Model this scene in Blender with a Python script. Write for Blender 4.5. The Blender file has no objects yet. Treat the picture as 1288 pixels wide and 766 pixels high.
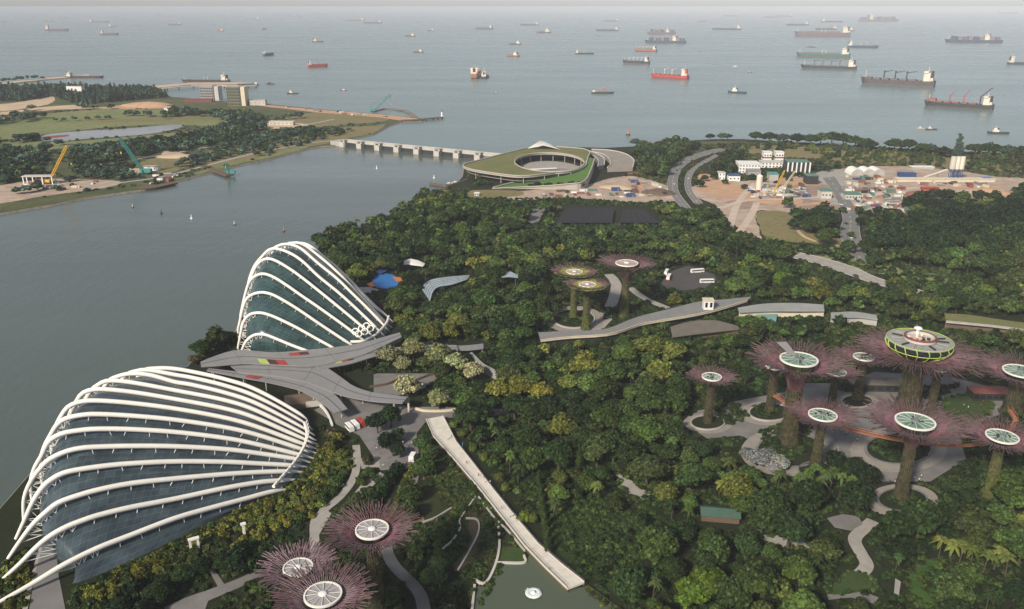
import bpy, bmesh, math, random
import numpy as np
from mathutils import Vector, Matrix

# ---------------------------------------------------------------- camera, sky, sun, exposure
S = bpy.context.scene
COL = S.collection
F_PX, CXP, CYP, CAM_H, PITCH = 1030.0, 644.0, 383.0, 200.0, math.radians(20)
cam_d = bpy.data.cameras.new('camera'); cam = bpy.data.objects.new('camera', cam_d); COL.objects.link(cam)
cam.location = (0, 0, CAM_H); cam.rotation_euler = (math.pi/2 - PITCH, 0, 0)
cam_d.sensor_width = 36; cam_d.lens = 36*F_PX/1288.0
cam_d.clip_start = 1; cam_d.clip_end = 200000
S.camera = cam
W = bpy.data.worlds.new('World'); S.world = W; W.use_nodes = True
SUN_EL, SUN_AZ = math.radians(34), math.radians(215)      # azimuth clockwise from +Y: behind the camera, to the left
nt = W.node_tree; bg = nt.nodes['Background']
sky = nt.nodes.new('ShaderNodeTexSky'); sky.sky_type = 'NISHITA'; sky.sun_disc = False
sky.sun_elevation = SUN_EL; sky.sun_rotation = SUN_AZ
sky.air_density = 1.0; sky.dust_density = 0.6; sky.ozone_density = 1.0; sky.altitude = 0
hs = nt.nodes.new('ShaderNodeHueSaturation'); hs.inputs['Saturation'].default_value = .38      # milky overcast: most of the blue is gone
nt.links.new(sky.outputs[0], hs.inputs['Color'])
tn = nt.nodes.new('ShaderNodeMix'); tn.data_type = 'RGBA'; tn.blend_type = 'MULTIPLY'; tn.inputs['Factor'].default_value = 1; tn.inputs[7].default_value = (.95, .97, 1.04, 1)
nt.links.new(hs.outputs[0], tn.inputs[6]); nt.links.new(tn.outputs[2], bg.inputs[0]); bg.inputs[1].default_value = 0.06
sun_d = bpy.data.lights.new('sun', 'SUN'); sun = bpy.data.objects.new('sun', sun_d); COL.objects.link(sun)
sun_d.energy = 3.0; sun_d.angle = math.radians(6); sun_d.color = (1.0, 0.90, 0.76)
_sd = Vector((math.sin(SUN_AZ)*math.cos(SUN_EL), math.cos(SUN_AZ)*math.cos(SUN_EL), math.sin(SUN_EL)))
sun.rotation_euler = _sd.to_track_quat('Z', 'Y').to_euler()
sun.location = (0, 0, 400)
vs = S.view_settings
S.display_settings.display_device = 'sRGB'
vs.view_transform = 'Standard'; vs.look = 'None'; vs.gamma = 1; vs.exposure = 0.85; vs.use_curve_mapping = False
S.render.engine = 'CYCLES'
cy = S.cycles
cy.max_bounces = 4; cy.diffuse_bounces = 1; cy.glossy_bounces = 2; cy.transmission_bounces = 2; cy.transparent_max_bounces = 4
cy.volume_bounces = 1; cy.use_denoising = True
try: cy.denoiser = 'OPENIMAGEDENOISE'
except Exception: pass
cy.caustics_reflective = False; cy.caustics_refractive = False
random.seed(7); RNG = np.random.default_rng(7)
PI = math.pi
GZ = 2.0      # level of the land above the water

# ---------------------------------------------------------------- helpers
def ray(u, v):
    x = (u-CXP)/F_PX; y = -(v-CYP)/F_PX
    return Vector((x, math.cos(PITCH)+y*math.sin(PITCH), -math.sin(PITCH)+y*math.cos(PITCH)))
def at(u, v, z=GZ):
    """the point of the level z that the survey line (u, v) meets"""
    d = ray(u, v); t = (z-CAM_H)/d.z
    return Vector((d.x*t, d.y*t, z))
def on_plane(u, v, A, B):
    n = Vector((-(B.y-A.y), B.x-A.x, 0)); d = ray(u, v); o = Vector((0, 0, CAM_H))
    return o + d*((A-o).dot(n)/d.dot(n))
def height_at(base, u, v):
    """height of the survey line (u, v) above the spot base"""
    d = ray(u, v); t = base.y/d.y
    return CAM_H + d.z*t
def project(x, y, z):
    dz = z-CAM_H
    w = y*math.cos(PITCH) - dz*math.sin(PITCH)
    return CXP + F_PX*x/w, CYP - F_PX*(y*math.sin(PITCH)+dz*math.cos(PITCH))/w

def tag(o, label=None, cat=None, group=None, kind=None):
    if label: o['label'] = label
    if cat: o['category'] = cat
    if group: o['group'] = group
    if kind: o['kind'] = kind
    return o
def empty(name, loc=(0, 0, 0), rz=0.0):
    o = bpy.data.objects.new(name, None); COL.objects.link(o)
    o.location = loc; o.rotation_euler = (0, 0, rz); o.empty_display_size = 0.5
    return o
def thing(name, label, cat, loc=(0, 0, 0), rz=0.0, group=None):
    return tag(empty(name, loc, rz), label, cat, group)
def copy_tree(o, kids, parent=None):
    c = o.copy(); COL.objects.link(c); c.parent = parent
    for ch in kids.get(o.name, ()): copy_tree(ch, kids, c)
    return c
def kids_of(root):
    d = {}
    def rec(o):
        d[o.name] = list(o.children)
        for c in o.children: rec(c)
    rec(root); return d

class MB:
    """collects boxes, bars, tubes, sheets into one mesh"""
    def __init__(s): s.v = []; s.f = []; s.m = []; s.sm = []; s.mi = 0
    def add(s, vs_, fs_, smooth=False):
        b = len(s.v); s.v.extend([tuple(p) for p in vs_])
        for f in fs_: s.f.append([i+b for i in f]); s.m.append(s.mi); s.sm.append(smooth)
    def box(s, c, size, rz=0.0, taper=1.0, ry=0.0):
        x, y, z = size[0]/2, size[1]/2, size[2]/2
        M = Matrix.Translation(c) @ Matrix.Rotation(rz, 4, 'Z') @ Matrix.Rotation(ry, 4, 'Y')
        P = [M @ Vector(p) for p in ((-x,-y,-z),(x,-y,-z),(x,y,-z),(-x,y,-z),(-x*taper,-y*taper,z),(x*taper,-y*taper,z),(x*taper,y*taper,z),(-x*taper,y*taper,z))]
        s.add(P, [(3,2,1,0),(4,5,6,7),(0,1,5,4),(1,2,6,5),(2,3,7,6),(3,0,4,7)])
    def tube(s, pts, r, n=6, flat=1.0, cap=True, smooth=True):
        pts = [Vector(p) for p in pts]; N = len(pts)
        rs = r if isinstance(r, (list, tuple)) else [r]*N
        V = []; 
        for i, p in enumerate(pts):
            d = (pts[min(i+1, N-1)]-pts[max(i-1, 0)])
            d = d.normalized() if d.length > 1e-9 else Vector((0, 0, 1))
            a = Vector((0, 0, 1)).cross(d)
            a = a.normalized() if a.length > 1e-3 else Vector((1, 0, 0))
            b = d.cross(a)
            for k in range(n):
                t = 2*PI*(k+.5)/n
                V.append(p + a*(math.cos(t)*rs[i]*flat) + b*(math.sin(t)*rs[i]))
        Fs = [(i*n+k, i*n+(k+1) % n, (i+1)*n+(k+1) % n, (i+1)*n+k) for i in range(N-1) for k in range(n)]
        s.add(V, Fs, smooth)
        if cap: s.add(V[:n], [tuple(reversed(range(n)))]); s.add(V[-n:], [tuple(range(n))])
    def cyl(s, c, r, h, n=16, r2=None, smooth=True):
        r2 = r if r2 is None else r2
        V = [(c[0]+math.cos(2*PI*k/n)*r, c[1]+math.sin(2*PI*k/n)*r, c[2]) for k in range(n)] + \
            [(c[0]+math.cos(2*PI*k/n)*r2, c[1]+math.sin(2*PI*k/n)*r2, c[2]+h) for k in range(n)]
        s.add(V, [(k, (k+1) % n, n+(k+1) % n, n+k) for k in range(n)], smooth)
        s.add(V[n:], [tuple(range(n))]); s.add(V[:n], [tuple(reversed(range(n)))])
    def lathe(s, prof, n=20, c=(0, 0, 0), smooth=True, close=False):
        V = [(c[0]+math.cos(2*PI*k/n)*r, c[1]+math.sin(2*PI*k/n)*r, c[2]+z) for r, z in prof for k in range(n)]
        L = len(prof)
        s.add(V, [(i*n+k, i*n+(k+1) % n, (i+1)*n+(k+1) % n, (i+1)*n+k) for i in range(L-1) for k in range(n)], smooth)
        if close: s.add(V[-n:], [tuple(range(n))])
    def prism(s, poly, z0, z1, top=True, bottom=True):
        n = len(poly)
        if sum(poly[i][0]*poly[(i+1) % n][1]-poly[(i+1) % n][0]*poly[i][1] for i in range(n)) < 0: poly = poly[::-1]
        V = [(p[0], p[1], z0) for p in poly] + [(p[0], p[1], z1) for p in poly]
        s.add(V, [(k, (k+1) % n, n+(k+1) % n, n+k) for k in range(n)])
        if top: s.add(V[n:], [tuple(range(n))])
        if bottom: s.add(V[:n], [tuple(reversed(range(n)))])
    def sheet(s, pts):
        n = len(pts)
        if sum(pts[i][0]*pts[(i+1) % n][1]-pts[(i+1) % n][0]*pts[i][1] for i in range(n)) < 0: pts = pts[::-1]
        s.add(pts, [tuple(range(n))])
    def loft(s, rows, smooth=True, closed=False):
        n = len(rows[0]); V = [p for r in rows for p in r]
        m = n if closed else n-1
        s.add(V, [(i*n+k, i*n+(k+1) % n, (i+1)*n+(k+1) % n, (i+1)*n+k) for i in range(len(rows)-1) for k in range(m)], smooth)
    def slab(s, A, B, th):
        """a strip between two edge lines A and B, thickness th, closed all round"""
        A = [Vector(p) for p in A]; B = [Vector(p) for p in B]; d = Vector((0, 0, -th))
        s.loft([A, B], smooth=False); A2 = [p+d for p in A]; B2 = [p+d for p in B]
        s.loft([B2, A2], smooth=False); s.loft([A2, A], smooth=False); s.loft([B, B2], smooth=False)
        s.add([A[0], B[0], B2[0], A2[0]], [(0, 1, 2, 3)]); s.add([A[-1], B[-1], B2[-1], A2[-1]], [(3, 2, 1, 0)])
    def build(s, name, mats, parent=None, tri=False):
        me = bpy.data.meshes.new(name); me.from_pydata(s.v, [], s.f)
        mats = mats if isinstance(mats, (list, tuple)) else [mats]
        for m in mats: me.materials.append(m)
        me.polygons.foreach_set('material_index', s.m); me.polygons.foreach_set('use_smooth', s.sm)
        if tri:
            bm = bmesh.new(); bm.from_mesh(me); bmesh.ops.triangulate(bm, faces=bm.faces[:]); bm.to_mesh(me); bm.free()
        me.update()
        o = bpy.data.objects.new(name, me); COL.objects.link(o)
        if parent is not None: o.parent = parent
        return o

# ---------------------------------------------------------------- materials
M = {}
def nodes(name):
    m = bpy.data.materials.new(name); m.use_nodes = True
    t = m.node_tree; return m, t, t.nodes['Principled BSDF']
def mat(name, col, col2=None, rough=.75, scale=.2, metal=0., spec=.4, bump=0., fine=None, contrast=1.0, stretch=None):
    """noise-mottled surface: col <-> col2 at `scale` per metre with a finer octave on top"""
    m, t, b = nodes(name)
    col2 = col2 or tuple(c*.72 for c in col)
    tc = t.nodes.new('ShaderNodeTexCoord'); src = tc.outputs['Object']
    if stretch:
        mp = t.nodes.new('ShaderNodeMapping'); mp.inputs['Scale'].default_value = stretch
        t.links.new(src, mp.inputs[0]); src = mp.outputs[0]
    n1 = t.nodes.new('ShaderNodeTexNoise'); n1.inputs['Scale'].default_value = scale; n1.inputs['Detail'].default_value = 8; n1.inputs['Roughness'].default_value = .68
    t.links.new(src, n1.inputs['Vector'])
    r = t.nodes.new('ShaderNodeValToRGB')
    h = .22/contrast
    r.color_ramp.elements[0].position = .5-h; r.color_ramp.elements[0].color = (*col2, 1)
    r.color_ramp.elements[1].position = .5+h; r.color_ramp.elements[1].color = (*col, 1)
    t.links.new(n1.outputs[0], r.inputs[0]); t.links.new(r.outputs[0], b.inputs['Base Color'])
    b.inputs['Roughness'].default_value = rough; b.inputs['Metallic'].default_value = metal
    b.inputs['Specular IOR Level'].default_value = spec
    if bump:
        bp = t.nodes.new('ShaderNodeBump'); bp.inputs['Strength'].default_value = bump; bp.inputs['Distance'].default_value = .3
        n2 = t.nodes.new('ShaderNodeTexNoise'); n2.inputs['Scale'].default_value = fine or scale*6; n2.inputs['Detail'].default_value = 5
        t.links.new(src, n2.inputs['Vector']); t.links.new(n2.outputs[0], bp.inputs['Height']); t.links.new(bp.outputs[0], b.inputs['Normal'])
    M[name] = m; return m
def ground3(name, c1, c2, c3, s1=.02, s2=.25, rough=.95):
    """three-tone ground: broad patches c1/c2 with flecks of c3"""
    m, t, b = nodes(name)
    tc = t.nodes.new('ShaderNodeTexCoord')
    def noise(sc, det):
        n = t.nodes.new('ShaderNodeTexNoise'); n.inputs['Scale'].default_value = sc; n.inputs['Detail'].default_value = det; n.inputs['Roughness'].default_value = .65
        t.links.new(tc.outputs['Object'], n.inputs['Vector']); return n
    def ramp(src, a, z):
        r = t.nodes.new('ShaderNodeMapRange'); r.inputs['From Min'].default_value = a; r.inputs['From Max'].default_value = z
        t.links.new(src, r.inputs['Value']); return r.outputs[0]
    def mix(f, a, bb):
        x = t.nodes.new('ShaderNodeMix'); x.data_type = 'RGBA'; t.links.new(f, x.inputs['Factor'])
        for i, c in ((6, a), (7, bb)):
            if isinstance(c, tuple): x.inputs[i].default_value = (*c, 1)
            else: t.links.new(c, x.inputs[i])
        return x.outputs[2]
    o = mix(ramp(noise(s1, 6).outputs[0], .40, .60), c1, c2)
    o = mix(ramp(noise(s2, 4).outputs[0], .54, .68), o, c3)
    t.links.new(o, b.inputs['Base Color']); b.inputs['Roughness'].default_value = rough; b.inputs['Specular IOR Level'].default_value = .2
    M[name] = m; return m
def water(name, col, rough, waves, rip=.25):
    m, t, b = nodes(name)
    tc = t.nodes.new('ShaderNodeTexCoord')
    b.inputs['Roughness'].default_value = rough; b.inputs['IOR'].default_value = 1.33; b.inputs['Specular IOR Level'].default_value = .5
    # broad colour drifts in the water body
    n0 = t.nodes.new('ShaderNodeTexNoise'); n0.inputs['Scale'].default_value = .0016; n0.inputs['Detail'].default_value = 7
    mp = t.nodes.new('ShaderNodeMapping'); mp.inputs['Scale'].default_value = (.45, 1.6, 1); mp.inputs['Rotation'].default_value = (0, 0, .25)
    t.links.new(tc.outputs['Object'], mp.inputs[0]); t.links.new(mp.outputs[0], n0.inputs['Vector'])
    r = t.nodes.new('ShaderNodeValToRGB'); r.color_ramp.elements[0].position = .32; r.color_ramp.elements[1].position = .68
    r.color_ramp.elements[0].color = (*[c*.86 for c in col], 1); r.color_ramp.elements[1].color = (*[c*1.12 for c in col], 1)
    t.links.new(n0.outputs[0], r.inputs[0]); t.links.new(r.outputs[0], b.inputs['Base Color'])
    rr = t.nodes.new('ShaderNodeMapRange'); rr.inputs['From Min'].default_value = .38; rr.inputs['From Max'].default_value = .62      # calm slicks and ruffled patches
    rr.inputs['To Min'].default_value = rough*(1-rip); rr.inputs['To Max'].default_value = rough*(1+rip)
    n9 = t.nodes.new('ShaderNodeTexNoise'); n9.inputs['Scale'].default_value = .006; n9.inputs['Detail'].default_value = 6; m9 = t.nodes.new('ShaderNodeMapping'); m9.inputs['Scale'].default_value = (.35, 1.5, 1); m9.inputs['Rotation'].default_value = (0, 0, -.5)
    t.links.new(tc.outputs['Object'], m9.inputs[0]); t.links.new(m9.outputs[0], n9.inputs['Vector']); t.links.new(n9.outputs[0], rr.inputs['Value']); t.links.new(rr.outputs[0], b.inputs['Roughness'])
    prev = None
    for sc, st, dist, stretch in waves:
        mp = t.nodes.new('ShaderNodeMapping'); mp.inputs['Scale'].default_value = stretch; mp.inputs['Rotation'].default_value = (0, 0, .6)
        t.links.new(tc.outputs['Object'], mp.inputs[0])
        n = t.nodes.new('ShaderNodeTexNoise'); n.inputs['Scale'].default_value = sc; n.inputs['Detail'].default_value = 4
        t.links.new(mp.outputs[0], n.inputs['Vector'])
        bp = t.nodes.new('ShaderNodeBump'); bp.inputs['Strength'].default_value = st; bp.inputs['Distance'].default_value = dist
        t.links.new(n.outputs[0], bp.inputs['Height'])
        if prev: t.links.new(prev, bp.inputs['Normal'])
        prev = bp.outputs[0]
    t.links.new(prev, b.inputs['Normal'])
    M[name] = m; return m

water('sea_water', (.125, .18, .17), .28, [(.012, .05, 5.0, (.5, 1.2, 1)), (.05, .12, 2.0, (1, .6, 1)), (.25, .35, .6, (1, .55, 1))], .07)
water('bay_water', (.080, .106, .094), .20, [(.012, .15, 4.0, (.4, 1.4, 1)), (.10, .34, .9, (1, .45, 1)), (.35, .30, .35, (1, .5, 1))])
water('pond_water', (.085, .105, .072), .16, [(.25, .12, .3, (1, .7, 1))])
mat('white', (.80, .775, .71), (.70, .67, .61), rough=.5, scale=.15)
mat('white_paint', (.80, .79, .76), (.66, .64, .60), rough=.5, scale=.3)
mat('concrete', (.42, .40, .37), (.30, .285, .26), rough=.9, scale=.12, bump=.1)
mat('pale_concrete', (.55, .52, .47), (.41, .385, .345), rough=.9, scale=.1)
mat('paving', (.20, .19, .18), (.135, .13, .125), rough=.9, scale=.12, contrast=1.3)
mat('pale_paving', (.36, .335, .30), (.25, .235, .21), rough=.9, scale=.2, contrast=1.2)
mat('asphalt', (.075, .072, .07), (.05, .048, .047), rough=.9, scale=.1)
mat('road', (.19, .185, .18), (.13, .127, .124), rough=.9, scale=.06)
mat('roof_grey', (.29, .285, .28), (.235, .23, .228), rough=.45, scale=.08, metal=.2)
mat('roof_pale', (.33, .33, .31), (.23, .235, .225), rough=.7, scale=.1)
mat('dark_metal', (.035, .036, .038), (.02, .02, .02), rough=.6, scale=1)
mat('grey_metal', (.2, .2, .2), (.13, .13, .13), rough=.5, scale=.6)
mat('dark_glass', (.02, .028, .03), (.012, .016, .018), rough=.12, scale=.3, spec=.6)
mat('black_net', (.016, .016, .02), (.008, .008, .011), rough=.9, scale=.3, bump=.3)
mat('red', (.42, .05, .035), (.30, .035, .025), rough=.55, scale=.4)
mat('dull_red', (.26, .07, .055), (.16, .045, .04), rough=.7, scale=.3)
mat('orange', (.62, .20, .05), (.45, .14, .04), rough=.6, scale=.4)
mat('yellow', (.70, .42, .04), (.55, .33, .03), rough=.5, scale=.5)
mat('teal', (.05, .30, .25), (.035, .20, .18), rough=.5, scale=.3)
mat('green_roof', (.10, .21, .155), (.07, .15, .115), rough=.6, scale=.2)
mat('shed_green', (.055, .11, .08), (.04, .08, .06), rough=.6, scale=.3)
mat('blue', (.03, .075, .22), (.02, .05, .15), rough=.5, scale=.4)
mat('bright_blue', (.04, .19, .48), (.03, .13, .36), rough=.5, scale=.4)
mat('cream', (.66, .58, .43), (.52, .45, .33), rough=.8, scale=.2)
mat('lime', (.45, .58, .14), (.35, .47, .10), rough=.6, scale=.4)
mat('fascia_beige', (.44, .40, .34), (.34, .31, .26), rough=.85, scale=.1)
mat('dam_concrete', (.50, .47, .415), (.39, .365, .32), rough=.85, scale=.12)
mat('soil_path', (.27, .175, .095), (.19, .12, .065), rough=.95, scale=.3)
mat('maroon', (.10, .028, .03), (.07, .02, .02), rough=.6, scale=.4)
mat('brown', (.14, .095, .065), (.09, .06, .042), rough=.85, scale=.4)
mat('wood', (.20, .145, .10), (.13, .09, .065), rough=.85, scale=.3)
mat('bark', (.085, .065, .047), (.05, .038, .028), rough=.95, scale=2)
mat('foam', (.75, .78, .77), (.45, .52, .52), rough=.7, scale=.2, contrast=.8)
mat('rock', (.24, .21, .175), (.11, .095, .08), rough=.95, scale=.35, contrast=1.6, bump=.5)
mat('sand', (.56, .43, .29), (.40, .29, .185), rough=.95, scale=.03)
mat('orange_soil', (.50, .315, .20), (.38, .225, .135), rough=.95, scale=.05, contrast=1.2)
mat('site_soil', (.45, .35, .27), (.29, .215, .165), rough=.95, scale=.06, contrast=1.7)
ground3('garden_soil', (.012, .018, .006), (.018, .024, .009), (.028, .027, .013), .05, .5)
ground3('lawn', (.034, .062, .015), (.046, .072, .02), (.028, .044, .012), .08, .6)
ground3('bright_lawn', (.034, .078, .016), (.055, .105, .022), (.03, .06, .014), .12, .7)
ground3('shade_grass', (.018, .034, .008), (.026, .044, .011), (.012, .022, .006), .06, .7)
ground3('meadow', (.15, .18, .065), (.19, .20, .085), (.09, .115, .045), .012, .10)
ground3('dry_grass', (.17, .15, .065), (.20, .165, .075), (.10, .10, .04), .02, .2)
ground3('scrub', (.06, .075, .028), (.10, .10, .04), (.035, .05, .02), .02, .12)
ground3('ramp_lawn', (.075, .155, .032), (.09, .17, .04), (.06, .125, .026), .05, .3)
ground3('roof_turf', (.135, .145, .052), (.17, .16, .07), (.09, .11, .04), .03, .3)
ground3('terrace_field', (.026, .034, .012), (.036, .038, .015), (.016, .022, .008), .07, .7)
# ---------------------------------------------------------------- water and land
def world_sheet(name, pts, m, z, kind='structure', skirt=None):
    b = MB(); b.sheet([(p[0], p[1], z) for p in pts])
    if skirt is not None:
        n = len(pts)
        if sum(pts[i][0]*pts[(i+1) % n][1]-pts[(i+1) % n][0]*pts[i][1] for i in range(n)) < 0: pts = pts[::-1]
        b.mi = 1
        V = []
        for i in range(n):
            p, a, c = Vector(pts[i][:2]), Vector(pts[i-1][:2]), Vector(pts[(i+1) % n][:2])
            e1, e2 = (p-a), (c-p)
            nn = Vector((e1.y, -e1.x)).normalized()+Vector((e2.y, -e2.x)).normalized()
            nn = nn.normalized() if nn.length > 1e-4 else Vector((0, 0))
            V.append((p.x, p.y, z)); V.append((p.x+nn.x*skirt, p.y+nn.y*skirt, -.8))
        b.add(V, [(2*i, 2*i+1, (2*i+3) % (2*n), (2*i+2) % (2*n)) for i in range(n)])
    o = b.build(name, m, tri=True)
    return tag(o, kind=kind)
_layer = [0]
SOFT = ('grass', 'meadow', 'sand', 'field', 'grass_bank', 'lake', 'lawn', 'bright_lawn', 'shaded_grass', 'building_site', 'site_yard', 'soil_slope', 'soil_heap', 'barrage_site', 'scrub_belt', 'bare_soil', 'terrace_field', 'sandbank')
HARD = []     # outlines of paved or open ground that low planting keeps off
HARDK = ('path', 'plaza', 'road', 'car_park', 'pond', 'lake', 'building_site', 'site_yard', 'barrage_site', 'paving_court', 'track', 'sand', 'paving_ring', 'bright_lawn', 'lawn', 'soil_slope', 'field', 'bare_soil', 'planting_bed', 'meadow')
def px(poly, z=GZ): return [at(u, v, z) for u, v in poly]
def patch(name, poly, m, kind='structure', z=None):
    _layer[0] += 1
    zz = (GZ + .03 + .0015*_layer[0]) if z is None else z
    if name in HARDK: HARD.append([(p.x, p.y) for p in px(poly)])
    W = px(poly, GZ)
    if name in SOFT:      # worn, uneven outline
        n = len(W); P = [Vector(p) for p in W]; out = []
        for i in range(n):
            a, b, c, d = P[i-1], P[i], P[(i+1) % n], P[(i+2) % n]; L = (c-b).length; k = max(2, min(14, int(L/3)))
            for j in range(k):
                t = j/k; q = .5*((2*b)+(c-a)*t+(2*a-5*b+4*c-d)*t*t+(3*b-a-3*c+d)*t**3); w = min(1.6, L/k*.28)
                out.append(q+Vector((random.uniform(-w, w), random.uniform(-w, w), 0)))
        W = out
    return world_sheet(name, W, M[m], zz, kind)
def ellipse(c, rx, ry, n=28, rot=0.):
    return [(c[0]+math.cos(t)*rx*math.cos(rot)-math.sin(t)*ry*math.sin(rot), c[1]+math.cos(t)*rx*math.sin(rot)+math.sin(t)*ry*math.cos(rot)) for t in (2*PI*k/n for k in range(n))]
def smooth_line(pts, n=8):
    """Catmull-Rom through the points"""
    P = [Vector(p) for p in pts]; P = [P[0]*2-P[1]]+P+[P[-1]*2-P[-2]]; out = []
    for i in range(1, len(P)-2):
        for k in range(n):
            t = k/n; a, b, c, d = P[i-1:i+3]
            out.append(.5*((2*b)+(c-a)*t+(2*a-5*b+4*c-d)*t*t+(3*b-a-3*c+d)*t**3))
    out.append(P[-2]); return out
def wpath(name, line, w, m, kind='structure'):
    """a path of width w along a ground line given by survey points"""
    _layer[0] += 1; z = GZ+.03+.0015*_layer[0]
    c = smooth_line([at(u, v) for u, v in line], 6); A = []; B = []
    for i, p in enumerate(c):
        d = (c[min(i+1, len(c)-1)]-c[max(i-1, 0)]); nrm = Vector((-d.y, d.x, 0)).normalized()*(w/2)
        A.append((p.x+nrm.x, p.y+nrm.y, z)); B.append((p.x-nrm.x, p.y-nrm.y, z))
    HARD.append([(p[0], p[1]) for p in A+B[::-1]])
    b = MB(); b.loft([A, B], smooth=False); return tag(b.build(name, M[m]), kind=kind)

SEA_FAR = 70000
world_sheet('sea', [(-60000, 380), (60000, 380), (60000, SEA_FAR), (-60000, SEA_FAR)], M['sea_water'], 0.0)
bw = [(-1500, -400), (-60, -400), (-60, 380)] + [(p.x, p.y) for p in (at(590, 215, 0), at(640, 194.5, 0), at(430, 180, 0), at(300, 200, 0), at(0, 240, 0))] + [(-1500, 800)]
world_sheet('reservoir_water', bw, M['bay_water'], 0.35)

coast = [(-900, -350), (-560, -50)]
coast += [(-330, 170), (-240, 255), (-214, 285), (-218, 330), (-219, 375), (-213, 395)]
coast += [tuple(at(u, v)[:2]) for u, v in ((236, 461), (246, 450), (270, 432), (298, 416))]
coast += [(-183, 520), (-176, 570)]
coast += [tuple(at(u, v)[:2]) for u, v in ((404, 312), (422, 298), (445, 288), (470, 280), (498, 269), (520, 256), (542, 245), (560, 238), (574, 231), (582, 222), (584, 212),
                                         (600, 206), (620, 200), (640, 193), (668, 187), (700, 184), (760, 186), (800, 184), (830, 179), (860, 177), (900, 175), (935, 175),
                                         (980, 178), (1040, 181), (1120, 186), (1200, 190), (1288, 193), (1400, 196), (1700, 200), (2000, 205))]
coast += [(1500, 500), (900, -350)]
LAND = coast
world_sheet('ground', coast, [M['garden_soil'], M['rock']], GZ, skirt=3.5)
fs = [(-700, 285), (-300, 283), (-40, 276), (0, 268), (60, 258), (110, 248), (180, 238), (205, 232), (240, 222), (265, 216), (300, 207), (340, 199), (385, 187), (400, 184), (428, 182),
      (440, 175), (470, 168), (490, 157), (505, 153), (530, 151.5), (532, 149), (515, 147), (480, 143.5), (430, 140), (400, 137), (360, 133), (330, 130.5), (300, 128.5), (275, 127), (250, 125), (235, 123),
      (215, 122), (205, 116), (150, 112.5), (100, 111), (65, 113), (40, 110), (12, 106), (0, 103.5), (-60, 103), (-400, 100), (-900, 100)]
FAR = [tuple(at(u, v)[:2]) for u, v in fs]
world_sheet('far_shore_ground', FAR, [M['scrub'], M['rock']], GZ, skirt=4)
spit = [(0, 104.5), (30, 101), (60, 98), (84, 96), (112, 93.5), (113, 95), (84, 98), (60, 99.8), (30, 103), (5, 106), (-30, 107), (-30, 104)]
world_sheet('spit_ground', [tuple(at(u, v)[:2]) for u, v in spit], [M['sand'], M['rock']], GZ+.4, skirt=3)
world_sheet('spit_ground', [tuple(at(u, v)[:2]) for u, v in ((180, 109), (200, 107.5), (240, 104), (300, 103.5), (320, 104.5), (300, 106), (240, 106.5), (200, 110.5), (180, 112))], [M['sand'], M['rock']], GZ+.4, skirt=3)

# far shore: meadows, lake, sand, tracks, bank
patch('meadow', [(-100, 162), (0, 158), (35, 150), (60, 143), (140, 137), (230, 139), (300, 146), (330, 158), (300, 160), (225, 157), (150, 159), (60, 168), (0, 176), (-100, 178)], 'meadow')
patch('meadow', [(0, 180), (50, 178), (90, 178), (140, 174), (250, 165), (255, 172), (230, 178), (160, 176), (100, 186), (40, 192), (0, 190)], 'meadow')
patch('sand', [(-60, 133), (0, 131), (36, 126.5), (66, 121.5), (64, 130), (30, 136.5), (0, 140), (-60, 142)], 'sand')
patch('sand', [(34, 137), (60, 134), (97, 132), (101, 136.5), (70, 138), (50, 139.5)], 'sand')
patch('sand', [(-60, 143), (0, 141), (27, 138), (27, 141), (0, 145.5), (-60, 148)], 'sand')
patch('sand', [(98, 137), (135, 134), (165, 131.5), (212, 131), (212, 136), (165, 137), (130, 137)], 'orange_soil')
patch('sand', [(-10, 113), (30, 111), (47, 114), (44, 118), (20, 117), (-10, 118)], 'site_soil')
patch('meadow', [(100, 152), (180, 148.5), (230, 147), (280, 149), (240, 151.5), (150, 154)], 'dry_grass')
lake_m = water('lake_water', (.20, .20, .20), .25, [(.2, .2, .3, (1, .6, 1))])  # pale grey of the reflected sky put into the base colour
patch('lake', [(52, 176), (60, 169), (100, 165), (160, 161.5), (205, 157.5), (224, 156.5), (230, 159), (214, 164), (190, 168), (160, 171), (110, 174.5), (75, 178)], 'lake_water')
patch('sandbank', [(54, 172), (84, 169.5), (83, 172), (57, 174)], 'dull_red')
patch('field', [(172, 206), (205, 196), (232, 198), (238, 207), (216, 217), (196, 219), (178, 212)], 'dry_grass')
patch('field', [(238, 196), (300, 184), (330, 178), (400, 168), (432, 160), (470, 158), (485, 156), (470, 167), (440, 173), (428, 178), (390, 184), (340, 195), (300, 203), (270, 210), (262, 205)], 'dry_grass')
patch('field', [(340, 158), (360, 148), (400, 141), (440, 143), (490, 147), (478, 153), (440, 156), (390, 160)], 'dry_grass')
patch('sand', [(204, 196), (207, 190), (222, 191), (240, 197), (237, 201), (222, 199)], 'sand')
patch('sand', [(-60, 240), (0, 233), (38, 227), (60, 224.5), (120, 226), (150, 228), (146, 233), (120, 238), (84, 243), (60, 246), (30, 251), (0, 256), (-60, 264)], 'site_soil')
patch('grass_bank', [(-60, 270), (0, 262), (60, 250), (100, 243), (150, 235), (190, 228), (186, 235), (110, 247), (60, 257), (0, 267), (-60, 275)], 'scrub')
patch('grass_bank', [(212, 228), (250, 216), (300, 203), (340, 195), (380, 184), (384, 186.5), (340, 198), (300, 206), (265, 215), (240, 221)], 'meadow')
wpath('track', [(100, 236), (150, 230), (205, 222), (260, 208), (320, 193), (390, 180), (430, 176)], 7, 'pale_paving')
wpath('track', [(255, 164), (300, 158), (340, 155), (380, 157), (420, 150)], 8, 'pale_paving')
wpath('track', [(105, 213), (125, 209), (150, 204), (205, 195), (255, 186), (300, 178)], 7, 'pale_paving')
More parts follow.
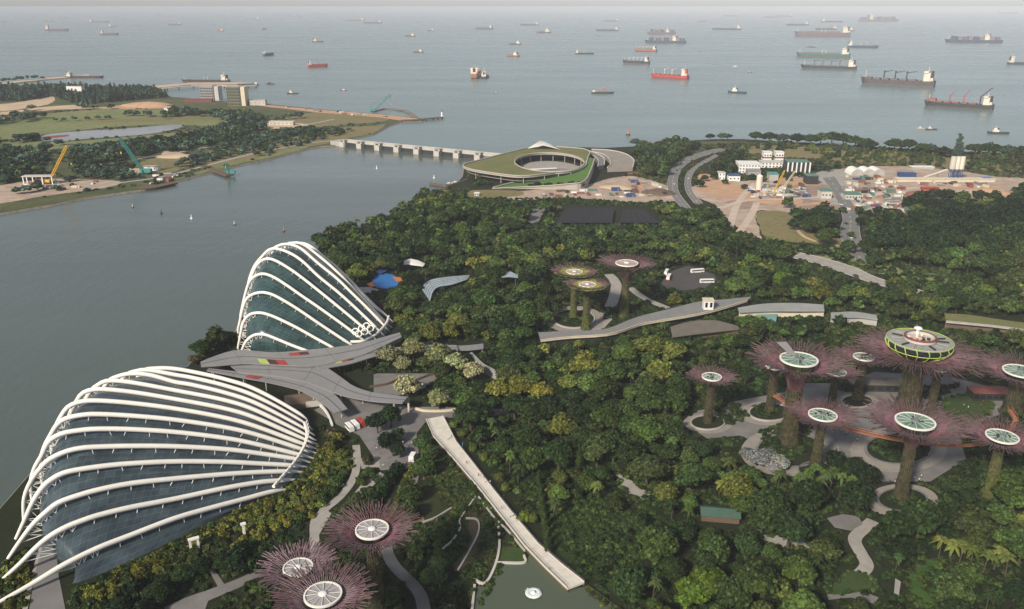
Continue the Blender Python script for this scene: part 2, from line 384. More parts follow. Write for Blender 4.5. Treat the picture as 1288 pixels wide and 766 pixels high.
patch('sand', [(325, 131.5), (360, 134), (400, 138), (440, 141), (490, 145), (530, 150), (505, 151.5), (480, 148), (440, 144.5), (400, 141.5), (360, 137), (330, 133.5)], 'orange_soil')
patch('sand', [(318, 158), (350, 154), (385, 156), (380, 160), (330, 162)], 'sand')

# right-hand shore: scrub belt, building site, roads
patch('scrub_belt', [(800, 190), (860, 179), (935, 178), (1040, 184), (1120, 189), (1200, 193), (1400, 199), (1600, 205), (1500, 235), (1290, 240), (1200, 222), (1060, 212), (960, 205), (900, 192), (880, 192), (850, 210), (835, 235), (800, 230)], 'scrub')
patch('field', [(940, 182), (1050, 187), (1160, 196), (1288, 206), (1400, 212), (1400, 222), (1200, 212), (1060, 203), (960, 195), (920, 188)], 'dry_grass')
patch('building_site', [(866, 243), (880, 232), (930, 228), (1000, 222), (1060, 212), (1130, 209), (1200, 214), (1250, 222), (1300, 226), (1310, 246), (1265, 250), (1150, 252), (1140, 272), (1100, 270), (1060, 264), (1000, 262), (990, 268), (952, 266), (958, 300), (938, 292), (918, 278), (900, 258)], 'site_soil')
patch('site_yard', [(1010, 222), (1060, 214), (1075, 240), (1085, 262), (1040, 262), (1000, 245)], 'pale_paving')
patch('soil_slope', [(878, 221), (890, 219), (918, 228), (944, 243), (930, 246), (900, 244), (880, 240)], 'orange_soil')
patch('soil_heap', [(1160, 238), (1200, 233), (1240, 236), (1268, 245), (1240, 251), (1190, 250), (1165, 247)], 'orange_soil')
mat('pale_dust', (.52, .43, .35), (.42, .33, .26), rough=.95, scale=.12, contrast=1.4); mat('wet_soil', (.22, .16, .125), (.30, .215, .165), rough=.95, scale=.15, contrast=1.4)
for i in range(34):
    c = at(random.uniform(915, 1150), random.uniform(226, 264)); rr = random.uniform(6, 22); nn_ = 14
    if i % 4 == 0: c = at(random.uniform(640, 845), random.uniform(238, 250))
    _layer[0] += 1; world_sheet('soil_patch', [(c.x+math.cos(t)*rr*1.7*random.uniform(.6, 1.25), c.y+math.sin(t)*rr*random.uniform(.6, 1.25)) for t in (2*PI*k/nn_ for k in range(nn_))], M[('pale_dust', 'wet_soil', 'orange_soil', 'wet_soil')[i % 4]], GZ+.03+.0015*_layer[0])
for ln in ([(905, 262), (940, 252), (1000, 250), (1060, 246), (1140, 240)], [(918, 285), (925, 262), (935, 246), (950, 230)], [(1066, 262), (1100, 246), (1150, 236), (1255, 240)], [(640, 246), (720, 243), (800, 240), (845, 246)], [(930, 292), (945, 270), (952, 255)]): wpath('site_track', ln, 7, 'pale_dust')
patch('barrage_site', [(612, 243), (690, 238), (740, 232), (770, 224), (800, 222), (843, 236), (852, 252), (790, 254), (720, 249), (640, 249)], 'site_soil')
patch('field', [(588, 243), (600, 239), (652, 240), (655, 246), (620, 249), (592, 249)], 'dry_grass')
patch('field', [(952, 267), (985, 266), (1000, 275), (1030, 296), (1075, 302), (1062, 312), (1020, 306), (985, 304), (962, 298), (955, 285)], 'dry_grass')
wpath('path', [(1000, 283), (1008, 295), (1024, 303), (1050, 309), (1075, 309)], 3.5, 'sand')
patch('grass', [(985, 310), (1075, 312), (1120, 330), (1200, 345), (1250, 352), (1200, 358), (1110, 345), (1050, 332)], 'meadow')
def road(edge_a, edge_b, m='road'):
    _layer[0] += 1; z = GZ+.03+.0015*_layer[0]
    A = smooth_line([at(u, v) for u, v in edge_a], 6); B = smooth_line([at(u, v) for u, v in edge_b], 6)
    for p in A+B: p.z = z
    HARD.append([(p.x, p.y) for p in A+B[::-1]])
    b = MB(); b.loft([A, B], smooth=False); tag(b.build('road', M[m]), kind='structure')
    for E_, sgn in ((A, 1), (B, -1)):
        k = MB(); k.tube([p+Vector((0, 0, .12)) for p in E_], .22, 4); tag(k.build('kerb', M['pale_concrete']), kind='structure')
    n = min(len(A), len(B)); l = MB()
    for i in range(0, n-1, 2):
        p, q = (A[i]+B[i])*.5, (A[i+1]+B[i+1])*.5; d = (q-p).normalized(); w = Vector((-d.y, d.x, 0))*.14; up = Vector((0, 0, .02))
        l.add([p-w+up, p+w+up, q+w+up, q-w+up], [(0, 1, 2, 3)])
    tag(l.build('lane_marking', M['white_paint']), kind='structure')
road([(915, 186), (893, 189), (872, 195), (851, 205), (843, 216), (840, 229), (840, 238), (847, 250), (860, 264)], [(918, 188), (898, 193), (878, 199), (862, 208), (854, 220), (852, 232), (855, 244), (869, 262), (869, 262)])
road([(900, 194), (885, 202), (874, 209), (864, 218), (861, 230), (864, 243), (875, 258)], [(904, 196), (890, 204), (878, 211), (871, 220), (869, 230), (872, 242), (884, 256)])
road([(1034, 224), (1046, 240), (1054, 256), (1060, 275), (1056, 292), (1062, 308), (1076, 326)], [(1050, 222), (1066, 246), (1077, 264), (1080, 280), (1082, 296), (1086, 312), (1092, 330)], 'road')
road([(995, 324), (1030, 333), (1062, 344), (1090, 354), (1130, 366), (1200, 385)], [(1006, 318), (1040, 326), (1075, 337), (1105, 350), (1140, 360), (1200, 378)], 'pale_paving')
patch('path', [(663, 281), (671, 263), (687, 262), (676, 281)], 'paving')

mat('terrace_soil', (.085, .06, .038), (.05, .042, .024), rough=.95, scale=.4)
# garden floor: plazas, paths, lawns, beds, pond
patch('plaza', [(860, 534), (868, 518), (900, 513), (925, 505), (950, 500), (985, 494), (1012, 482), (1060, 482), (1100, 468), (1195, 474), (1260, 490), (1262, 520), (1205, 542), (1215, 578), (1170, 606), (1110, 606), (1070, 588), (1040, 600), (985, 598), (960, 560), (930, 548), (890, 552)], 'paving')
patch('lawn', [(1190, 500), (1225, 496), (1250, 508), (1240, 524), (1205, 530), (1185, 516)], 'lawn')
patch('plaza', [(698, 414), (700, 404), (714, 394), (740, 392), (752, 398), (766, 388), (770, 402), (757, 416), (712, 424)], 'pale_paving')
wpath('path', [(765, 345), (772, 352), (775, 362), (768, 385), (752, 408)], 8, 'pale_paving')
wpath('path', [(792, 362), (812, 376), (840, 388)], 6, 'pale_paving')
patch('car_park', [(832, 356), (842, 342), (866, 334), (898, 345), (902, 352), (888, 362), (860, 366), (836, 364)], 'asphalt')
patch('plaza', [(395, 516), (430, 500), (520, 512), (560, 512), (640, 515), (640, 522), (560, 526), (536, 530), (524, 545), (524, 575), (512, 590), (478, 592), (470, 575), (452, 548), (425, 535)], 'paving')
patch('plaza', [(470, 470), (545, 470), (552, 480), (530, 490), (500, 498), (470, 500)], 'paving')
patch('road', [(34, 785), (44, 722), (54, 684), (70, 684), (74, 725), (86, 785)], 'road')
patch('path', [(22, 790), (40, 722), (50, 686), (54, 686), (44, 722), (30, 790)], 'pale_paving')
wpath('path', [(448, 560), (449, 582), (444, 603), (428, 625), (409, 641), (396, 656), (396, 690), (392, 720)], 3.6, 'pale_paving')
patch('path', [(404, 636), (417, 646), (402, 672), (394, 688), (388, 684), (392, 664)], 'pale_paving')
patch('path', [(205, 790), (207, 764), (234, 752), (277, 737), (300, 728), (322, 718), (330, 722), (300, 740), (262, 756), (250, 790)], 'paving')
patch('path', [(262, 716), (268, 714), (283, 736), (276, 742)], 'paving')
patch('path', [(452, 577), (476, 575), (478, 588), (455, 590)], 'pale_paving')
patch('path', [(440, 628), (458, 605), (478, 594), (484, 598), (465, 615), (452, 632)], 'pale_paving')
wpath('path', [(520, 560), (521, 585), (519, 605), (511, 628), (500, 650), (488, 672), (486, 690), (496, 712), (516, 732), (530, 752), (536, 790)], 4.6, 'paving')
patch('bare_soil', [(538, 630), (545, 612), (552, 615), (549, 636), (568, 641), (540, 656), (528, 656)], 'soil_path')
patch('terrace_field', [(530, 640), (560, 570), (600, 622), (650, 690), (640, 712), (596, 735), (560, 700)], 'terrace_field')
patch('bare_soil', [(592, 650), (604, 652), (600, 690), (576, 718), (570, 714), (590, 690)], 'terrace_soil')
patch('planting_bed', [(625, 704), (632, 688), (658, 690), (662, 706), (650, 708)], 'lawn')
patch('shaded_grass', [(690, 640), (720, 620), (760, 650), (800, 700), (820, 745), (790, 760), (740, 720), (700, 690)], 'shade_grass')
patch('pond', [(588, 900), (594, 766), (596, 738), (612, 738), (630, 710), (660, 708), (668, 696), (690, 704), (712, 742), (738, 738), (790, 775), (830, 900)], 'pond_water')
patch('path', [(770, 594), (782, 596), (818, 622), (808, 630), (790, 622)], 'pale_paving')
patch('path', [(955, 673), (985, 674), (1020, 682), (1018, 690), (985, 689), (955, 680)], 'pale_paving')
wpath('path', [(1098, 655), (1088, 664), (1075, 678), (1082, 695), (1090, 712), (1076, 730), (1086, 742)], 5.0, 'pale_paving')
patch('path', [(1040, 652), (1060, 647), (1080, 650), (1085, 660), (1070, 668), (1050, 664)], 'paving')
patch('path', [(1040, 748), (1085, 744), (1105, 752), (1100, 760), (1070, 752), (1042, 755)], 'paving')
patch('bright_lawn', [(1040, 746), (1060, 722), (1082, 720), (1098, 728), (1108, 742), (1090, 744), (1060, 748)], 'lawn')
patch('bright_lawn', [(1143, 725), (1160, 706), (1188, 706), (1182, 712), (1165, 720), (1160, 735), (1190, 766), (1160, 760), (1145, 745)], 'bright_lawn')
patch('path', [(1124, 750), (1126, 728), (1133, 732), (1130, 752)], 'pale_paving')
patch('paving_court', [(870, 415), (905, 404), (930, 412), (900, 424), (875, 426)], 'brown')
patch('path', [(668, 560), (675, 548), (700, 562), (690, 575)], 'brown')
# ---------------------------------------------------------------- the humid air over the strait
def build_haze():
    b = MB(); x, y0, y1, z0, z1 = 75000, -3000, 80000, -2.0, 203.0
    b.add([(-x, y0, z0), (x, y0, z0), (x, y1, z0), (-x, y1, z0), (-x, y0, z1), (x, y0, z1), (x, y1, z1), (-x, y1, z1)],
          [(3, 2, 1, 0), (4, 5, 6, 7), (0, 1, 5, 4), (1, 2, 6, 5), (2, 3, 7, 6), (3, 0, 4, 7)])
    m = bpy.data.materials.new('haze'); m.use_nodes = True; t = m.node_tree
    t.nodes.remove(t.nodes['Principled BSDF'])
    v = t.nodes.new('ShaderNodeVolumePrincipled'); v.inputs['Color'].default_value = (.63, .66, .725, 1)
    v.inputs['Density'].default_value = HAZE_DENSITY; v.inputs['Anisotropy'].default_value = -0.25
    t.links.new(v.outputs[0], t.nodes['Material Output'].inputs['Volume'])
    tag(b.build('haze', m), kind='stuff')
HAZE_DENSITY = 0.000065
build_haze()
# ---------------------------------------------------------------- the two glass conservatories
def panel_glass(name, col, col2, line, su, sv, rough=.2):
    m, t, b = nodes(name)
    uv = t.nodes.new('ShaderNodeUVMap'); uv.uv_map = 'panel'
    br = t.nodes.new('ShaderNodeTexBrick'); br.offset = 0; br.inputs['Scale'].default_value = 1
    br.inputs['Brick Width'].default_value = su; br.inputs['Row Height'].default_value = sv
    br.inputs['Mortar Size'].default_value = .06; br.inputs['Mortar Smooth'].default_value = .2
    br.inputs['Color1'].default_value = (*col, 1); br.inputs['Color2'].default_value = (*col2, 1); br.inputs['Mortar'].default_value = (*line, 1)
    t.links.new(uv.outputs[0], br.inputs['Vector'])
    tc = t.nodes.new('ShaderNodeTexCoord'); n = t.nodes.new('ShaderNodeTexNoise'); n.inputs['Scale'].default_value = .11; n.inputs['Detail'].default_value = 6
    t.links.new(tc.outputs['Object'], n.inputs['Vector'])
    r = t.nodes.new('ShaderNodeMapRange'); r.inputs['From Min'].default_value = .35; r.inputs['From Max'].default_value = .65; r.inputs['To Min'].default_value = .72; r.inputs['To Max'].default_value = 1.3  # mottle multiplied into the glass colour in place of uneven reflections
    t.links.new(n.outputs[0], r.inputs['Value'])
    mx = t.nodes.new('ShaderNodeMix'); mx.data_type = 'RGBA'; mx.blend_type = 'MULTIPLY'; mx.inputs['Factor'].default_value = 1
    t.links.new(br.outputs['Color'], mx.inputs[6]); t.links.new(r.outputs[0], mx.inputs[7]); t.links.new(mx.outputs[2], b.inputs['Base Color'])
    b.inputs['Roughness'].default_value = rough; b.inputs['Specular IOR Level'].default_value = .5
    # each pane tilts a hair so the reflections break up
    wn = t.nodes.new('ShaderNodeTexNoise'); wn.inputs['Scale'].default_value = .5; wn.inputs['Detail'].default_value = 2
    t.links.new(tc.outputs['Object'], wn.inputs['Vector'])
    bp = t.nodes.new('ShaderNodeBump'); bp.inputs['Strength'].default_value = .12; bp.inputs['Distance'].default_value = .5
    t.links.new(wn.outputs[0], bp.inputs['Height']); t.links.new(bp.outputs[0], b.inputs['Normal'])
    M[name] = m; return m
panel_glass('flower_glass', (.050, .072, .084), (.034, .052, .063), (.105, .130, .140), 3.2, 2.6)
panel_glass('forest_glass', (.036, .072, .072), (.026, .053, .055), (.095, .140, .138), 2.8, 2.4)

def resample(pts, n):
    d = [0]
    for a, b in zip(pts, pts[1:]): d.append(d[-1]+(b-a).length)
    out = []; j = 0
    for k in range(n):
        t = d[-1]*k/(n-1)
        while j < len(d)-2 and d[j+1] < t: j += 1
        w = (t-d[j])/max(d[j+1]-d[j], 1e-6); out.append(pts[j].lerp(pts[j+1], w))
    return out

def shell_dome(name, label, cat, ribs, Bs, As, gaps, radius, inset, glass, front_edge, back_push, strut_step, tail=0.0):
    """ribs: surveyed rib lines from the foot at the water side to the entrance side; every rib stands in an upright plane"""
    root = thing(name, label, cat, at(*front_edge[len(front_edge)//2]))
    off = -root.location
    curves = []
    for k, r in enumerate(ribs):
        A, B = As[k], Bs[k]
        mid = [on_plane(u, v, A, B) for u, v in r]
        mid = [p for p in mid if p.z > GZ-1]
        full = [B.copy()]
        if (mid[0]-B).length > 6 and mid[0].z > 8:                    # the hidden foot of the rib
            q = mid[0]; full += [B.lerp(q, .35)+Vector((0, 0, q.z*.10)) - (A-B).normalized()*q.z*.06, B.lerp(q, .7)+Vector((0, 0, q.z*.07)) - (A-B).normalized()*q.z*.05]
        full += mid
        if (A-full[-1]).length > 1.5: full.append(A.copy())
        full = [p if p.z >= GZ-.5 else Vector((p.x, p.y, GZ-.5)) for p in full]
        curves.append(resample(smooth_line(full, 6), 64))
    N = 56; profs = []
    for k, c in enumerate(curves):
        A, B = As[k], Bs[k]; ax = (A-B).normalized(); L = (A-B).length
        nrm = Vector((0, 0, 1))
        pr = []
        for i, p in enumerate(c):
            d = (c[min(i+1, 63)]-c[max(i-1, 0)]).normalized(); inw = Vector((d.x, d.y, d.z))
            n_ = nrm - d*d.dot(nrm); n_ = n_.normalized() if n_.length > .15 else ax*-1
            tfade = min(1, max(.25, (A-p).length/18))
            q = p - n_*inset*tfade
            pr.append(q)
        lim = gaps[k]
        keep = [q for q in pr if (q-B).dot(ax) > lim]
        foot = B + ax*lim; foot = Vector((foot.x, foot.y, GZ-.3))
        pr2 = [foot, foot.lerp(keep[0], .5) - ax*min(1.5, keep[0].z*.06)] + keep
        pr2 = [Vector((q.x, q.y, max(q.z, GZ-.3))) for q in pr2]
        profs.append(resample(pr2, N))
    fe = resample(smooth_line([at(u, v, GZ-.3) for u, v in front_edge], 5), N)
    rows = [fe]
    P0 = fe
    # bulge between the front edge and the first rib
    rows.append([a.lerp(b, .5)+Vector((0, 0, (b.z-GZ)*.10)) for a, b in zip(fe, profs[0])])
    for a, b in zip(profs, profs[1:]):
        rows.append(a); rows.append([p.lerp(q, .5) for p, q in zip(a, b)])
    rows.append(profs[-1])
    zm = max(p.z for p in profs[-1]); back = [Vector((p.x+back_push[0]*(p.z-GZ)/zm, p.y+back_push[1]*(p.z-GZ)/zm, GZ-.3)) for p in profs[-1]]
    rows.append([p.lerp(q, .45)+Vector((0, 0, (p.z-GZ)*.18)) for p, q in zip(profs[-1], back)]); rows.append(back)
    b = MB(); b.loft([[p+off for p in r] for r in rows])
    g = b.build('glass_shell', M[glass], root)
    me = g.data; uvl = me.uv_layers.new(name='panel')
    vc = [0]
    for a, c in zip(rows, rows[1:]): vc.append(vc[-1]+sum((p-q).length for p, q in zip(a, c))/N)
    uu = []
    for r in rows:
        d = [0]
        for p, q in zip(r, r[1:]): d.append(d[-1]+(q-p).length)
        uu.append([d[-1]-x for x in d])
    for lo in me.loops:
        i, k = divmod(lo.vertex_index, N); uvl.data[lo.index].uv = (uu[i][k], vc[i])
    nstrut = 0
    for k, c in enumerate(curves):
        rb = MB(); rad = []
        for i in range(64):
            t = i/63
            rad.append(radius*(.62+.38*min(1, t*5))*(1 if t < .93 else 1-(t-.93)/.07*.72))
        rb.tube([p+off for p in c], rad, 8, flat=.8)
        ro = rb.build('rib', M['white'], root)
        pr = profs[k]
        # struts that hold the rib off the glass
        d = 0; nxt = strut_step*.6
        tr = MB(); zig = []
        for i in range(1, 63):
            d += (c[i]-c[i-1]).length; p = c[i]
            if d >= nxt and p.z > 5:
                nxt += strut_step
                q = min(pr, key=lambda s: (s-p).length)
                if (q-p).length < inset*2.2 and nstrut < 100 and k < len(curves)-2:
                    sb = MB(); sb.tube([p+off, q+off], .17, 5, cap=False)
                    sb.build('strut', M['white_paint'], ro); nstrut += 1
        # the lattice bracing the rib where it leaves the glass on the water side
        ax = (As[k]-Bs[k]).normalized(); last = None
        for i in range(0, 40):
            p = c[i]; s = (p-Bs[k]).dot(ax)
            if p.z > 6 and s < gaps[k]+9:
                q = min(pr, key=lambda s_: (s_-p).length)
                if (q-p).length < 13: zig.append((p, q))
        if len(zig) > 2:
            zig = zig[::max(1, len(zig)//6)]
            for j in range(len(zig)-1):
                tr.tube([zig[j][0]+off, zig[j][1]+off], .2, 4, cap=False); tr.tube([zig[j][1]+off, zig[j+1][0]+off], .2, 4, cap=False)
            tr.build('lattice_brace', M['white_paint'], ro)
    return root, curves, profs, off

FR = [
 [(-15, 766), (0, 757), (41, 734), (83, 709), (124, 689), (165, 673), (220, 652), (265, 639), (310, 627), (340, 619), (365, 615)],
 [(2, 730), (25, 709), (45, 689), (62, 675), (83, 663), (103, 655), (124, 648), (165, 638), (220, 627.5), (283, 614), (324, 607), (344, 605), (377, 603)],
 [(10, 703), (25, 681), (41, 660), (58, 644), (74, 632), (99, 623), (124, 616), (165, 608), (220, 602), (283, 596.5), (324, 594), (361, 593), (384, 594)],
 [(20, 678), (31, 654), (41, 632), (52, 615), (62, 605), (83, 594), (124, 587), (165, 583), (220, 580.5), (283, 581), (324, 583), (367, 585.5), (388, 588)],
 [(50, 590), (62, 578), (83, 568), (103, 563.5), (124, 562), (165, 561), (220, 561.5), (283, 565), (324, 570), (373, 577.5), (392, 582)],
 [(52, 574), (60, 557), (70, 549), (83, 544), (103, 541), (124, 539.5), (165, 540), (220, 543.5), (283, 551), (324, 559), (377, 572), (396, 577)],
 [(64, 547), (72, 534), (83, 526.5), (103, 522), (124, 521), (165, 523), (220, 528), (283, 537.5), (324, 547), (380, 565), (398, 570)],
 [(78, 522), (87, 511), (103, 505), (124, 504), (165, 507), (220, 514), (283, 525.5), (324, 537), (380, 558), (399, 565)],
 [(97, 504), (105, 494), (124, 489.5), (165, 493), (220, 502), (283, 514), (324, 526.5), (380, 551.5), (400, 559)],
 [(114, 492), (124, 484), (136, 479), (165, 481), (220, 491), (283, 503.5), (324, 517), (380, 545), (398, 554)],
 [(136, 480), (147, 474), (165, 470), (190, 472), (220, 480.5), (241, 484), (283, 494), (324, 508), (380, 538), (396, 548)],
 [(158, 472), (171, 467), (186, 465.5), (220, 471.5), (241, 475), (283, 485), (324, 499.5), (380, 530.5), (393, 541)],
 [(180, 466), (195, 463.5), (215, 463.5), (241, 467.5), (283, 477), (324, 491), (380, 523), (388, 535)]]
FB = [Vector((-183.5, 232.5, 2)), Vector((-187.4, 247.9, 2)), Vector((-192.2, 260.3, 2)), Vector((-196.3, 272.7, 2)), Vector((-200, 285, 2)), Vector((-203, 297, 2)), Vector((-205, 309, 2)),
      Vector((-206, 321, 2)), Vector((-206, 333, 2)), Vector((-205, 345, 2)), Vector((-203, 356, 2)), Vector((-200, 367, 2)), Vector((-196, 378, 2))]
FA = [at(*p) for p in ((365, 615), (377, 603), (384, 594), (388, 588), (392, 582), (396, 577), (398, 570), (399, 565), (400, 559), (398, 554), (396, 548), (393, 541), (388, 535))]
_r, _c, _p, _o = shell_dome('glass_conservatory', 'low wide glass conservatory with white ribs fanned like a shell, beside the bay', 'conservatory',
    FR, FB, FA, [29, 19, 13, 10, 9, 8, 7, 6, 6, 5, 5, 5, 5], 1.12, 3.0, 'flower_glass',
    [(89, 738), (130, 722), (200, 690), (260, 660), (305, 637), (338, 621)], (10, 26), 8.0)
cl = MB(); line_ = smooth_line([at(u, v, 6.5) for u, v in ((344, 612), (358, 596), (369, 583), (378, 570), (384, 557), (386, 544), (383, 532))], 6)
cl.tube([p+_o for p in line_], .75, 8)
cl.build('collar', M['white'], _r)
cl = MB()
for i in range(0, len(line_)-2, 2): cl.tube([line_[i]+_o, line_[i+1]+_o+Vector((1.5, -.5, 2.6)), line_[i+2]+_o], .22, 5)
cl.build('collar_lattice', M['white'], _r)
CR = [
 [(303, 446), (304, 441), (310, 429), (320, 421.5), (333, 421), (347, 426), (365, 433.5), (385, 441), (405, 448), (425, 455)],
 [(299, 440), (302, 424), (306, 406), (314, 396), (327, 393.5), (341, 397), (357, 404), (375, 413), (400, 427), (418, 437), (430, 446)],
 [(301, 408), (307, 383), (314, 372.5), (327, 368), (341, 370), (357, 378), (375, 389), (400, 406), (424, 422), (441, 433), (449, 438)],
 [(304, 390), (311, 362), (317, 350.5), (329, 344.5), (343, 348), (361, 359), (381, 373), (400, 386), (424, 403), (441, 415.5), (458, 428), (465, 433)],
 [(308, 374), (318, 344), (325, 331.5), (335, 325.5), (347, 328), (365, 338.5), (381, 350), (400, 365), (424, 384.5), (441, 398.5), (458, 413), (474, 428)],
 [(313, 354), (320, 335), (330, 322.5), (339, 314), (349, 313), (365, 318.5), (381, 329), (400, 347), (424, 366.5), (441, 381.5), (458, 397.5), (477, 416), (484, 423)],
 [(328, 326), (337, 318), (347, 311), (355, 307.5), (365, 307.5), (379, 313), (400, 331), (424, 350.5), (441, 367), (458, 383.5), (478, 404), (490, 417)],
 [(345, 312), (358, 308), (369, 305.5), (378, 306), (388, 311.5), (402, 323), (415, 333.5), (432, 350), (449, 368), (466, 385.5), (485, 406), (495, 413)],
 [(360, 308), (372, 305.5), (385, 307), (395, 313), (406, 322), (424, 337), (441, 353.5), (458, 371), (475, 388), (488, 399), (495, 406)]]
CB = [Vector((-162.5, 452, 2)), Vector((-167, 462, 2)), Vector((-170, 473, 2)), Vector((-171.5, 485, 2)), Vector((-172, 497, 2)), Vector((-171, 509, 2)), Vector((-168, 521, 2)), Vector((-163, 532, 2)), Vector((-156, 542, 2))]
CA = [at(*p) for p in ((425, 455), (430, 446), (449, 438), (465, 433), (474, 428), (484, 423), (490, 417), (495, 412), (495, 405))]
_r, _c, _p, _o = shell_dome('glass_conservatory', 'tall narrow glass conservatory with white ribs behind the grey forecourt canopies', 'conservatory',
    CR, CB, CA, [7, 6, 6, 5, 5, 5, 5, 5, 5], .98, 2.6, 'forest_glass',
    [(311, 447), (345, 449), (390, 452), (425, 455)], (8, 24), 8.5)
# the white collar that gathers the rib ends of the tall dome
cl = MB(); cl.tube([p+_o for p in smooth_line([at(u, v, 6.5) for u, v in ((441, 430), (456, 429), (470, 423), (480, 414), (487, 405), (489, 398))], 5)], .95, 8)
cl.build('collar', M['white'], _r)
cg = MB()
for u, v in ((447, 417), (455, 413), (461, 410), (466, 413), (459, 417), (451, 420)):
    p = at(u, v, 12)+_o; cg.tube([p+Vector((2*math.cos(t), 1.2*math.sin(t), 1.6*math.sin(t))) for t in (2*PI*k/10 for k in range(11))], .45, 5)
cg.build('fan_cluster', M['white'], _r)
# ---------------------------------------------------------------- the tree-shaped garden towers
def rod_mat(name, lo, hi, tip):
    """thin rods: two tones shuffled by a noise in the object"""
    m, t, b = nodes(name)
    tc = t.nodes.new('ShaderNodeTexCoord'); n = t.nodes.new('ShaderNodeTexNoise'); n.inputs['Scale'].default_value = .35; n.inputs['Detail'].default_value = 4
    t.links.new(tc.outputs['Object'], n.inputs['Vector'])
    r = t.nodes.new('ShaderNodeValToRGB'); r.color_ramp.elements[0].position = .38; r.color_ramp.elements[0].color = (*lo, 1)
    r.color_ramp.elements[1].position = .66; r.color_ramp.elements[1].color = (*tip, 1)
    e = r.color_ramp.elements.new(.52); e.color = (*hi, 1)
    t.links.new(n.outputs[0], r.inputs[0]); t.links.new(r.outputs[0], b.inputs['Base Color'])
    b.inputs['Roughness'].default_value = .55; M[name] = m
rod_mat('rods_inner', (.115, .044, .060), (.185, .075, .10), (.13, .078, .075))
rod_mat('rods_outer', (.085, .050, .048), (.13, .066, .075), (.058, .047, .034))  # browner than the inner rods: shading put into one purple paint
rod_mat('rods_pale', (.15, .09, .108), (.20, .125, .148), (.11, .08, .078))
rod_mat('trunk_steel', (.06, .055, .028), (.10, .085, .045), (.14, .10, .085))
mat('trunk_plants', (.062, .052, .02), (.016, .019, .008), rough=.95, scale=.55, contrast=2.0, bump=.9, fine=2.5)
mat('trunk_plants_green', (.10, .105, .022), (.03, .04, .01), rough=.95, scale=.55, contrast=2.0, bump=.9, fine=2.5)
mat('disc_green', (.17, .30, .205), (.09, .18, .12), rough=.35, scale=.4)
mat('disc_dark', (.13, .22, .17), (.07, .12, .09), rough=.3, scale=.5)
mat('disc_white', (.62, .63, .60), (.5, .5, .48), rough=.4, scale=.4)
mat('disc_pale', (.36, .34, .34), (.27, .25, .25), rough=.5, scale=.5)
mat('disc_pink', (.45, .29, .23), (.36, .24, .2), rough=.6, scale=.4)
mat('moss', (.27, .26, .05), (.13, .14, .028), rough=.95, scale=.6, contrast=1.6, bump=.8)

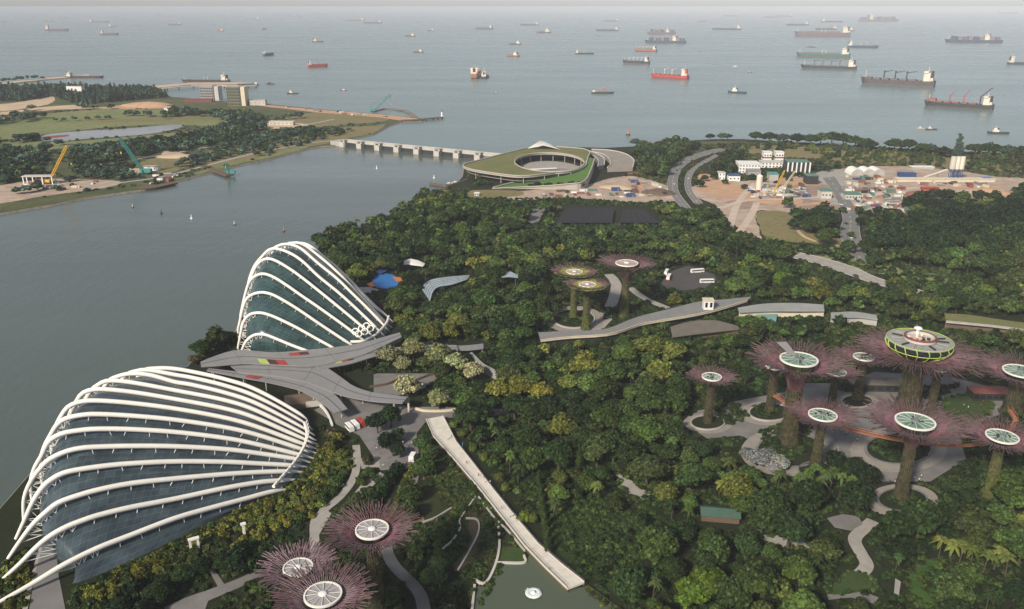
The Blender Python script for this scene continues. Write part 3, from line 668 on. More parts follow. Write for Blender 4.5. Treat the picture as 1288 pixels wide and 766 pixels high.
SV = 'silver supertrees by the near dome'
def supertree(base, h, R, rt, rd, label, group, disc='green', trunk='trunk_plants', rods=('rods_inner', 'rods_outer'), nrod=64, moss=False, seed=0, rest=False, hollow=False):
    drop = 7.5 if rest else 0.0
    rg = random.Random(seed)
    root = thing('supertree', label, 'tree tower', (base.x, base.y, GZ), 0, group)
    neck = (.64 if R > 18 else .76)*h; nrod = max(22, int(R*(2.2 if group != SV else 2.7)))
    # planted core: flared at the root, rough with plants
    b = MB(); n = 28; rows = []
    for i in range(15):
        z = neck*1.06*i/14; t = i/14
        r = rt*(1.0+.65*math.exp(-t*5)-.15*t)
        rows.append([Vector((math.cos(2*PI*k/n)*r*(1+rg.uniform(-.10, .12)), math.sin(2*PI*k/n)*r*(1+rg.uniform(-.10, .12)), z)) for k in range(n)])
    b.loft(rows, closed=True, smooth=False)
    tr = b.build('trunk', M[trunk], root)
    # leafy tufts over the core, denser at the foot
    q = []
    for i in range(420):
        t = rg.random()**1.5; a = rg.uniform(0, 2*PI); r = rt*(1.0+.65*math.exp(-t*5)-.15*t)*rg.uniform(1.0, 1.14); z = neck*t
        q.append((math.cos(a)*r, math.sin(a)*r, z))
    pb = MB()
    for p in q:
        s = rg.uniform(.35, .8); d = Vector((p[0], p[1], rg.uniform(0, 3))).normalized(); a = d.orthogonal().normalized()*s; c = d.cross(a).normalized()*s*.8; p = Vector(p); a = a+d*rg.uniform(-.3, .3)
        pb.add([p-a-c, p+a-c, p+a+c, p-a+c], [(0, 1, 2, 3)])
    pb.build('climbing_plants', M[trunk], tr)
    def prof(t):      # trumpet profile, t = 0 at the neck .. 1 at the rim
        return rt*.86 + (R-rt*.86)*t**1.6, neck + (h-neck)*(1-max(0, 1-t)**1.9)
    # outer steel skin over the trunk: slim uprights that run on into the rods
    sb = MB()
    for k in range(18):
        a = 2*PI*k/18; tw = .4
        sb.tube([(math.cos(a+tw*(1-s))*rt*(1.06+.55*math.exp(-s*6)), math.sin(a+tw*(1-s))*rt*(1.06+.55*math.exp(-s*6)), neck*s) for s in (.45, .65, .85, 1.0)], .09, 4, cap=False)
    sb.build('trunk_rod_skin', M['trunk_steel'], root)
    # branches
    b = MB()
    def P3(a, t, lift=0): 
        r, z = prof(t); return Vector((math.cos(a)*r, math.sin(a)*r, z+lift-drop*t))
    w = 2*PI/nrod; sc = R/14.0
    for k in range(nrod):
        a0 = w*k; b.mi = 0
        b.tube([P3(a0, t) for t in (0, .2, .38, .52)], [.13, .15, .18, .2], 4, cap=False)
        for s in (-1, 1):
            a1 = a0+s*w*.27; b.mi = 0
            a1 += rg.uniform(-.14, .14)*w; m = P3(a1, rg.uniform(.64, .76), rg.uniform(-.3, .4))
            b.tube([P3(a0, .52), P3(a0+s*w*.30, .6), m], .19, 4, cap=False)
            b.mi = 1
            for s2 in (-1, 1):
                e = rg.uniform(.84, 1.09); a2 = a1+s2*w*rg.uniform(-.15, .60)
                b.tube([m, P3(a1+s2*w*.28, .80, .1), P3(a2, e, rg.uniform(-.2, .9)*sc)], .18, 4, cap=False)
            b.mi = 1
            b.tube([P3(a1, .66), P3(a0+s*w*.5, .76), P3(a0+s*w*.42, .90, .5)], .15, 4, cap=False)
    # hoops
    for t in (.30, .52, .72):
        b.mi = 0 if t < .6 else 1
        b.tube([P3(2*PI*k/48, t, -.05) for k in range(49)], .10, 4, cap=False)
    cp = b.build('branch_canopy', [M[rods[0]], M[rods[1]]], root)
    if moss:
        b = MB(); n = 40
        rows = []
        for i in range(6):
            t = i/5; r = rd*.95+(R*.93-rd*.95)*t
            rows.append([Vector((math.cos(2*PI*k/n)*r*(1+rg.uniform(-.03, .03)), math.sin(2*PI*k/n)*r, h-.2-.7*(1-t)+rg.uniform(-.25, .45)-.5*t*t)) for k in range(n)])
        b.loft(rows, closed=True, smooth=False); b.build('planted_rim', M['moss'], root)
    # inner cone under the disc
    zd = h-(.9 if not hollow else .9)
    if not rest:
        b = MB()
        for k in range(24):
            a = 2*PI*k/24
            b.tube([(math.cos(a)*rt*.8, math.sin(a)*rt*.8, neck*.98), (math.cos(a)*rd*.62, math.sin(a)*rd*.62, neck+(zd-neck)*.6), (math.cos(a)*rd*.97, math.sin(a)*rd*.97, zd-.3)], .15, 4, cap=False)
        b.build('inner_cone', M['trunk_steel' if not moss else rods[0]], root)
        b = MB(); n = 40
        segs = 20
        for k in range(segs):
            a0, a1 = 2*PI*k/segs, 2*PI*(k+1)/segs; am = (a0+a1)/2
            b.mi = (0, 0, 1)[k*7 % 3]
            b.add([(0, 0, zd+.25), (math.cos(a0)*rd, math.sin(a0)*rd, zd), (math.cos(am)*rd, math.sin(am)*rd, zd), (math.cos(a1)*rd, math.sin(a1)*rd, zd)], [(0, 1, 2, 3)])
        b.add([(math.cos(2*PI*k/n)*rd, math.sin(2*PI*k/n)*rd, zd-.25) for k in range(n)], [tuple(reversed(range(n)))])
        dk = b.build('roof_disc', [M['disc_'+disc], M['disc_dark'] if disc == 'green' else M['disc_pale']], root)
        rb = MB(); prf = [(rd*.93, zd+.08), (rd*.93, zd+.36), (rd*1.02, zd+.36), (rd*1.02, zd-.30), (rd*.95, zd-.30)]
        rb.lathe(prf, 44, smooth=False); rb.build('rim_ring', M['white'], dk)
        for k in range(12 if disc != 'pink' else 6):
            a = 2*PI*(k+.3)/12; s = MB()
            s.tube([(math.cos(a)*rd*.22, math.sin(a)*rd*.22, zd+.42), (math.cos(a)*rd*.92, math.sin(a)*rd*.92, zd+.30)], [.06, .11], 5)
            s.build('spoke', M['white_paint'], dk)
        hb = MB(); hb.lathe([(rd*.24, zd+.3), (rd*.24, zd+.6), (rd*.15, zd+.8), (.01, zd+.85)], 18)
        hb.build('hub', M['grey_metal' if disc == 'green' else 'white_paint'], dk)
        if disc == 'green':
            for k in range(9):
                g = MB(); a = rg.uniform(0, 2*PI); r = rg.uniform(.1, .6)*rd; g.box((math.cos(a)*r, math.sin(a)*r, zd+.55), (rg.uniform(.5, 1.2), rg.uniform(.4, 1.0), .5), a, taper=.8)
                g.build('roof_fitting', M['dark_metal'], dk)
    return root

GR = 'supertrees of the main grove'
g = lambda u, v: at(u, v)
T = []
def st(bu, bv, tu, tv, rx, rdx, rt, label, group=GR, **kw):
    """base line, disc centre line, canopy and disc radius in survey units"""
    base = at(bu, bv); h = height_at(base, tu, tv)-GZ+.9
    dist = math.sqrt(base.x**2+base.y**2+(CAM_H-h)**2); s = dist/F_PX
    # foreshortening: horizontal extent scales with depth
    w = base.y*math.cos(PITCH)+(CAM_H-h)*math.sin(PITCH); s = w/F_PX
    T.append((bu, bv, tu, tv, rx)); 
    o = supertree(base, h, rx*s, rt, rdx*s, label, group, seed=len(T), **kw)
    o['survey_h'] = h; del o['survey_h']
    return o, base, h, s
st(890, 532, 892, 474, 32, 12.22, 1.64, 'slim supertree standing alone at the left edge of the grove plaza', nrod=37)
st(968, 518, 967, 461, 24, 11.28, 1.79, 'supertree half hidden behind the big one with the walkway stub', nrod=36)
st(991, 558, 995, 452, 60, 23.03, 3.6, 'big supertree with a grey solar sail on its disc, where the skywalk starts', nrod=60)
st(1045, 512, 1046, 468, 30, 12.69, 1.64, 'short supertree right behind the big one with the solar sail', nrod=36)
st(1078, 503, 1085, 449, 34, 12.69, 1.87, 'supertree on a round stone planter at the back of the plaza', nrod=38)
REST = st(1140, 520, 1147, 427, 76, 37.6, 4.9, 'tallest supertree carrying a round rooftop bar with lime green posts', nrod=69, rest=True)
st(1170, 520, 1176, 463, 32, 11.75, 1.79, 'supertree tucked behind the tall one with the rooftop bar, to its right', nrod=36)
st(1272, 520, 1279, 467, 56, 20.68, 3.6, 'big supertree cut off by the right-hand picture edge', nrod=57)
st(1025, 590, 1030, 522, 44, 17.39, 1.83, 'supertree left of the skywalk bend with a brown planted trunk', nrod=46)
st(1133, 626, 1145, 530, 62, 23.5, 2.15, 'nearest tall supertree, its trunk in front of the curved skywalk', nrod=57)
st(1243, 625, 1252, 549, 52, 18.8, 1.87, 'supertree at the right end of the skywalk with a dark green trunk', nrod=50, trunk='trunk_plants_green')
GD = 'golden supertrees by the long roof'
st(721, 400, 722, 342, 28, 10.34, 1.87, 'golden supertree with a mossy rim, rear left of its trio', GD, disc='pink', moss=True, trunk='trunk_plants_green', nrod=36)
st(737, 414, 737, 358, 28, 10.81, 2.03, 'golden supertree with a mossy rim, front of its trio', GD, disc='pink', moss=True, trunk='trunk_plants_green', nrod=36)
st(785, 398, 786, 331, 35, 14.1, 2.26, 'golden supertree with bare purple branches, tallest of its trio', GD, disc='pink', trunk='trunk_plants_green', nrod=40)
SV = 'silver supertrees by the near dome'
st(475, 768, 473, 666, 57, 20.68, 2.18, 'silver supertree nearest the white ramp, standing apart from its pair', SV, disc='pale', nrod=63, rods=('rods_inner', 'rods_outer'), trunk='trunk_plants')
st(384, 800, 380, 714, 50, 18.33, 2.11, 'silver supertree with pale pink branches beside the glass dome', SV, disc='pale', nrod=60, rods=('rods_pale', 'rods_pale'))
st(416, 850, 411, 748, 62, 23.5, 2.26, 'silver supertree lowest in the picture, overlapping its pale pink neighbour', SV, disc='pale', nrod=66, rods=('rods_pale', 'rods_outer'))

# rooftop bar of the tallest tower
root, base, h, s = REST; rd = 37.6*s
b = MB(); b.lathe([(4.6, .60*h), (rd*.45, .72*h), (rd*.72, .82*h), (rd*.94, h-4.0), (rd*.97, h-1.6), (rd*.2, h-1.5), (.01, h-1.5)], 40, smooth=False)
b.build('bar_bowl', M['dark_glass'], root)
b = MB(); b.lathe([(rd*.93, h-1.35), (rd*1.02, h-1.30), (rd*1.02, h-1.65), (rd*.93, h-1.7)], 44, smooth=False); b.lathe([(rd*.93, h-1.35), (.01, h-1.2)], 44); b.build('bar_terrace', M['roof_pale'], root)
for k in range(18):
    a = 2*PI*k/18; p = MB()
    p.tube([(math.cos(a+d)*r, math.sin(a+d)*r, z) for r, z, d in ((rd*.62, h-9.2, 0), (rd*.86, h-7.0, .03), (rd*1.0, h-4.6, .05), (rd*1.06, h-2.6, .03), (rd*1.02, h-.9, -.02))], .24, 5)
    p.build('lime_post', M['lime'], root)
for z_, r_ in ((h-1.0, 1.03), (h-4.6, 1.01)):
    p = MB(); p.tube([(math.cos(2*PI*k/44)*rd*r_, math.sin(2*PI*k/44)*rd*r_, z_) for k in range(45)], .2, 5); p.build('lime_rail', M['lime'], root)
p = MB(); p.lathe([(rd*.44, h-1.2), (rd*.50, h-1.0), (rd*.50, h+1.0), (rd*.46, h+1.0), (rd*.44, h-.4), (.01, h-.4)], 32, smooth=False); p.build('upper_deck', M['pale_concrete'], root)
p = MB(); p.lathe([(rd*.44, h+1.02), (rd*.51, h+1.06), (rd*.51, h+.3)], 32, smooth=False); p.build('deck_ring', M['dull_red'], root)
for k in range(22):
    a = random.uniform(0, 2*PI); r = random.uniform(.05, .40)*rd; p = MB()
    p.box((math.cos(a)*r, math.sin(a)*r, h+.15), (random.uniform(.6, 1.6), random.uniform(.5, 1.2), random.uniform(.6, 1.5)), a); p.build('deck_furniture', M[random.choice(['white_paint', 'orange', 'dark_metal', 'pale_concrete'])], root)
for k in range(16):
    a = 2*PI*k/16+.1; p = MB(); p.box((math.cos(a)*rd*.72, math.sin(a)*rd*.72, h-.9), (rd*.34, .9, .5), a); p.build('terrace_parasol', M['roof_pale' if k % 3 else 'dark_metal'], root)
p = MB(); p.cyl((rd*.1, rd*.42, h-.4), .9, 3.0, 12); p.lathe([(1.9, 0), (2.1, .5), (1.2, 1.0), (.01, 1.1)], 18, (rd*.1, rd*.42, h+2.4)); p.build('roof_pavilion', M['white_paint'], root)
# solar sail on the big tower
for o in list(COL.objects):
    if o.get('label', '').startswith('big supertree with a grey solar sail'):
        h3 = height_at(at(991, 558), 995, 452)-GZ+.9
        p = MB(); p.slab([(-3.6, 2.0, h3+.5), (-7.4, 11, h3+3.2)], [(-.6, 2.0, h3+.5), (-2.6, 11.5, h3+3.2)], .2); p.tube([(-1.2, 1.2, h3-.6), (-2.2, 3.5, h3+.8)], .3, 5); p.build('solar_sail', M['roof_grey'], o)
# ---------------------------------------------------------------- forecourt canopies between the domes
def canopy(label, A, B, z, seams=2, cols=7, tiles=None, name='forecourt_canopy', m='roof_grey', group='grey forecourt canopies', rise=0.0, cat='canopy'):
    """A, B: the two long roof edges as survey lines at height z"""
    zz = z if callable(z) else (lambda t: z)
    PA = smooth_line([at(u, v, zz(i/(len(A)-1))) for i, (u, v) in enumerate(A)], 6); PB = smooth_line([at(u, v, zz(i/(len(B)-1))) for i, (u, v) in enumerate(B)], 6)
    n = 24; PA = resample(PA, n); PB = resample(PB, n)
    c = (PA[n//2]+PB[n//2])*.5
    root = thing(name, label, cat, (c.x, c.y, GZ), 0, group); off = -root.location
    b = MB(); b.slab([p+off for p in PA], [p+off for p in PB], .55); b.build('roof', M[m], root)
    for k in range(1, seams+1):
        f = k/(seams+1); s = MB()
        s.tube([p.lerp(q, f)+off+Vector((0, 0, .02)) for p, q in zip(PA, PB)], .16, 4); s.build('seam', M['dark_metal'], root)
    for k in range(1, 5):
        i = k*n//5; s = MB(); s.tube([PA[i]+off+Vector((0, 0, .01)), PB[i]+off+Vector((0, 0, .01))], .11, 4); s.build('seam', M['grey_metal'], root)
    for k in range(cols):
        i = 1+int(k*(n-3)/max(1, cols-1)); p = PA[i].lerp(PB[i], .80 if k % 2 == 0 else .25)
        s = MB(); s.cyl((p.x+off.x, p.y+off.y, GZ+off.z), .32, p.z-GZ-.5, 8); s.build('column', M['pale_concrete'], root)
    for (i, f0, f1, colr, wd) in (tiles or []):
        s = MB(); q = [PA[i].lerp(PB[i], f0), PA[i+wd].lerp(PB[i+wd], f0), PA[i+wd].lerp(PB[i+wd], f1), PA[i].lerp(PB[i], f1)]
        s.prism([(p.x+off.x, p.y+off.y) for p in q], q[0].z+off.z+.03, q[0].z+off.z+.12); s.build('coloured_panel', M[colr], root)
    return root
canopy('long grey canopy under the tall dome with a lime, red and maroon panel', [(252, 455), (272, 447), (300, 440), (345, 443), (385, 440), (425, 436), (455, 431), (503, 418)],
       [(253, 461), (280, 459), (310, 457), (350, 459), (395, 460), (430, 453), (462, 444), (505, 424)], 10, 1, 6,
       [(6, .62, .97, 'lime', 1), (7, .62, .97, 'maroon', 1), (8, .62, .97, 'red', 1), (10, .12, .3, 'red', 1), (11, .12, .3, 'maroon', 1)])
canopy('grey canopy arm running right to the pale flowering trees, with striped panels', [(388, 453), (415, 449), (440, 443), (478, 439), (530, 434), (574, 434)],
       [(402, 464), (425, 460), (445, 456), (480, 446), (530, 440), (576, 440)], 9.4, 1, 7,
       [(3, .2, .75, 'lime', 1), (4, .2, .75, 'red', 1), (5, .2, .75, 'maroon', 1)])
canopy('grey canopy swooping to the taxi court, its tip above two white posts', [(290, 460), (340, 458), (385, 457), (405, 459), (430, 475), (446, 486), (474, 494.5), (513, 499)],
       [(300, 468), (340, 472), (380, 479), (403, 487), (421, 494), (440, 499.5), (470, 504.5), (506, 507)], 9.0, 1, 7)
canopy('grey canopy arm curving down towards the vehicles at the court', [(262, 463), (305, 468), (345, 473), (380, 480), (403, 488), (420, 495), (437, 514)],
       [(260, 466), (300, 474), (333, 480), (360, 486), (380, 492), (405, 507), (421, 519)], 8.4, 1, 6, [(6, .35, .9, 'red', 1), (7, .35, .9, 'dull_red', 1)])
canopy('slim grey walkway canopy leading from the forecourt to the long white wall', [(570, 435), (590, 434), (608, 432)], [(570, 440), (590, 440), (608, 438)], 8, 0, 3)
# entrance block and terrace wall of the court
def block(name, label, cat, c, size, rz, m, roofm=None, win=None, parent=None, group=None):
    root = thing(name, label, cat, (c.x, c.y, GZ), rz, group)
    L, Wd, Hh = size; b = MB(); b.box((0, 0, Hh/2), (L, Wd, Hh)); b.build('wall', M[m], root)
    r = MB(); r.box((0, 0, Hh+.3), (L+1.2, Wd+1.2, .5)); r.build('roof', M[roofm or m], root)
    if win:
        nx, nz, ww, wh = win
        for k in range(nz):
            for i in range(nx):
                x = -L/2 + L*(i+.5)/nx; z = Hh*(k+.5)/nz
                w_ = MB(); w_.box((x, -Wd/2-.05, z), (ww, .25, wh)); w_.build('window', M['dark_glass'], root)
    return root
p = at(505, 517); r = thing('porch', 'small dark porch on two cream posts at the tip of a canopy', 'porch', (p.x, p.y, GZ), .1)
b = MB(); b.box((0, 0, 6.2), (9, 6, .6)); b.build('roof', M['dark_metal'], r)
for x in (-3.6, 3.8):
    b = MB(); b.box((x, -2.4, 2.95), (.9, .9, 5.9)); b.build('post', M['cream'], r)
def wall_line(name, label, cat, line, h, th, m, group=None, z=GZ):
    L = smooth_line([at(u, v, z) for u, v in line], 6); c = L[len(L)//2]
    r = thing(name, label, cat, (c.x, c.y, z), 0, group); A = []; B = []
    for i, p in enumerate(L):
        d = L[min(i+1, len(L)-1)]-L[max(i-1, 0)]; nrm = Vector((-d.y, d.x, 0)).normalized()*th/2
        A.append(p+nrm-c+Vector((0, 0, h))); B.append(p-nrm-c+Vector((0, 0, h)))
    b = MB(); b.slab(A, B, h+.2); b.build('wall', M[m], r); return r
wall_line('retaining_wall', 'grey concrete wall climbing right of the pale flowering trees', 'wall', [(592, 452), (606, 466), (620, 474), (632, 482)], 4.5, 2.0, 'roof_pale')
wall_line('retaining_wall', 'low tan wall curving behind the taxi court', 'wall', [(465, 488), (488, 484), (508, 476), (520, 480), (545, 472), (575, 473), (600, 476)], 1.3, .8, 'brown')
wall_line('retaining_wall', 'cream kerb wall under the round planting at the court exit', 'wall', [(522, 515), (535, 518), (560, 518), (582, 515)], 1.2, 1.0, 'cream')
wall_line('retaining_wall', 'white curved kerb beside the near dome entrance', 'wall', [(394, 508), (404, 512), (412, 522), (418, 536)], 1.4, .9, 'white_paint')
p = at(385, 503, 4); r = thing('entrance_deck', 'brown timber deck with a green strip between the near dome and the canopy', 'deck', (p.x, p.y, GZ), .3)
b = MB(); b.box((0, 0, 1.6), (22, 12, 3.2)); b.build('deck', M['wood'], r)
b = MB(); b.box((9, -2, 3.5), (2.2, 9, .5)); b.build('green_strip', M['green_roof'], r)
b = MB(); b.box((4, -6.2, 2.2), (9, .5, 3.2)); b.build('parapet', M['pale_concrete'], r)

# white ramp to the lake
def ramp():
    L = [(536, 527), (545, 548), (574, 580), (604, 615), (634, 653), (660, 686), (684, 711), (714, 740)]; R_ = [(557, 523), (574, 556), (597, 585), (624, 620), (651, 653.5), (677, 684), (707, 710), (735, 732)]
    A = [at(u, v, 4.0) for u, v in L]; B = [at(u, v, 4.0) for u, v in R_]; c = (A[3]+B[3])*.5
    r = thing('walkway_ramp', 'long straight pale concrete walkway running down to the green lake', 'walkway', (c.x, c.y, GZ)); off = -r.location
    b = MB(); b.slab([p+off for p in A], [p+off for p in B], .8); b.build('deck', M['ramp_deck'], r)
    for E_, sgn in ((A, 1), (B, -1)):
        k = MB(); k.tube([p+off+Vector((0, 0, .15)) for p in E_], .28, 4); k.build('kerb', M['pale_concrete'], r)
        k = MB(); k.loft([[p+off+Vector((0, 0, -.8)) for p in E_], [Vector((p.x, p.y, GZ-.5))+off for p in E_]], smooth=False); k.build('side_wall', M['brown'], r)
    for E_ in (A, B):
        P = resample(E_, 50)
        k = MB(); k.tube([p+off+Vector((0, 0, 1.2)) for p in P], .07, 4); k.build('handrail', M['grey_metal'], r)
        for p in P[::1]:
            k = MB(); k.tube([p+off, p+off+Vector((0, 0, 1.2))], .07, 4); k.build('rail_post', M['grey_metal'], r)
mat('ramp_deck', (.66, .615, .54), (.52, .48, .42), rough=.9, scale=.35, contrast=1.2, bump=.1)
ramp()
p0, p1 = at(736, 738, 3.2), at(790, 778, 3.2)
r = thing('boardwalk', 'dark timber boardwalk continuing past the foot of the pale walkway', 'boardwalk', (p0.x, p0.y, GZ)); d = (p1-p0); nv = Vector((-d.y, d.x, 0)).normalized()*1.5
b = MB(); b.slab([nv, d+nv], [-nv, d-nv], .4); b.build('deck', M['dark_metal'], r)
for s in (1, -1):
    b = MB(); b.tube([nv*s+Vector((0, 0, 1.1)), d+nv*s+Vector((0, 0, 1.1))], .06, 4); b.build('handrail', M['brown'], r)
    for k in range(14):
        q = nv*s+d*(k/13); b = MB(); b.tube([q, q+Vector((0, 0, 1.1))], .09, 4); b.build('rail_post', M['brown'], r)
wall_line('pond_wall', 'stone edging along the left bank of the green lake', 'wall', [(590, 790), (594, 766), (597, 737)], .9, .9, 'pale_concrete')
wall_line('pond_wall', 'stone edging below the terraced field at the lake corner', 'wall', [(594, 729), (610, 735), (622, 715), (628, 690), (627, 664)], .9, .9, 'pale_concrete')
wall_line('pond_wall', 'stone edging of the square yellow planting bed by the lake', 'wall', [(626, 709), (659, 709), (659, 700)], .9, .8, 'pale_concrete')
wall_line('terrace_wall', 'thin curved stone edge on the terraces, innermost', 'wall', [(598, 626), (585, 645), (578, 656), (579, 665), (570, 680), (557, 692)], .8, .6, 'concrete', 'stone edges of the terraced field')
wall_line('terrace_wall', 'thin curved stone edge on the terraces, middle one', 'wall', [(586, 653), (600, 655), (602, 670), (590, 695), (576, 719)], .8, .6, 'concrete', 'stone edges of the terraced field')
wall_line('terrace_wall', 'long stone edge running beside the pale walkway', 'wall', [(602, 626), (620, 650), (640, 670), (660, 694)], .8, .6, 'concrete', 'stone edges of the terraced field')
wall_line('terrace_wall', 'short stone edge below the bare soil patch', 'wall', [(532, 658), (548, 652), (568, 640)], .8, .6, 'concrete', 'stone edges of the terraced field')
p = at(671, 746, .6+GZ); r = thing('fountain', 'white fountain jet bubbling in the green lake', 'fountain', (p.x, p.y, GZ+.6))
b = MB(); b.lathe([(3.0, .04), (2.6, .3), (1.9, .42), (1.5, .22), (.9, .3), (.5, .9), (.01, 1.1)], 18, smooth=False); b.build('spray', M['foam'], r)
b = MB()
for k in range(26):
    a = random.uniform(0, 2*PI); q = random.uniform(1.9, 3.2); b.box((math.cos(a)*q, math.sin(a)*q, .07), (.5, .25, .08), a)
b.build('splash_ring', M['foam'], r)['kind'] = 'stuff'
for (u, v, lab, rz) in ((246, 695, 'white portal vent standing near the front edge of the low dome', .5), (308, 676, 'slim white vent mast beside the planted slope of the low dome', .5)):
    p = at(u, v); r = thing('vent_portal', lab, 'vent', (p.x, p.y, GZ), rz)
    xs = (-1.4, 1.4) if 'portal' in lab else (0,)
    for x in xs:
        b = MB(); b.box((x, 0, 3), (.9, 1.0, 6.0), taper=.9); b.build('post', M['white'], r)
    b = MB(); b.box((0, 0, 6.3), (4.0 if len(xs) > 1 else 2.0, 1.4, .7)); b.build('cap', M['white'], r)

# the elevated red skywalk
line = smooth_line([at(u, v, 21) for u, v in ((974, 497), (990, 507), (1020, 523), (1060, 537), (1105, 548), (1150, 556), (1200, 560), (1235, 557), (1262, 548), (1277, 530), (1270, 515))], 8)
c = line[30]; r = thing('skywalk', 'narrow orange aerial walkway curving between the supertrees', 'footbridge', (c.x, c.y, GZ)); off = -r.location; A = []; B = []
for i, p in enumerate(line):
    d = line[min(i+1, len(line)-1)]-line[max(i-1, 0)]; nv = Vector((-d.y, d.x, 0)).normalized()*.95; A.append(p+nv+off); B.append(p-nv+off)
b = MB(); b.slab(A, B, .5); b.build('deck', M['skywalk_deck'] if 'skywalk_deck' in M else mat('skywalk_deck', (.36, .15, .07), (.26, .10, .05), rough=.7, scale=.5), r)
for E_ in (A, B):
    b = MB(); b.tube([p+Vector((0, 0, 1.15)) for p in E_], .09, 4); b.build('handrail', M['orange'], r)
b = MB(); b.tube([p+off+Vector((0, 0, -.7)) for p in line], .35, 5); b.build('spine_tube', M['dull_red'], r)
for i in range(2, len(line)-2, 3):
    b = MB(); b.tube([A[i], A[i]+Vector((0, 0, 1.15))], .06, 4); b.tube([B[i], B[i]+Vector((0, 0, 1.15))], .06, 4); b.tube([A[i], B[i]], .06, 4); b.build('rail_frame', M['dull_red'], r)
# round planters of the plaza
for (u, v, rx, ry, lab) in ((890, 533, 22, 9, 'round stone planter at the foot of the lone slim supertree'), (968, 520, 27, 11, 'curved stone planter left of the big sail-topped supertree'), (994, 568, 44, 22, 'large round planter around the big sail-topped supertree'),
                            (1078, 506, 20, 8, 'round stone planter of the supertree at the back of the plaza'), (1130, 566, 43, 20, 'largest round planter, full of shrubs, under the curved skywalk'), (1135, 630, 32, 15, 'dark-rimmed planter around the nearest tall supertree'), (1025, 592, 22, 10, 'planter at the foot of the supertree left of the skywalk bend'),
                            (722, 402, 27, 12, 'round planter under the mossy golden supertree at the rear')):
    pts = [at(u+math.cos(2*PI*k/28)*rx, v+math.sin(2*PI*k/28)*ry) for k in range(28)]; c = at(u, v)
    r = thing('round_planter', lab, 'planter', (c.x, c.y, GZ), 0, 'round planters of the supertree plazas')
    b = MB(); rows = []
    for f, z in ((1.0, 0), (1.0, 1.0), (.93, 1.0), (.93, .6)): rows.append([(c+(p-c)*f)-c+Vector((0, 0, z)) for p in pts])
    b.loft(rows, smooth=False, closed=True); b.build('kerb', M['grey_metal'] if v > 560 else M['concrete'], r)
    b = MB(); b.sheet([(p-c)*.935+Vector((0, 0, .7)) for p in pts]); b.build('soil', M['garden_soil'], r)
    pave = [((p-c)*1.42+c) for p in pts]
    _layer[0] += 1; HARD.append([(p.x, p.y) for p in pave]); world_sheet('paving_ring', [(p.x, p.y) for p in pave], M['ring_paving'] if 'ring_paving' in M else mat('ring_paving', (.30, .27, .235), (.21, .19, .17), rough=.9, scale=.3), GZ+.03+.0015*_layer[0])

# ---------------------------------------------------------------- the long roofs behind the golden trio
def long_roof(name, label, A, B, z, m, fascia=None, fside='B', group=None, wall=None, cat='roof building'):
    PA = resample(smooth_line([at(u, v, z) for u, v in A], 6), 24); PB = resample(smooth_line([at(u, v, z) for u, v in B], 6), 24); c = (PA[12]+PB[12])*.5
    r = thing(name, label, cat, (c.x, c.y, GZ), 0, group); off = -r.location
    b = MB(); b.slab([p+off for p in PA], [p+off for p in PB], .5); b.build('roof', M[m], r)
    if fascia:
        b = MB(); b.loft([[p+off+Vector((0, -.12, .35)) for p in PB], [p+off+Vector((0, -.12, -1.1)) for p in PB]], smooth=False); b.tube([p+off+Vector((0, -.1, .3)) for p in PB], .3, 4); b.build('fascia', M[fascia], r)
    if wall:
        b = MB(); b.loft([[p.lerp(q, .15)+off+Vector((0, 0, -.5)) for p, q in zip(PB, PA)], [Vector((p.lerp(q, .15).x, p.lerp(q, .15).y, GZ))+off for p, q in zip(PB, PA)]], smooth=False); b.build('wall', M[wall], r)
    return r
long_roof('rest_pavilion', 'long grey walk-on roof with a bright cream edge below the golden trio', [(677, 418), (715, 416), (760, 414), (800, 399), (840, 389), (880, 379), (905, 377), (945, 373)], [(680, 428), (715, 424), (768, 420), (805, 408), (838, 402), (868, 397), (900, 390), (940, 378)], 7, 'roof_drive', 'cream', wall='dark_metal') if 'roof_drive' in M or mat('roof_drive', (.23, .225, .22), (.17, .168, .165), rough=.85, scale=.15) else None
long_roof('garden_building', 'low building with a long pale green-grey roof and a cream end wall', [(928, 387), (960, 382), (1000, 381), (1036, 383)], [(930, 393), (965, 391), (1000, 391), (1037, 391)], 8, 'roof_pale', None, wall='cream')
p = at(1022, 399); block('end_wall', 'cream end wall of the pale green-grey roofed building', 'wall', p, (14, 3, 6.5), .1, 'cream') if False else None
long_roof('garden_building', 'flat green-grey roof half hidden in trees right of the cream wall', [(1045, 393), (1075, 392), (1102, 396)], [(1045, 400), (1078, 399), (1104, 402)], 7, 'roof_pale', None, wall='concrete')
long_roof('garden_building', 'brownish flat roof with a row of small vents below the cream edge', [(843, 411), (870, 404), (900, 403), (928, 410)], [(846, 424), (875, 420), (902, 417), (930, 414)], 6, 'roof_brown', None, wall='brown') if mat('roof_brown', (.17, .15, .12), (.11, .10, .08), rough=.9, scale=.2) else None
long_roof('garden_building', 'planted flat roof with a white end wall at the right edge', [(1188, 394), (1220, 396), (1260, 402), (1320, 410)], [(1190, 404), (1222, 407), (1260, 411), (1320, 420)], 8, 'roof_turf', 'concrete', wall='brown')
long_roof('swimming_pavilion', 'flat turquoise panel beside the pale green-grey roof', [(950, 394), (978, 393)], [(952, 404), (976, 405)], 5, 'teal_pale', None) if mat('teal_pale', (.20, .36, .34), (.15, .28, .27), rough=.4, scale=.2) else None
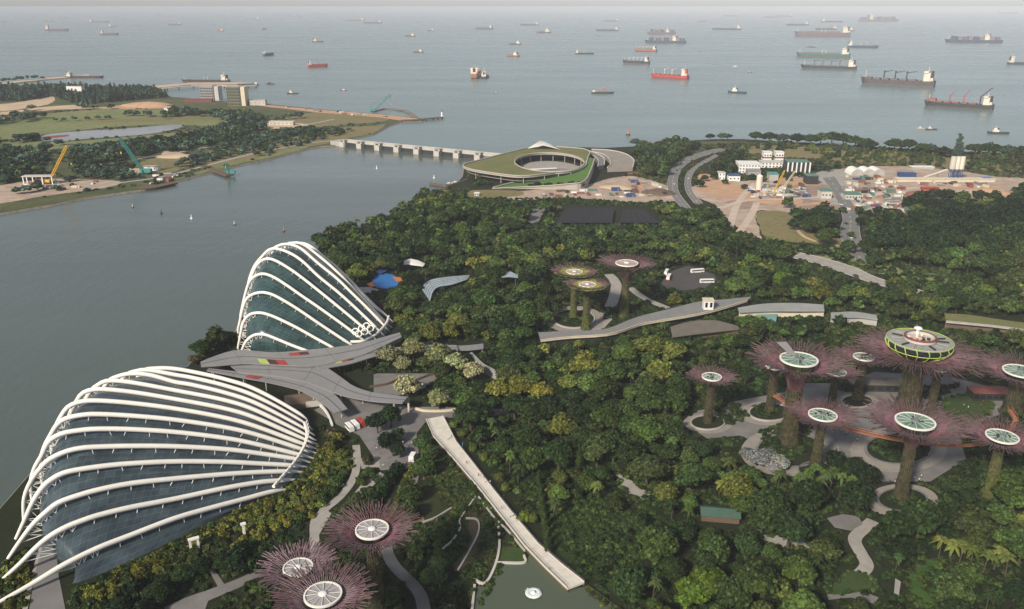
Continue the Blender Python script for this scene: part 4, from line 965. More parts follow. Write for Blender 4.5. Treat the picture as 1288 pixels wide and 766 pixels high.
for (u, v, lab) in ((890, 388, 'small white lift tower on the long walk-on roof'),):
    p = at(u, v, 7); r = thing('lift_tower', lab, 'tower', (p.x, p.y, 7)); b = MB(); b.box((0, 0, 3.2), (6.5, 5, 6.4)); b.build('wall', M['white_paint'], r); b = MB(); b.box((0, 0, 6.6), (7.4, 6, .5)); b.build('roof', M['cream'], r)
    for x in (-1.6, 1.6):
        b = MB(); b.box((x, -2.55, 3.4), (1.6, .2, 3.4)); b.build('window', M['dark_glass'], r)
# children's garden
p = at(520, 338); r = thing('tent', 'white peaked fabric canopy in the wood behind the blue play area', 'tent', (p.x, p.y, GZ), -.15)
b = MB(); b.loft([[(-9, -5, 4.5), (-3, -6, 5.2), (4, -6, 4.6), (9, -4.5, 3.6)], [(-8, 0, 6.5), (-2, .5, 8.2), (4, .5, 7.2), (9.5, 0, 4.2)], [(-8, 5, 4.6), (-2, 6, 5.2), (4, 6, 4.8), (8.5, 4.5, 3.6)]]); b.build('membrane', M['white'], r)
for x, y, hh in ((-8.4, -4.6, 4.4), (8.4, -4.2, 3.6), (-7.6, 4.6, 4.5), (8, 4, 3.5)):
    b = MB(); b.cyl((x, y, 0), .2, hh, 6); b.build('pole', M['grey_metal'], r)
p = at(484, 356); r = thing('play_pool', 'blue water playground with orange corners beyond the tall dome', 'playground', (p.x, p.y, GZ))
def area(poly, m, nm, z):
    b = MB(); b.prism([(q.x-p.x, q.y-p.y) for q in (at(u, v) for u, v in poly)], 0, z); b.build(nm, M[m], r)
area([(468, 357), (472, 349), (482, 345), (494, 347), (503, 353), (500, 361), (488, 363), (474, 362)], 'bright_blue', 'pool', 1.2)
area([(462, 358), (470, 355), (474, 360), (466, 362)], 'orange', 'play_mat', .8)
area([(494, 350), (504, 351), (507, 355), (499, 356)], 'orange', 'play_mat', 1.4)
area([(452, 362), (466, 362), (476, 365), (470, 370), (455, 368)], 'concrete', 'apron', .6)
area([(474, 346), (481, 342), (487, 345), (480, 348)], 'blue', 'water_slide', 3)
canopy('pale blue-grey curved glass roof among trees, shaped like a comma', [(531, 364), (534, 356), (545, 351), (565, 348), (591, 346)], [(541, 378), (545, 366), (553, 360), (570, 357), (588, 351)], 5.5, 4, 6, None, 'arcade_roof', 'arcade_glass', None) if mat('arcade_glass', (.36, .43, .46), (.28, .34, .37), rough=.3, scale=.2) else None
p = at(640, 358); r = thing('shade_roof', 'small translucent grey shade roof in the middle of the wood', 'shade roof', (p.x, p.y, GZ)); b = MB()
b.loft([[(-6, -5, 7), (0, -6, 8), (7, -4, 6.5)], [(-5, 6, 6.5), (1, 8, 8), (7, 5, 6)]]); b.build('membrane', M['arcade_glass'], r)
for x, y in ((-5, -4), (5, -3), (-4, 5), (5.5, 4)):
    b = MB(); b.cyl((x, y, 0), .18, 6.4, 6); b.build('pole', M['grey_metal'], r)
p = at(905, 652); r = thing('shed', 'small shed with a long green pitched roof deep in the foreground wood', 'shed', (p.x, p.y, GZ), -.15)
b = MB(); b.box((0, 0, 1.6), (15, 6, 3.2)); b.build('wall', M['brown'], r)
b = MB(); b.add([(-8, -4, 3.1), (8, -4, 3.1), (8, 0, 5), (-8, 0, 5), (8, 4, 3.1), (-8, 4, 3.1)], [(0, 1, 2, 3), (3, 2, 4, 5), (0, 3, 5), (1, 4, 2)]); b.build('roof', M['shed_green'], r)
# plaza back buildings
for (u, v, L, lab) in ((1098, 489, 26, 'low dark kiosk with bright windows behind the supertree plaza'), (1243, 500, 20, 'open dark pavilion with white counter near the right-hand supertree')):
    block('kiosk', lab, 'kiosk', at(u, v), (L, 8, 4.2), -.05, 'dark_metal', 'dull_red' if u > 1200 else 'roof_brown', (6, 1, 2.4, 1.8))
def netted(lab, poly):
    P = [at(u, v, 5) for u, v in poly]; c = sum(P, Vector())/len(P); r = thing('nursery_net', lab, 'shade net', (c.x, c.y, GZ), 0, 'black nursery nets'); off = -r.location
    b = MB(); b.prism([(q.x+off.x, q.y+off.y) for q in P], 2.7, 3.0); b.build('net', M['black_net'], r)
    for q in P:
        b = MB(); b.cyl((q.x+off.x, q.y+off.y, 0), .25, 2.8, 6); b.build('pole', M['grey_metal'], r)
    w = [(P[0]+off).lerp(P[1]+off, f) for f in (0, 1)]
    for f in (.2, .4, .6, .8):
        a = (P[1]+off).lerp(P[2]+off, f); e = (P[0]+off).lerp(P[-1]+off, f) if len(P) == 4 else (P[-1]+off).lerp(P[-2]+off, f)
        b = MB(); b.tube([Vector((a.x, a.y, 3.05)), Vector((e.x, e.y, 3.05))], .16, 4); b.build('ridge_wire', M['dark_metal'], r)
netted('wider black shade net over the nursery beds', [(700, 280), (711, 262), (773, 262), (770, 280)])
netted('narrower black shade net right of the wider one', [(779, 280), (784, 263), (812, 264), (830, 280)])
# ---------------------------------------------------------------- dam with gates and the ring-roofed visitor building
deck0, deck1 = at(432, 176.5, 9), at(640, 196, 9)
d = deck1-deck0; L = d.length; ang = math.atan2(d.y, d.x); 
r = thing('barrage', 'long white tidal dam with square gate piers across the channel mouth', 'dam', (deck0.x, deck0.y, 0), ang)
b = MB(); b.box((L/2, 3.5, 7.6), (L, 9, 2.6)); b.build('bridge_deck', M['dam_concrete'], r)
b = MB(); b.box((L/2, 0, 9.5), (L, .35, 1.0)); b.build('parapet', M['dam_concrete'], r)
b = MB(); b.box((L/2, 7, 9.5), (L, .35, 1.0)); b.build('parapet', M['dam_concrete'], r)
us = [434, 455.5, 478, 502, 527, 552.5, 577, 603.5]
xs = []
for u in us:
    f = (u-432)/(640-432.0); # ratio along the dam, corrected for depth
    p = on_plane(u, 183, deck0, deck1); xs.append((Vector((p.x, p.y, 0))-Vector((deck0.x, deck0.y, 0))).length)
for x in xs:
    b = MB(); b.box((x, -3.2, 3.2), (9, 11, 8.2)); b.build('pier', M['dam_concrete'], r)
    b = MB(); b.box((x, -3.0, 8.9), (10, 8.5, 2.6)); g_ = b.build('gate_house', M['dam_concrete'], r)
    b = MB(); b.box((x, -3.0, 10.3), (10.6, 9.2, .5)); b.build('roof', M['concrete'], g_)
    b = MB(); b.box((x, -7.3, 8.9), (5, .3, 1.4)); b.build('window', M['dark_glass'], g_)
for a, e in zip(xs, xs[1:]):
    b = MB(); b.box(((a+e)/2, 1.5, 2.6), (e-a-9, 2.0, 5.0)); b.build('crest_gate', M['dark_metal'], r)
# abutment on the far bank
b = MB(); b.box((-6, 2, 4), (28, 18, 7)); b.build('abutment', M['concrete'], r)

def ring_building():
    z = 13.0; rim = [(581, 208.5), (588, 205.5), (610, 200), (635, 193.5), (655, 188.5), (668, 186), (690, 185), (715, 186), (735, 188), (742, 192), (740, 197), (738, 204), (731, 208), (721, 211.5), (707, 215.3), (690, 218.5), (655, 222), (618, 218), (590, 213)]
    hole = [(706.5-(706.5-691)+math.cos(t)*43.5, 204.3+math.sin(t)*11.6) for t in (2*PI*k/40 for k in range(40))]
    c0 = at(665, 204, z); r = thing('visitor_centre', 'ring shaped building with a sloping turf roof around an oval court, beside the dam', 'building', (c0.x, c0.y, GZ)); off = Vector((-c0.x, -c0.y, -GZ))
    O = [at(u, v, z)+off for u, v in rim]; O = resample(smooth_line(O+[O[0]], 6), 81)[:-1]; I = [at(u, v, z)+off for u, v in hole]
    ci = sum(I, Vector())/len(I)
    # pair every inner point with the outer point in the same direction
    def hit(dv):
        best = None
        for a, e in zip(O, O[1:]+O[:1]):
            den = dv.x*(e.y-a.y)-dv.y*(e.x-a.x)
            if abs(den) < 1e-9: continue
            t = ((a.x-ci.x)*(e.y-a.y)-(a.y-ci.y)*(e.x-a.x))/den; s = ((a.x-ci.x)*dv.y-(a.y-ci.y)*dv.x)/den
            if t > 0 and -.001 <= s <= 1.001: best = max(best or 0, t)
        return ci+dv*(best or 20)
    I = [ci+(p-ci) for p in I]; N = 72
    ang_ = [2*PI*k/N for k in range(N)]
    rx = max(p.x-ci.x for p in I); ry = max(p.y-ci.y for p in I)
    II = [ci+Vector((math.cos(t)*rx, math.sin(t)*ry, 0)) for t in ang_]
    OO = [hit(Vector((math.cos(t)*rx, math.sin(t)*ry, 0)).normalized()) for t in ang_]
    OO = [o_ if (o_-ci).length > (i_-ci).length+3 else i_+(i_-ci).normalized()*3.2 for o_, i_ in zip(OO, II)]
    b = MB(); b.loft([OO, [o_.lerp(i_, .5)+Vector((0, 0, .5)) for o_, i_ in zip(OO, II)], II], closed=True); b.build('turf_roof', M['roof_turf'], r)
    for R_, nm in ((OO, 'outer_fascia'), (II, 'inner_fascia')):
        b = MB(); c_ = R_+[R_[0]]; b.loft([[p+Vector((0, 0, .7)) for p in c_], [p+Vector((0, 0, -1.7)) for p in c_]], smooth=False); b.tube([p+Vector((0, 0, .75)) for p in c_], .8, 5); b.build(nm, M['fascia_beige'], r)
    b = MB(); b.loft([[p.lerp(q, .22)+Vector((0, 0, -1.7)) for p, q in zip(OO, II)], [p.lerp(q, .22)-Vector((0, 0, z-GZ)) for p, q in zip(OO, II)]], closed=True, smooth=False); b.build('outer_glazing', M['dark_glass'], r)
    b = MB(); b.loft([[q.lerp(p, .35)+Vector((0, 0, -1.7)) for p, q in zip(OO, II)], [q.lerp(p, .35)-Vector((0, 0, z-GZ)) for p, q in zip(OO, II)]], closed=True, smooth=False); b.build('inner_glazing', M['dark_glass'], r)
    b = MB(); b.loft([[p+Vector((0, 0, -1.7)) for p in OO], [p+Vector((0, 0, -1.7)) for p in II]], closed=True, smooth=False); b.build('soffit', M['concrete'], r)
    b = MB(); b.loft([[p.lerp(q, .06)-Vector((0, 0, 6.2)) for p, q in zip(OO, II)], [p.lerp(q, .24)-Vector((0, 0, 6.2)) for p, q in zip(OO, II)]], closed=True, smooth=False); b.build('gallery_floor', M['concrete'], r)
    for k in range(0, N, 4):
        for R_, Q in ((OO, II), (II, OO)):
            p = R_[k].lerp(Q[k], .08); b = MB(); b.cyl((p.x, p.y, 0), .5, z-GZ-1.5, 8); b.build('column', M['fascia_beige'], r)
    b = MB(); b.sheet([p-Vector((0, 0, z-GZ-.4)) for p in II]); b.build('court_floor', M['pale_paving'], r)
    b = MB(); b.box(ci-Vector((12, 4, z-GZ-3.2)), (44, 5, .6), .25); b.build('court_bridge', M['white_paint'], r)
    b = MB(); b.sheet([ci+Vector((math.cos(t)*22+8, math.sin(t)*13, -(z-GZ)+.7)) for t in ang_[::3]]); b.build('court_pool', M['lake_water'], r)
    # long lawn ramp that climbs from the front to the roof on the right
    A = [(621, 236.5), (640, 231.5), (661, 227), (691, 221.8), (720, 214.5), (736, 206), (740, 197)]; B = [(619, 238), (650, 236.5), (682, 235), (712, 232.5), (734, 229), (743, 215), (748, 200)]
    zs = [GZ+.3, 3, 5, 7.5, 10, 12.3, 13.6]
    PA = [at(u, v, zz)+off for (u, v), zz in zip(A, zs)]; PB = [at(u, v, zz)+off for (u, v), zz in zip(B, zs)]
    PA = smooth_line(PA, 5); PB = smooth_line(PB, 5)
    b = MB(); b.loft([PA, [p.lerp(q, .5) for p, q in zip(PA, PB)], PB], smooth=True); b.build('lawn_ramp', M['ramp_lawn'], r)
    for P in (PA, PB):
        b = MB(); b.loft([[p+Vector((0, 0, .9)) for p in P], [Vector((p.x, p.y, -.3)) for p in P]], smooth=False); b.tube([p+Vector((0, 0, .9)) for p in P], .9, 4); b.build('ramp_wall', M['fascia_beige'], r)
    # white sail-like skylight on the roof's far edge
    p = at(683, 187, z)+off; b = MB(); b.loft([[p+Vector((-22, -6, 1)), p+Vector((0, -9, 6)), p+Vector((24, -14, .8))], [p+Vector((-4, 8, 10)), p+Vector((2, 6, 9)), p+Vector((10, 2, 5))], [p+Vector((-8, 14, 1)), p+Vector((6, 14, 2)), p+Vector((20, 8, 1))]]); b.build('roof_sail', M['white'], r)
ring_building()
# fan of stepped terraces right of the ring
def terrace(lab, lo, hi, m):
    P = [at(u, v, 8) for u, v in lo]; Q = [at(u, v, 8) for u, v in hi]; P = smooth_line(P, 5); Q = smooth_line(Q, 5); P = resample(P, 24); Q = resample(Q, 24); c = P[12]
    r = thing('stepped_terrace', lab, 'terrace', (c.x, c.y, GZ), 0); off = -r.location
    b = MB(); b.slab([p+off for p in P], [p+off for p in Q], 5.6); b.build('deck', M[m], r)
    b = MB(); b.tube([p+off+Vector((0, 0, .4)) for p in P], .8, 4); b.build('parapet', M['pale_concrete'], r)
    b = MB(); b.tube([p+off+Vector((0, 0, .4)) for p in Q], .8, 4); b.build('parapet', M['pale_concrete'], r)
terrace('curved brown parking terrace at the right of the ring building', [(744, 188), (765, 189), (785, 193), (797, 201), (796, 210)], [(745, 191), (758, 194), (766, 200), (768, 207), (764, 211)], 'paving_fan') if mat('paving_fan', (.30, .265, .225), (.22, .195, .165), rough=.9, scale=.05) else None
terrace('narrow grey curved terrace hugging the ring building', [(738, 189), (752, 194), (760, 200), (760, 207)], [(737, 192), (748, 197), (753, 203), (752, 209)], 'paving')
# jetty and boats at the ring building's waterside
p = at(566, 232, 1.2); r = thing('jetty', 'dark timber jetty on posts at the waterside of the ring building', 'jetty', (p.x, p.y, 0))
q0, q1, q2 = at(541, 231.5, 1.4)-Vector((p.x, p.y, 0)), at(562, 235, 1.4)-Vector((p.x, p.y, 0)), at(588, 226, 1.4)-Vector((p.x, p.y, 0))
b = MB(); b.tube([q0, q1], 1.6, 4, flat=1.0); b.tube([q1, q2], 1.8, 4); b.build('deck', M['brown'], r)
for f in (0, .33, .66, 1):
    for a, e in ((q0, q1), (q1, q2)):
        w_ = a.lerp(e, f); b = MB(); b.cyl((w_.x, w_.y, -.5), .5, 4, 6); b.build('pile', M['dark_metal'], r)
# ---------------------------------------------------------------- ships in the strait
def depth_at(u, v):
    p = at(u, v, 0); return p.y*math.cos(PITCH)+CAM_H*math.sin(PITCH)
def hull(L, B, Fb, sheer=.25, stern=.75, n=18, bottom='dull_red', side='hull_dark', boot=.28):
    b = MB(); rows = {z: [] for z in range(4)}
    zl = [-.4, Fb*boot, Fb*boot+.02, Fb]
    for i in range(n):
        t = i/(n-1); x = -L/2+L*t
        w = B/2*min(1, stern+(1-stern)*min(1, t/.12))*(1 if t < .80 else math.sqrt(max(0, 1-((t-.80)/.2)**2))*.98+.02)
        dz = Fb*sheer*max(0, (t-.78)/.22)**1.5 + Fb*.12*max(0, (.12-t)/.12)
        for k, z in enumerate(zl):
            f = (.90 if k == 0 else .94 if k < 3 else 1.0); xx = x+(L*.02*max(0, (t-.8)/.2) if k == 3 else -L*.012*max(0, (t-.8)/.2)*(1-k/3))
            zz = z+(dz if k == 3 else 0); rows[k].append((xx, w*f, zz))
    for k, mi in ((0, 0), (2, 1)):
        b.mi = mi
        lo = rows[k]; hi = rows[k+1]
        loopL = [(x, y, z) for x, y, z in lo]+[(x, -y, z) for x, y, z in reversed(lo)]; loopH = [(x, y, z) for x, y, z in hi]+[(x, -y, z) for x, y, z in reversed(hi)]
        b.loft([loopL, loopH], closed=True, smooth=False)
    b.mi = 2; d = rows[3]; b.loft([[(x, y*.97, z-.12*Fb) for x, y, z in d], [(x, -y*.97, z-.12*Fb) for x, y, z in d]][::-1], smooth=False)
    return b, [M[bottom], M[side]]
mat('hull_dark', (.045, .05, .06), (.03, .034, .042), rough=.5, scale=.05)
mat('hull_blue', (.05, .075, .13), (.035, .055, .10), rough=.5, scale=.05)
mat('hull_grey', (.12, .115, .12), (.085, .08, .085), rough=.6, scale=.05)
mat('hull_brown', (.105, .085, .08), (.07, .055, .052), rough=.6, scale=.05)
mat('hull_red', (.50, .06, .045), (.38, .045, .035), rough=.5, scale=.05)
mat('hull_orange', (.42, .16, .07), (.30, .11, .05), rough=.5, scale=.05)
mat('hull_green', (.06, .16, .12), (.045, .12, .09), rough=.5, scale=.05)
mat('hull_purple', (.16, .10, .12), (.12, .075, .09), rough=.6, scale=.05)
mat('deck_red', (.28, .12, .085), (.2, .085, .06), rough=.8, scale=.1)
mat('deck_grey', (.17, .165, .16), (.12, .118, .115), rough=.8, scale=.1)
mat('deck_green', (.09, .16, .12), (.065, .12, .09), rough=.8, scale=.1)
mat('cont_mix', (.16, .15, .20), (.24, .14, .12), rough=.7, scale=.06, contrast=2.5)
mat('ship_white', (.72, .66, .54), (.58, .52, .42), rough=.5, scale=.1)
def ship(label, u, v, px_len, heading, kind='bulk', side='hull_dark', bottom='dull_red', deck='deck_red', crane='ship_white', fb=.062, group='ships anchored in the strait', Lm=None, funnel='dark_metal', sup=1.0, ncr=3, jib=None, name=None, house='ship_white'):
    w = depth_at(u, v); L = Lm or max(6, px_len*w/F_PX/max(.35, abs(math.cos(math.radians(heading))))); p = at(u, v, 0)
    nm = name or {'bulk': 'cargo_ship', 'tanker': 'tanker', 'container': 'container_ship', 'tug': 'tugboat', 'barge': 'barge', 'coaster': 'coaster', 'boat': 'motorboat'}[kind]
    r = thing(nm, label, 'boat' if kind in ('tug', 'boat', 'barge') else 'ship', (p.x, p.y, 0), math.radians(heading), group)
    B = L*(.165 if kind not in ('tug', 'boat', 'coaster') else .26); Fb = L*(fb if kind not in ('tug', 'boat', 'coaster') else .085)
    far = px_len < 15
    hb, ms = hull(L, B, Fb, bottom=bottom, side=side, stern=.8 if kind != 'tug' else .9); hb.build('hull', ms+[M[deck]], r)
    def part(nm_, c, s, m, taper=1.0, parent=r):
        q = MB(); q.box(c, s, 0, taper); return q.build(nm_, M[m], parent)
    sx = -L*.40; H1 = L*.088*sup
    if kind in ('bulk', 'tanker', 'container'):
        if kind == 'container': sx = -L*.22
        hs_ = part('superstructure', (sx, 0, Fb+H1*.5), (L*.085, B*.92, H1), house)
        part('bridge', (sx+L*.012, 0, Fb+H1*1.1), (L*.06, B*1.06, H1*.22), house)
        if not far:
            for k in range(3): part('window_band', (sx+L*.0435, 0, Fb+H1*(.25+.3*k)), (.25, B*.8, H1*.09), 'dark_glass', 1, hs_)
        part('funnel', (sx-L*.055, 0, Fb+H1*.75), (L*.035, B*.28, H1*.95), funnel, .85); part('aft_house', (sx-L*.05, 0, Fb+H1*.2), (L*.06, B*.7, H1*.4), house)
        q = MB(); q.tube([(sx, 0, Fb+H1*1.2), (sx, 0, Fb+H1*1.75)], L*.004, 5); q.build('mast', M['ship_white'], r)
        q = MB(); q.tube([(L*.45, 0, Fb), (L*.45, 0, Fb+H1*1.0)], L*.004, 5); q.build('foremast', M['ship_white'], r)
        part('forecastle', (L*.40, 0, Fb+Fb*.12), (L*.09, B*.62, Fb*.30), side, .9)
    if kind == 'bulk':
        n = 5
        for k in range(n): part('hatch_cover', (-L*.27+L*.62*(k+.5)/n, 0, Fb+Fb*.06), (L*.62/n*.72, B*.62, Fb*.26), deck)
        for k in range(ncr):
            x = -L*.27+L*.62*(k+1)/(ncr+1) if ncr < 4 else -L*.27+L*.62*(k+.5)/ncr
            q = MB(); hc = H1*1.05; q.tube([(x, 0, Fb), (x, 0, Fb+hc)], [L*.0095, L*.007], 6); q.box((x, 0, Fb+hc*.92), (L*.022, L*.02, hc*.16)); cr = q.build('deck_crane', M[crane], r)
            ja = jib[k] if jib else random.uniform(8, 30); jl = L*.13; q = MB(); sgn = -1 if (not jib or k < 2) else 1
            if jib: sgn = 1 if k < 2 else 1
            q.tube([(x, 0, Fb+hc*.82), (x+sgn*math.cos(math.radians(ja))*jl, 0, Fb+hc*.82+math.sin(math.radians(ja))*jl)], [L*.006, L*.0035], 5); q.build('jib', M[crane], cr)
    elif kind == 'tanker':
        q = MB(); q.tube([(-L*.3, 0, Fb+Fb*.25), (L*.36, 0, Fb+Fb*.25)], L*.006, 5); q.box((0, 0, Fb+Fb*.1), (L*.62, B*.10, Fb*.2)); q.build('pipe_rack', M['deck_grey'], r)
        for x in (-.05, .02):
            q = MB(); q.tube([(L*x, B*.1, Fb), (L*x, B*.1, Fb+H1*.8)], L*.005, 5); q.build('hose_crane', M['ship_white'], r)
    elif kind == 'container':
        n = 9
        for k in range(n):
            x = -L*.46+L*.86*(k+.5)/n
            if abs(x-sx) < L*.075: continue
            part('container_stack', (x, 0, Fb+Fb*.62*(.9+.2*((k*7) % 3)/2)), (L*.082, B*.92, Fb*1.24*(.9+.2*((k*7) % 3)/2)), 'cont_mix' if k % 2 else 'hull_blue' if k % 3 else 'hull_grey')
    elif kind in ('tug', 'coaster'):
        sx = L*.12 if kind == 'tug' else -L*.25
        part('deckhouse', (sx, 0, Fb+L*.055), (L*.28, B*.68, L*.11), house); wh = part('wheelhouse', (sx+L*.03, 0, Fb+L*.15), (L*.15, B*.52, L*.09), house, .9)
        part('window_band', (sx+L*.107, 0, Fb+L*.16), (.15, B*.4, L*.04), 'dark_glass', 1, wh)
        part('funnel', (sx-L*.12, 0, Fb+L*.13), (L*.06, B*.2, L*.13), funnel, .85)
        q = MB(); q.tube([(sx, 0, Fb+L*.19), (sx, 0, Fb+L*.34)], L*.008, 5); q.build('mast', M['ship_white'], r)
        if kind == 'coaster': part('hatch_cover', (L*.12, 0, Fb*1.1), (L*.4, B*.6, Fb*.4), deck)
    elif kind == 'barge':
        part('cargo', (-L*.05, 0, Fb+Fb*.2), (L*.7, B*.7, Fb*.5), deck, .9); part('deckhouse', (-L*.4, 0, Fb+L*.04), (L*.12, B*.6, L*.08), house)
    elif kind == 'boat':
        part('cabin', (-L*.05, 0, Fb+L*.07), (L*.4, B*.7, L*.14), house, .8)
    return r, L, B, Fb
def far_ship(label, u, v, px_len, heading, side='hull_grey'): return ship(label, u, v, px_len, heading, 'bulk', side, ncr=0, group='far ships near the hazy horizon')
# right-hand anchorage, nearest first
r, L, B, Fb = ship('red and black freighter with raised red cranes, nearest the coastal trees', 1205, 135.5, 60, 140, 'bulk', 'hull_dark', 'hull_brown', 'deck_red', 'hull_red', .075, ncr=2, jib=(118, 125), sup=1.25)
q = MB(); q.box((L*.405, 0, Fb*1.32), (L*.14, B*.7, Fb*.7), 0, .85); q.build('raised_bow', M['deck_red'], r)
q = MB(); q.tube([(-L*.30, 0, Fb), (-L*.30, 0, Fb+L*.13)], L*.009, 6); q.tube([(-L*.30, 0, Fb+L*.12), (-L*.44, 0, Fb+L*.26)], L*.007, 5); q.build('aft_crane', M['maroon'], r)
ship('long brownish freighter with three dark cranes, left of the red and black one', 1128, 107.5, 68, 142, 'bulk', 'hull_brown', 'hull_grey', 'deck_grey', 'dark_metal', .082, ncr=3, sup=1.3)
ship('dark tanker-like freighter lowest in the right-hand row of three', 1042, 87, 58, 152, 'bulk', 'hull_dark', 'hull_grey', 'deck_grey', 'hull_grey', .06, ncr=4, sup=1.1)
ship('long freighter with green deck and red waterline', 1035, 72, 56, 152, 'tanker', 'hull_green', 'hull_purple', 'deck_green', fb=.07)
ship('geared freighter with yellow cranes and white house at its left end', 1085, 60, 34, -20, 'bulk', 'hull_blue', 'hull_dark', 'deck_grey', 'yellow', .07, ncr=2, sup=1.3)
ship('big purple-grey bulk carrier with white patch amidships', 1034, 46, 62, 160, 'tanker', 'hull_purple', 'hull_purple', 'deck_grey', fb=.075)
ship('dark ship partly hidden behind the big purple-grey bulk carrier', 1039, 37.5, 26, 180, 'tanker', 'hull_dark')
ship('white stubby ship at the stern of the big purple-grey bulk carrier', 1067, 39, 14, 175, 'coaster', 'hull_brown')
ship('large blue container ship alone at the upper right', 1224, 53.5, 62, 165, 'container', 'hull_blue', 'hull_blue', fb=.05)
ship('hazy long container ship near the horizon at the upper right', 1105, 27, 49, 2, 'container', 'hull_grey', 'hull_grey', fb=.05)
ship('blue ship with a tall white house cut by the right picture edge', 1288, 81, 40, -3, 'bulk', 'hull_blue', 'hull_blue', 'deck_grey', ncr=0, sup=1.7, fb=.06)
ship('low blue-grey ship with house at its right end, upper right of centre', 914, 37.5, 35, 170, 'tanker', 'hull_blue', 'hull_blue', fb=.05)
ship('blue-grey ship left of the big purple-grey bulk carrier', 1003, 32, 27, 177, 'tanker', 'hull_blue', 'hull_grey', fb=.06)
ship('thin dark ship with a white house at its left end near the horizon', 1046, 28, 28, 3, 'tanker', 'hull_dark', fb=.045)
ship('low dark lighter above the green-decked freighter', 1021, 59.5, 12, 178, 'barge', 'hull_dark', deck='deck_grey')
ship('blue offshore supply boat with dark gantry, alone in mid strait', 927, 117, 20, 150, 'tug', 'hull_blue', 'hull_dark', 'deck_grey', sup=1)
ship('tiny dark tug beside a white wake', 943, 91.5, 6, 180, 'tug', 'hull_dark', group='small boats under way')
ship('white motorboat towing a faint wake past the dark tug', 925, 84, 6, -8, 'boat', 'ship_white', 'ship_white', 'ship_white', group='small boats under way')
ship('white workboat just off the coastal trees', 1158.5, 162, 11, 175, 'tug', 'ship_white', 'hull_dark', 'deck_grey', group='small boats under way')
ship('blue workboat just off the coastal trees', 1171, 163, 14, 176, 'tug', 'hull_blue', 'hull_dark', 'deck_grey', group='small boats under way')
ship('dark landing craft at the right with grey deck', 1255, 168, 24, 168, 'tug', 'hull_dark', 'hull_dark', 'deck_grey', group='small boats under way')
# centre
ship('bright red freighter with white cranes and white house', 842, 98.5, 40, 140, 'bulk', 'hull_red', 'dull_red', 'deck_red', 'ship_white', .08, ncr=2, sup=1.5, funnel='hull_red')
ship('dark freighter with reddish bottom and four pale cranes', 800, 80.5, 30, 146, 'bulk', 'hull_dark', 'hull_purple', 'deck_grey', 'ship_white', .10, ncr=4, sup=1.35)
ship('ochre freighter with four pale cranes', 812, 64.5, 25, 146, 'bulk', 'hull_orange', 'hull_blue', 'deck_red', 'cream', .09, ncr=4, sup=1.2)
ship('blue container ship, front one of the overlapping pair', 837, 54, 48, 160, 'container', 'hull_blue', 'hull_blue', fb=.055)
ship('grey container ship, rear one of the overlapping pair', 832, 43, 33, 160, 'container', 'hull_purple', 'hull_grey', fb=.07)
ship('small dark ship with white house at its left end in mid strait', 735, 68, 23, -4, 'tanker', 'hull_dark', 'hull_dark', 'deck_grey', fb=.06, sup=1.4)
ship('dark dredger with orange grab and white house', 758, 117.5, 28, 2, 'barge', 'hull_dark', 'hull_dark', 'deck_grey')
r, L, B, Fb = ship('orange crane pontoon moored against the dark dredger', 755, 116, 12, 0, 'barge', 'hull_orange', 'hull_dark', 'orange'); q = MB(); q.tube([(0, 0, Fb), (L*.2, 0, L*.4)], L*.06, 5); q.tube([(L*.2, 0, L*.4), (L*.85, 0, L*.55)], L*.04, 5); q.build('grab_arm', M['orange'], r)
ship('dark-hulled coaster with white house, left of the crossing wake', 648, 56, 15, 172, 'coaster', 'hull_purple', 'hull_dark')
ship('orange-hulled coaster right below the crossing wake', 645, 71, 15, 140, 'coaster', 'hull_orange', 'hull_brown')
ship('blue-grey tanker with white dots on deck above the coasters', 666, 32, 23, 176, 'tanker', 'hull_blue', 'hull_grey')
ship('brown coaster right of the blue-grey tanker', 684, 41.5, 18, 172, 'coaster', 'hull_brown', 'hull_purple')
ship('blue-grey ship below the twin-housed one', 764, 39, 28, 177, 'tanker', 'hull_blue', 'hull_grey')
ship('ship with a white block at each end near the horizon', 769, 27, 19, 177, 'bulk', 'hull_purple', ncr=1)
ship('grey-blue ship with a white house and dark funnel at its right end', 609, 37, 22, 158, 'tanker', 'hull_grey', 'hull_blue', sup=1.3, fb=.09)
r, L, B, Fb = ship('large white and orange ship seen stern-on', 599, 97, 12, 86, 'bulk', 'hull_orange', 'hull_dark', 'deck_red', Lm=130, ncr=2, fb=.10, sup=1.25)
ship('smaller yellowish ship tied beside the large stern-on one', 610, 98, 9, 84, 'coaster', 'hull_dark', 'hull_dark', Lm=72)
ship('small white ship seen nearly end-on, left of centre', 542, 39, 9, 178, 'coaster', 'hull_dark', sup=1.4)
ship('small white-topped ship above the dark one, left of centre', 516, 46, 13, 176, 'coaster', 'hull_dark')
ship('small dark ship with a yellowish house, left of centre', 526, 66, 13, 174, 'coaster', 'hull_dark')
ship('long low hazy tanker at the left of a close pair', 446, 26, 25, 177, 'tanker', 'hull_grey', fb=.03)
ship('blue-grey tanker at the right of a close pair', 469, 29.5, 23, 177, 'tanker', 'hull_blue', 'hull_grey')
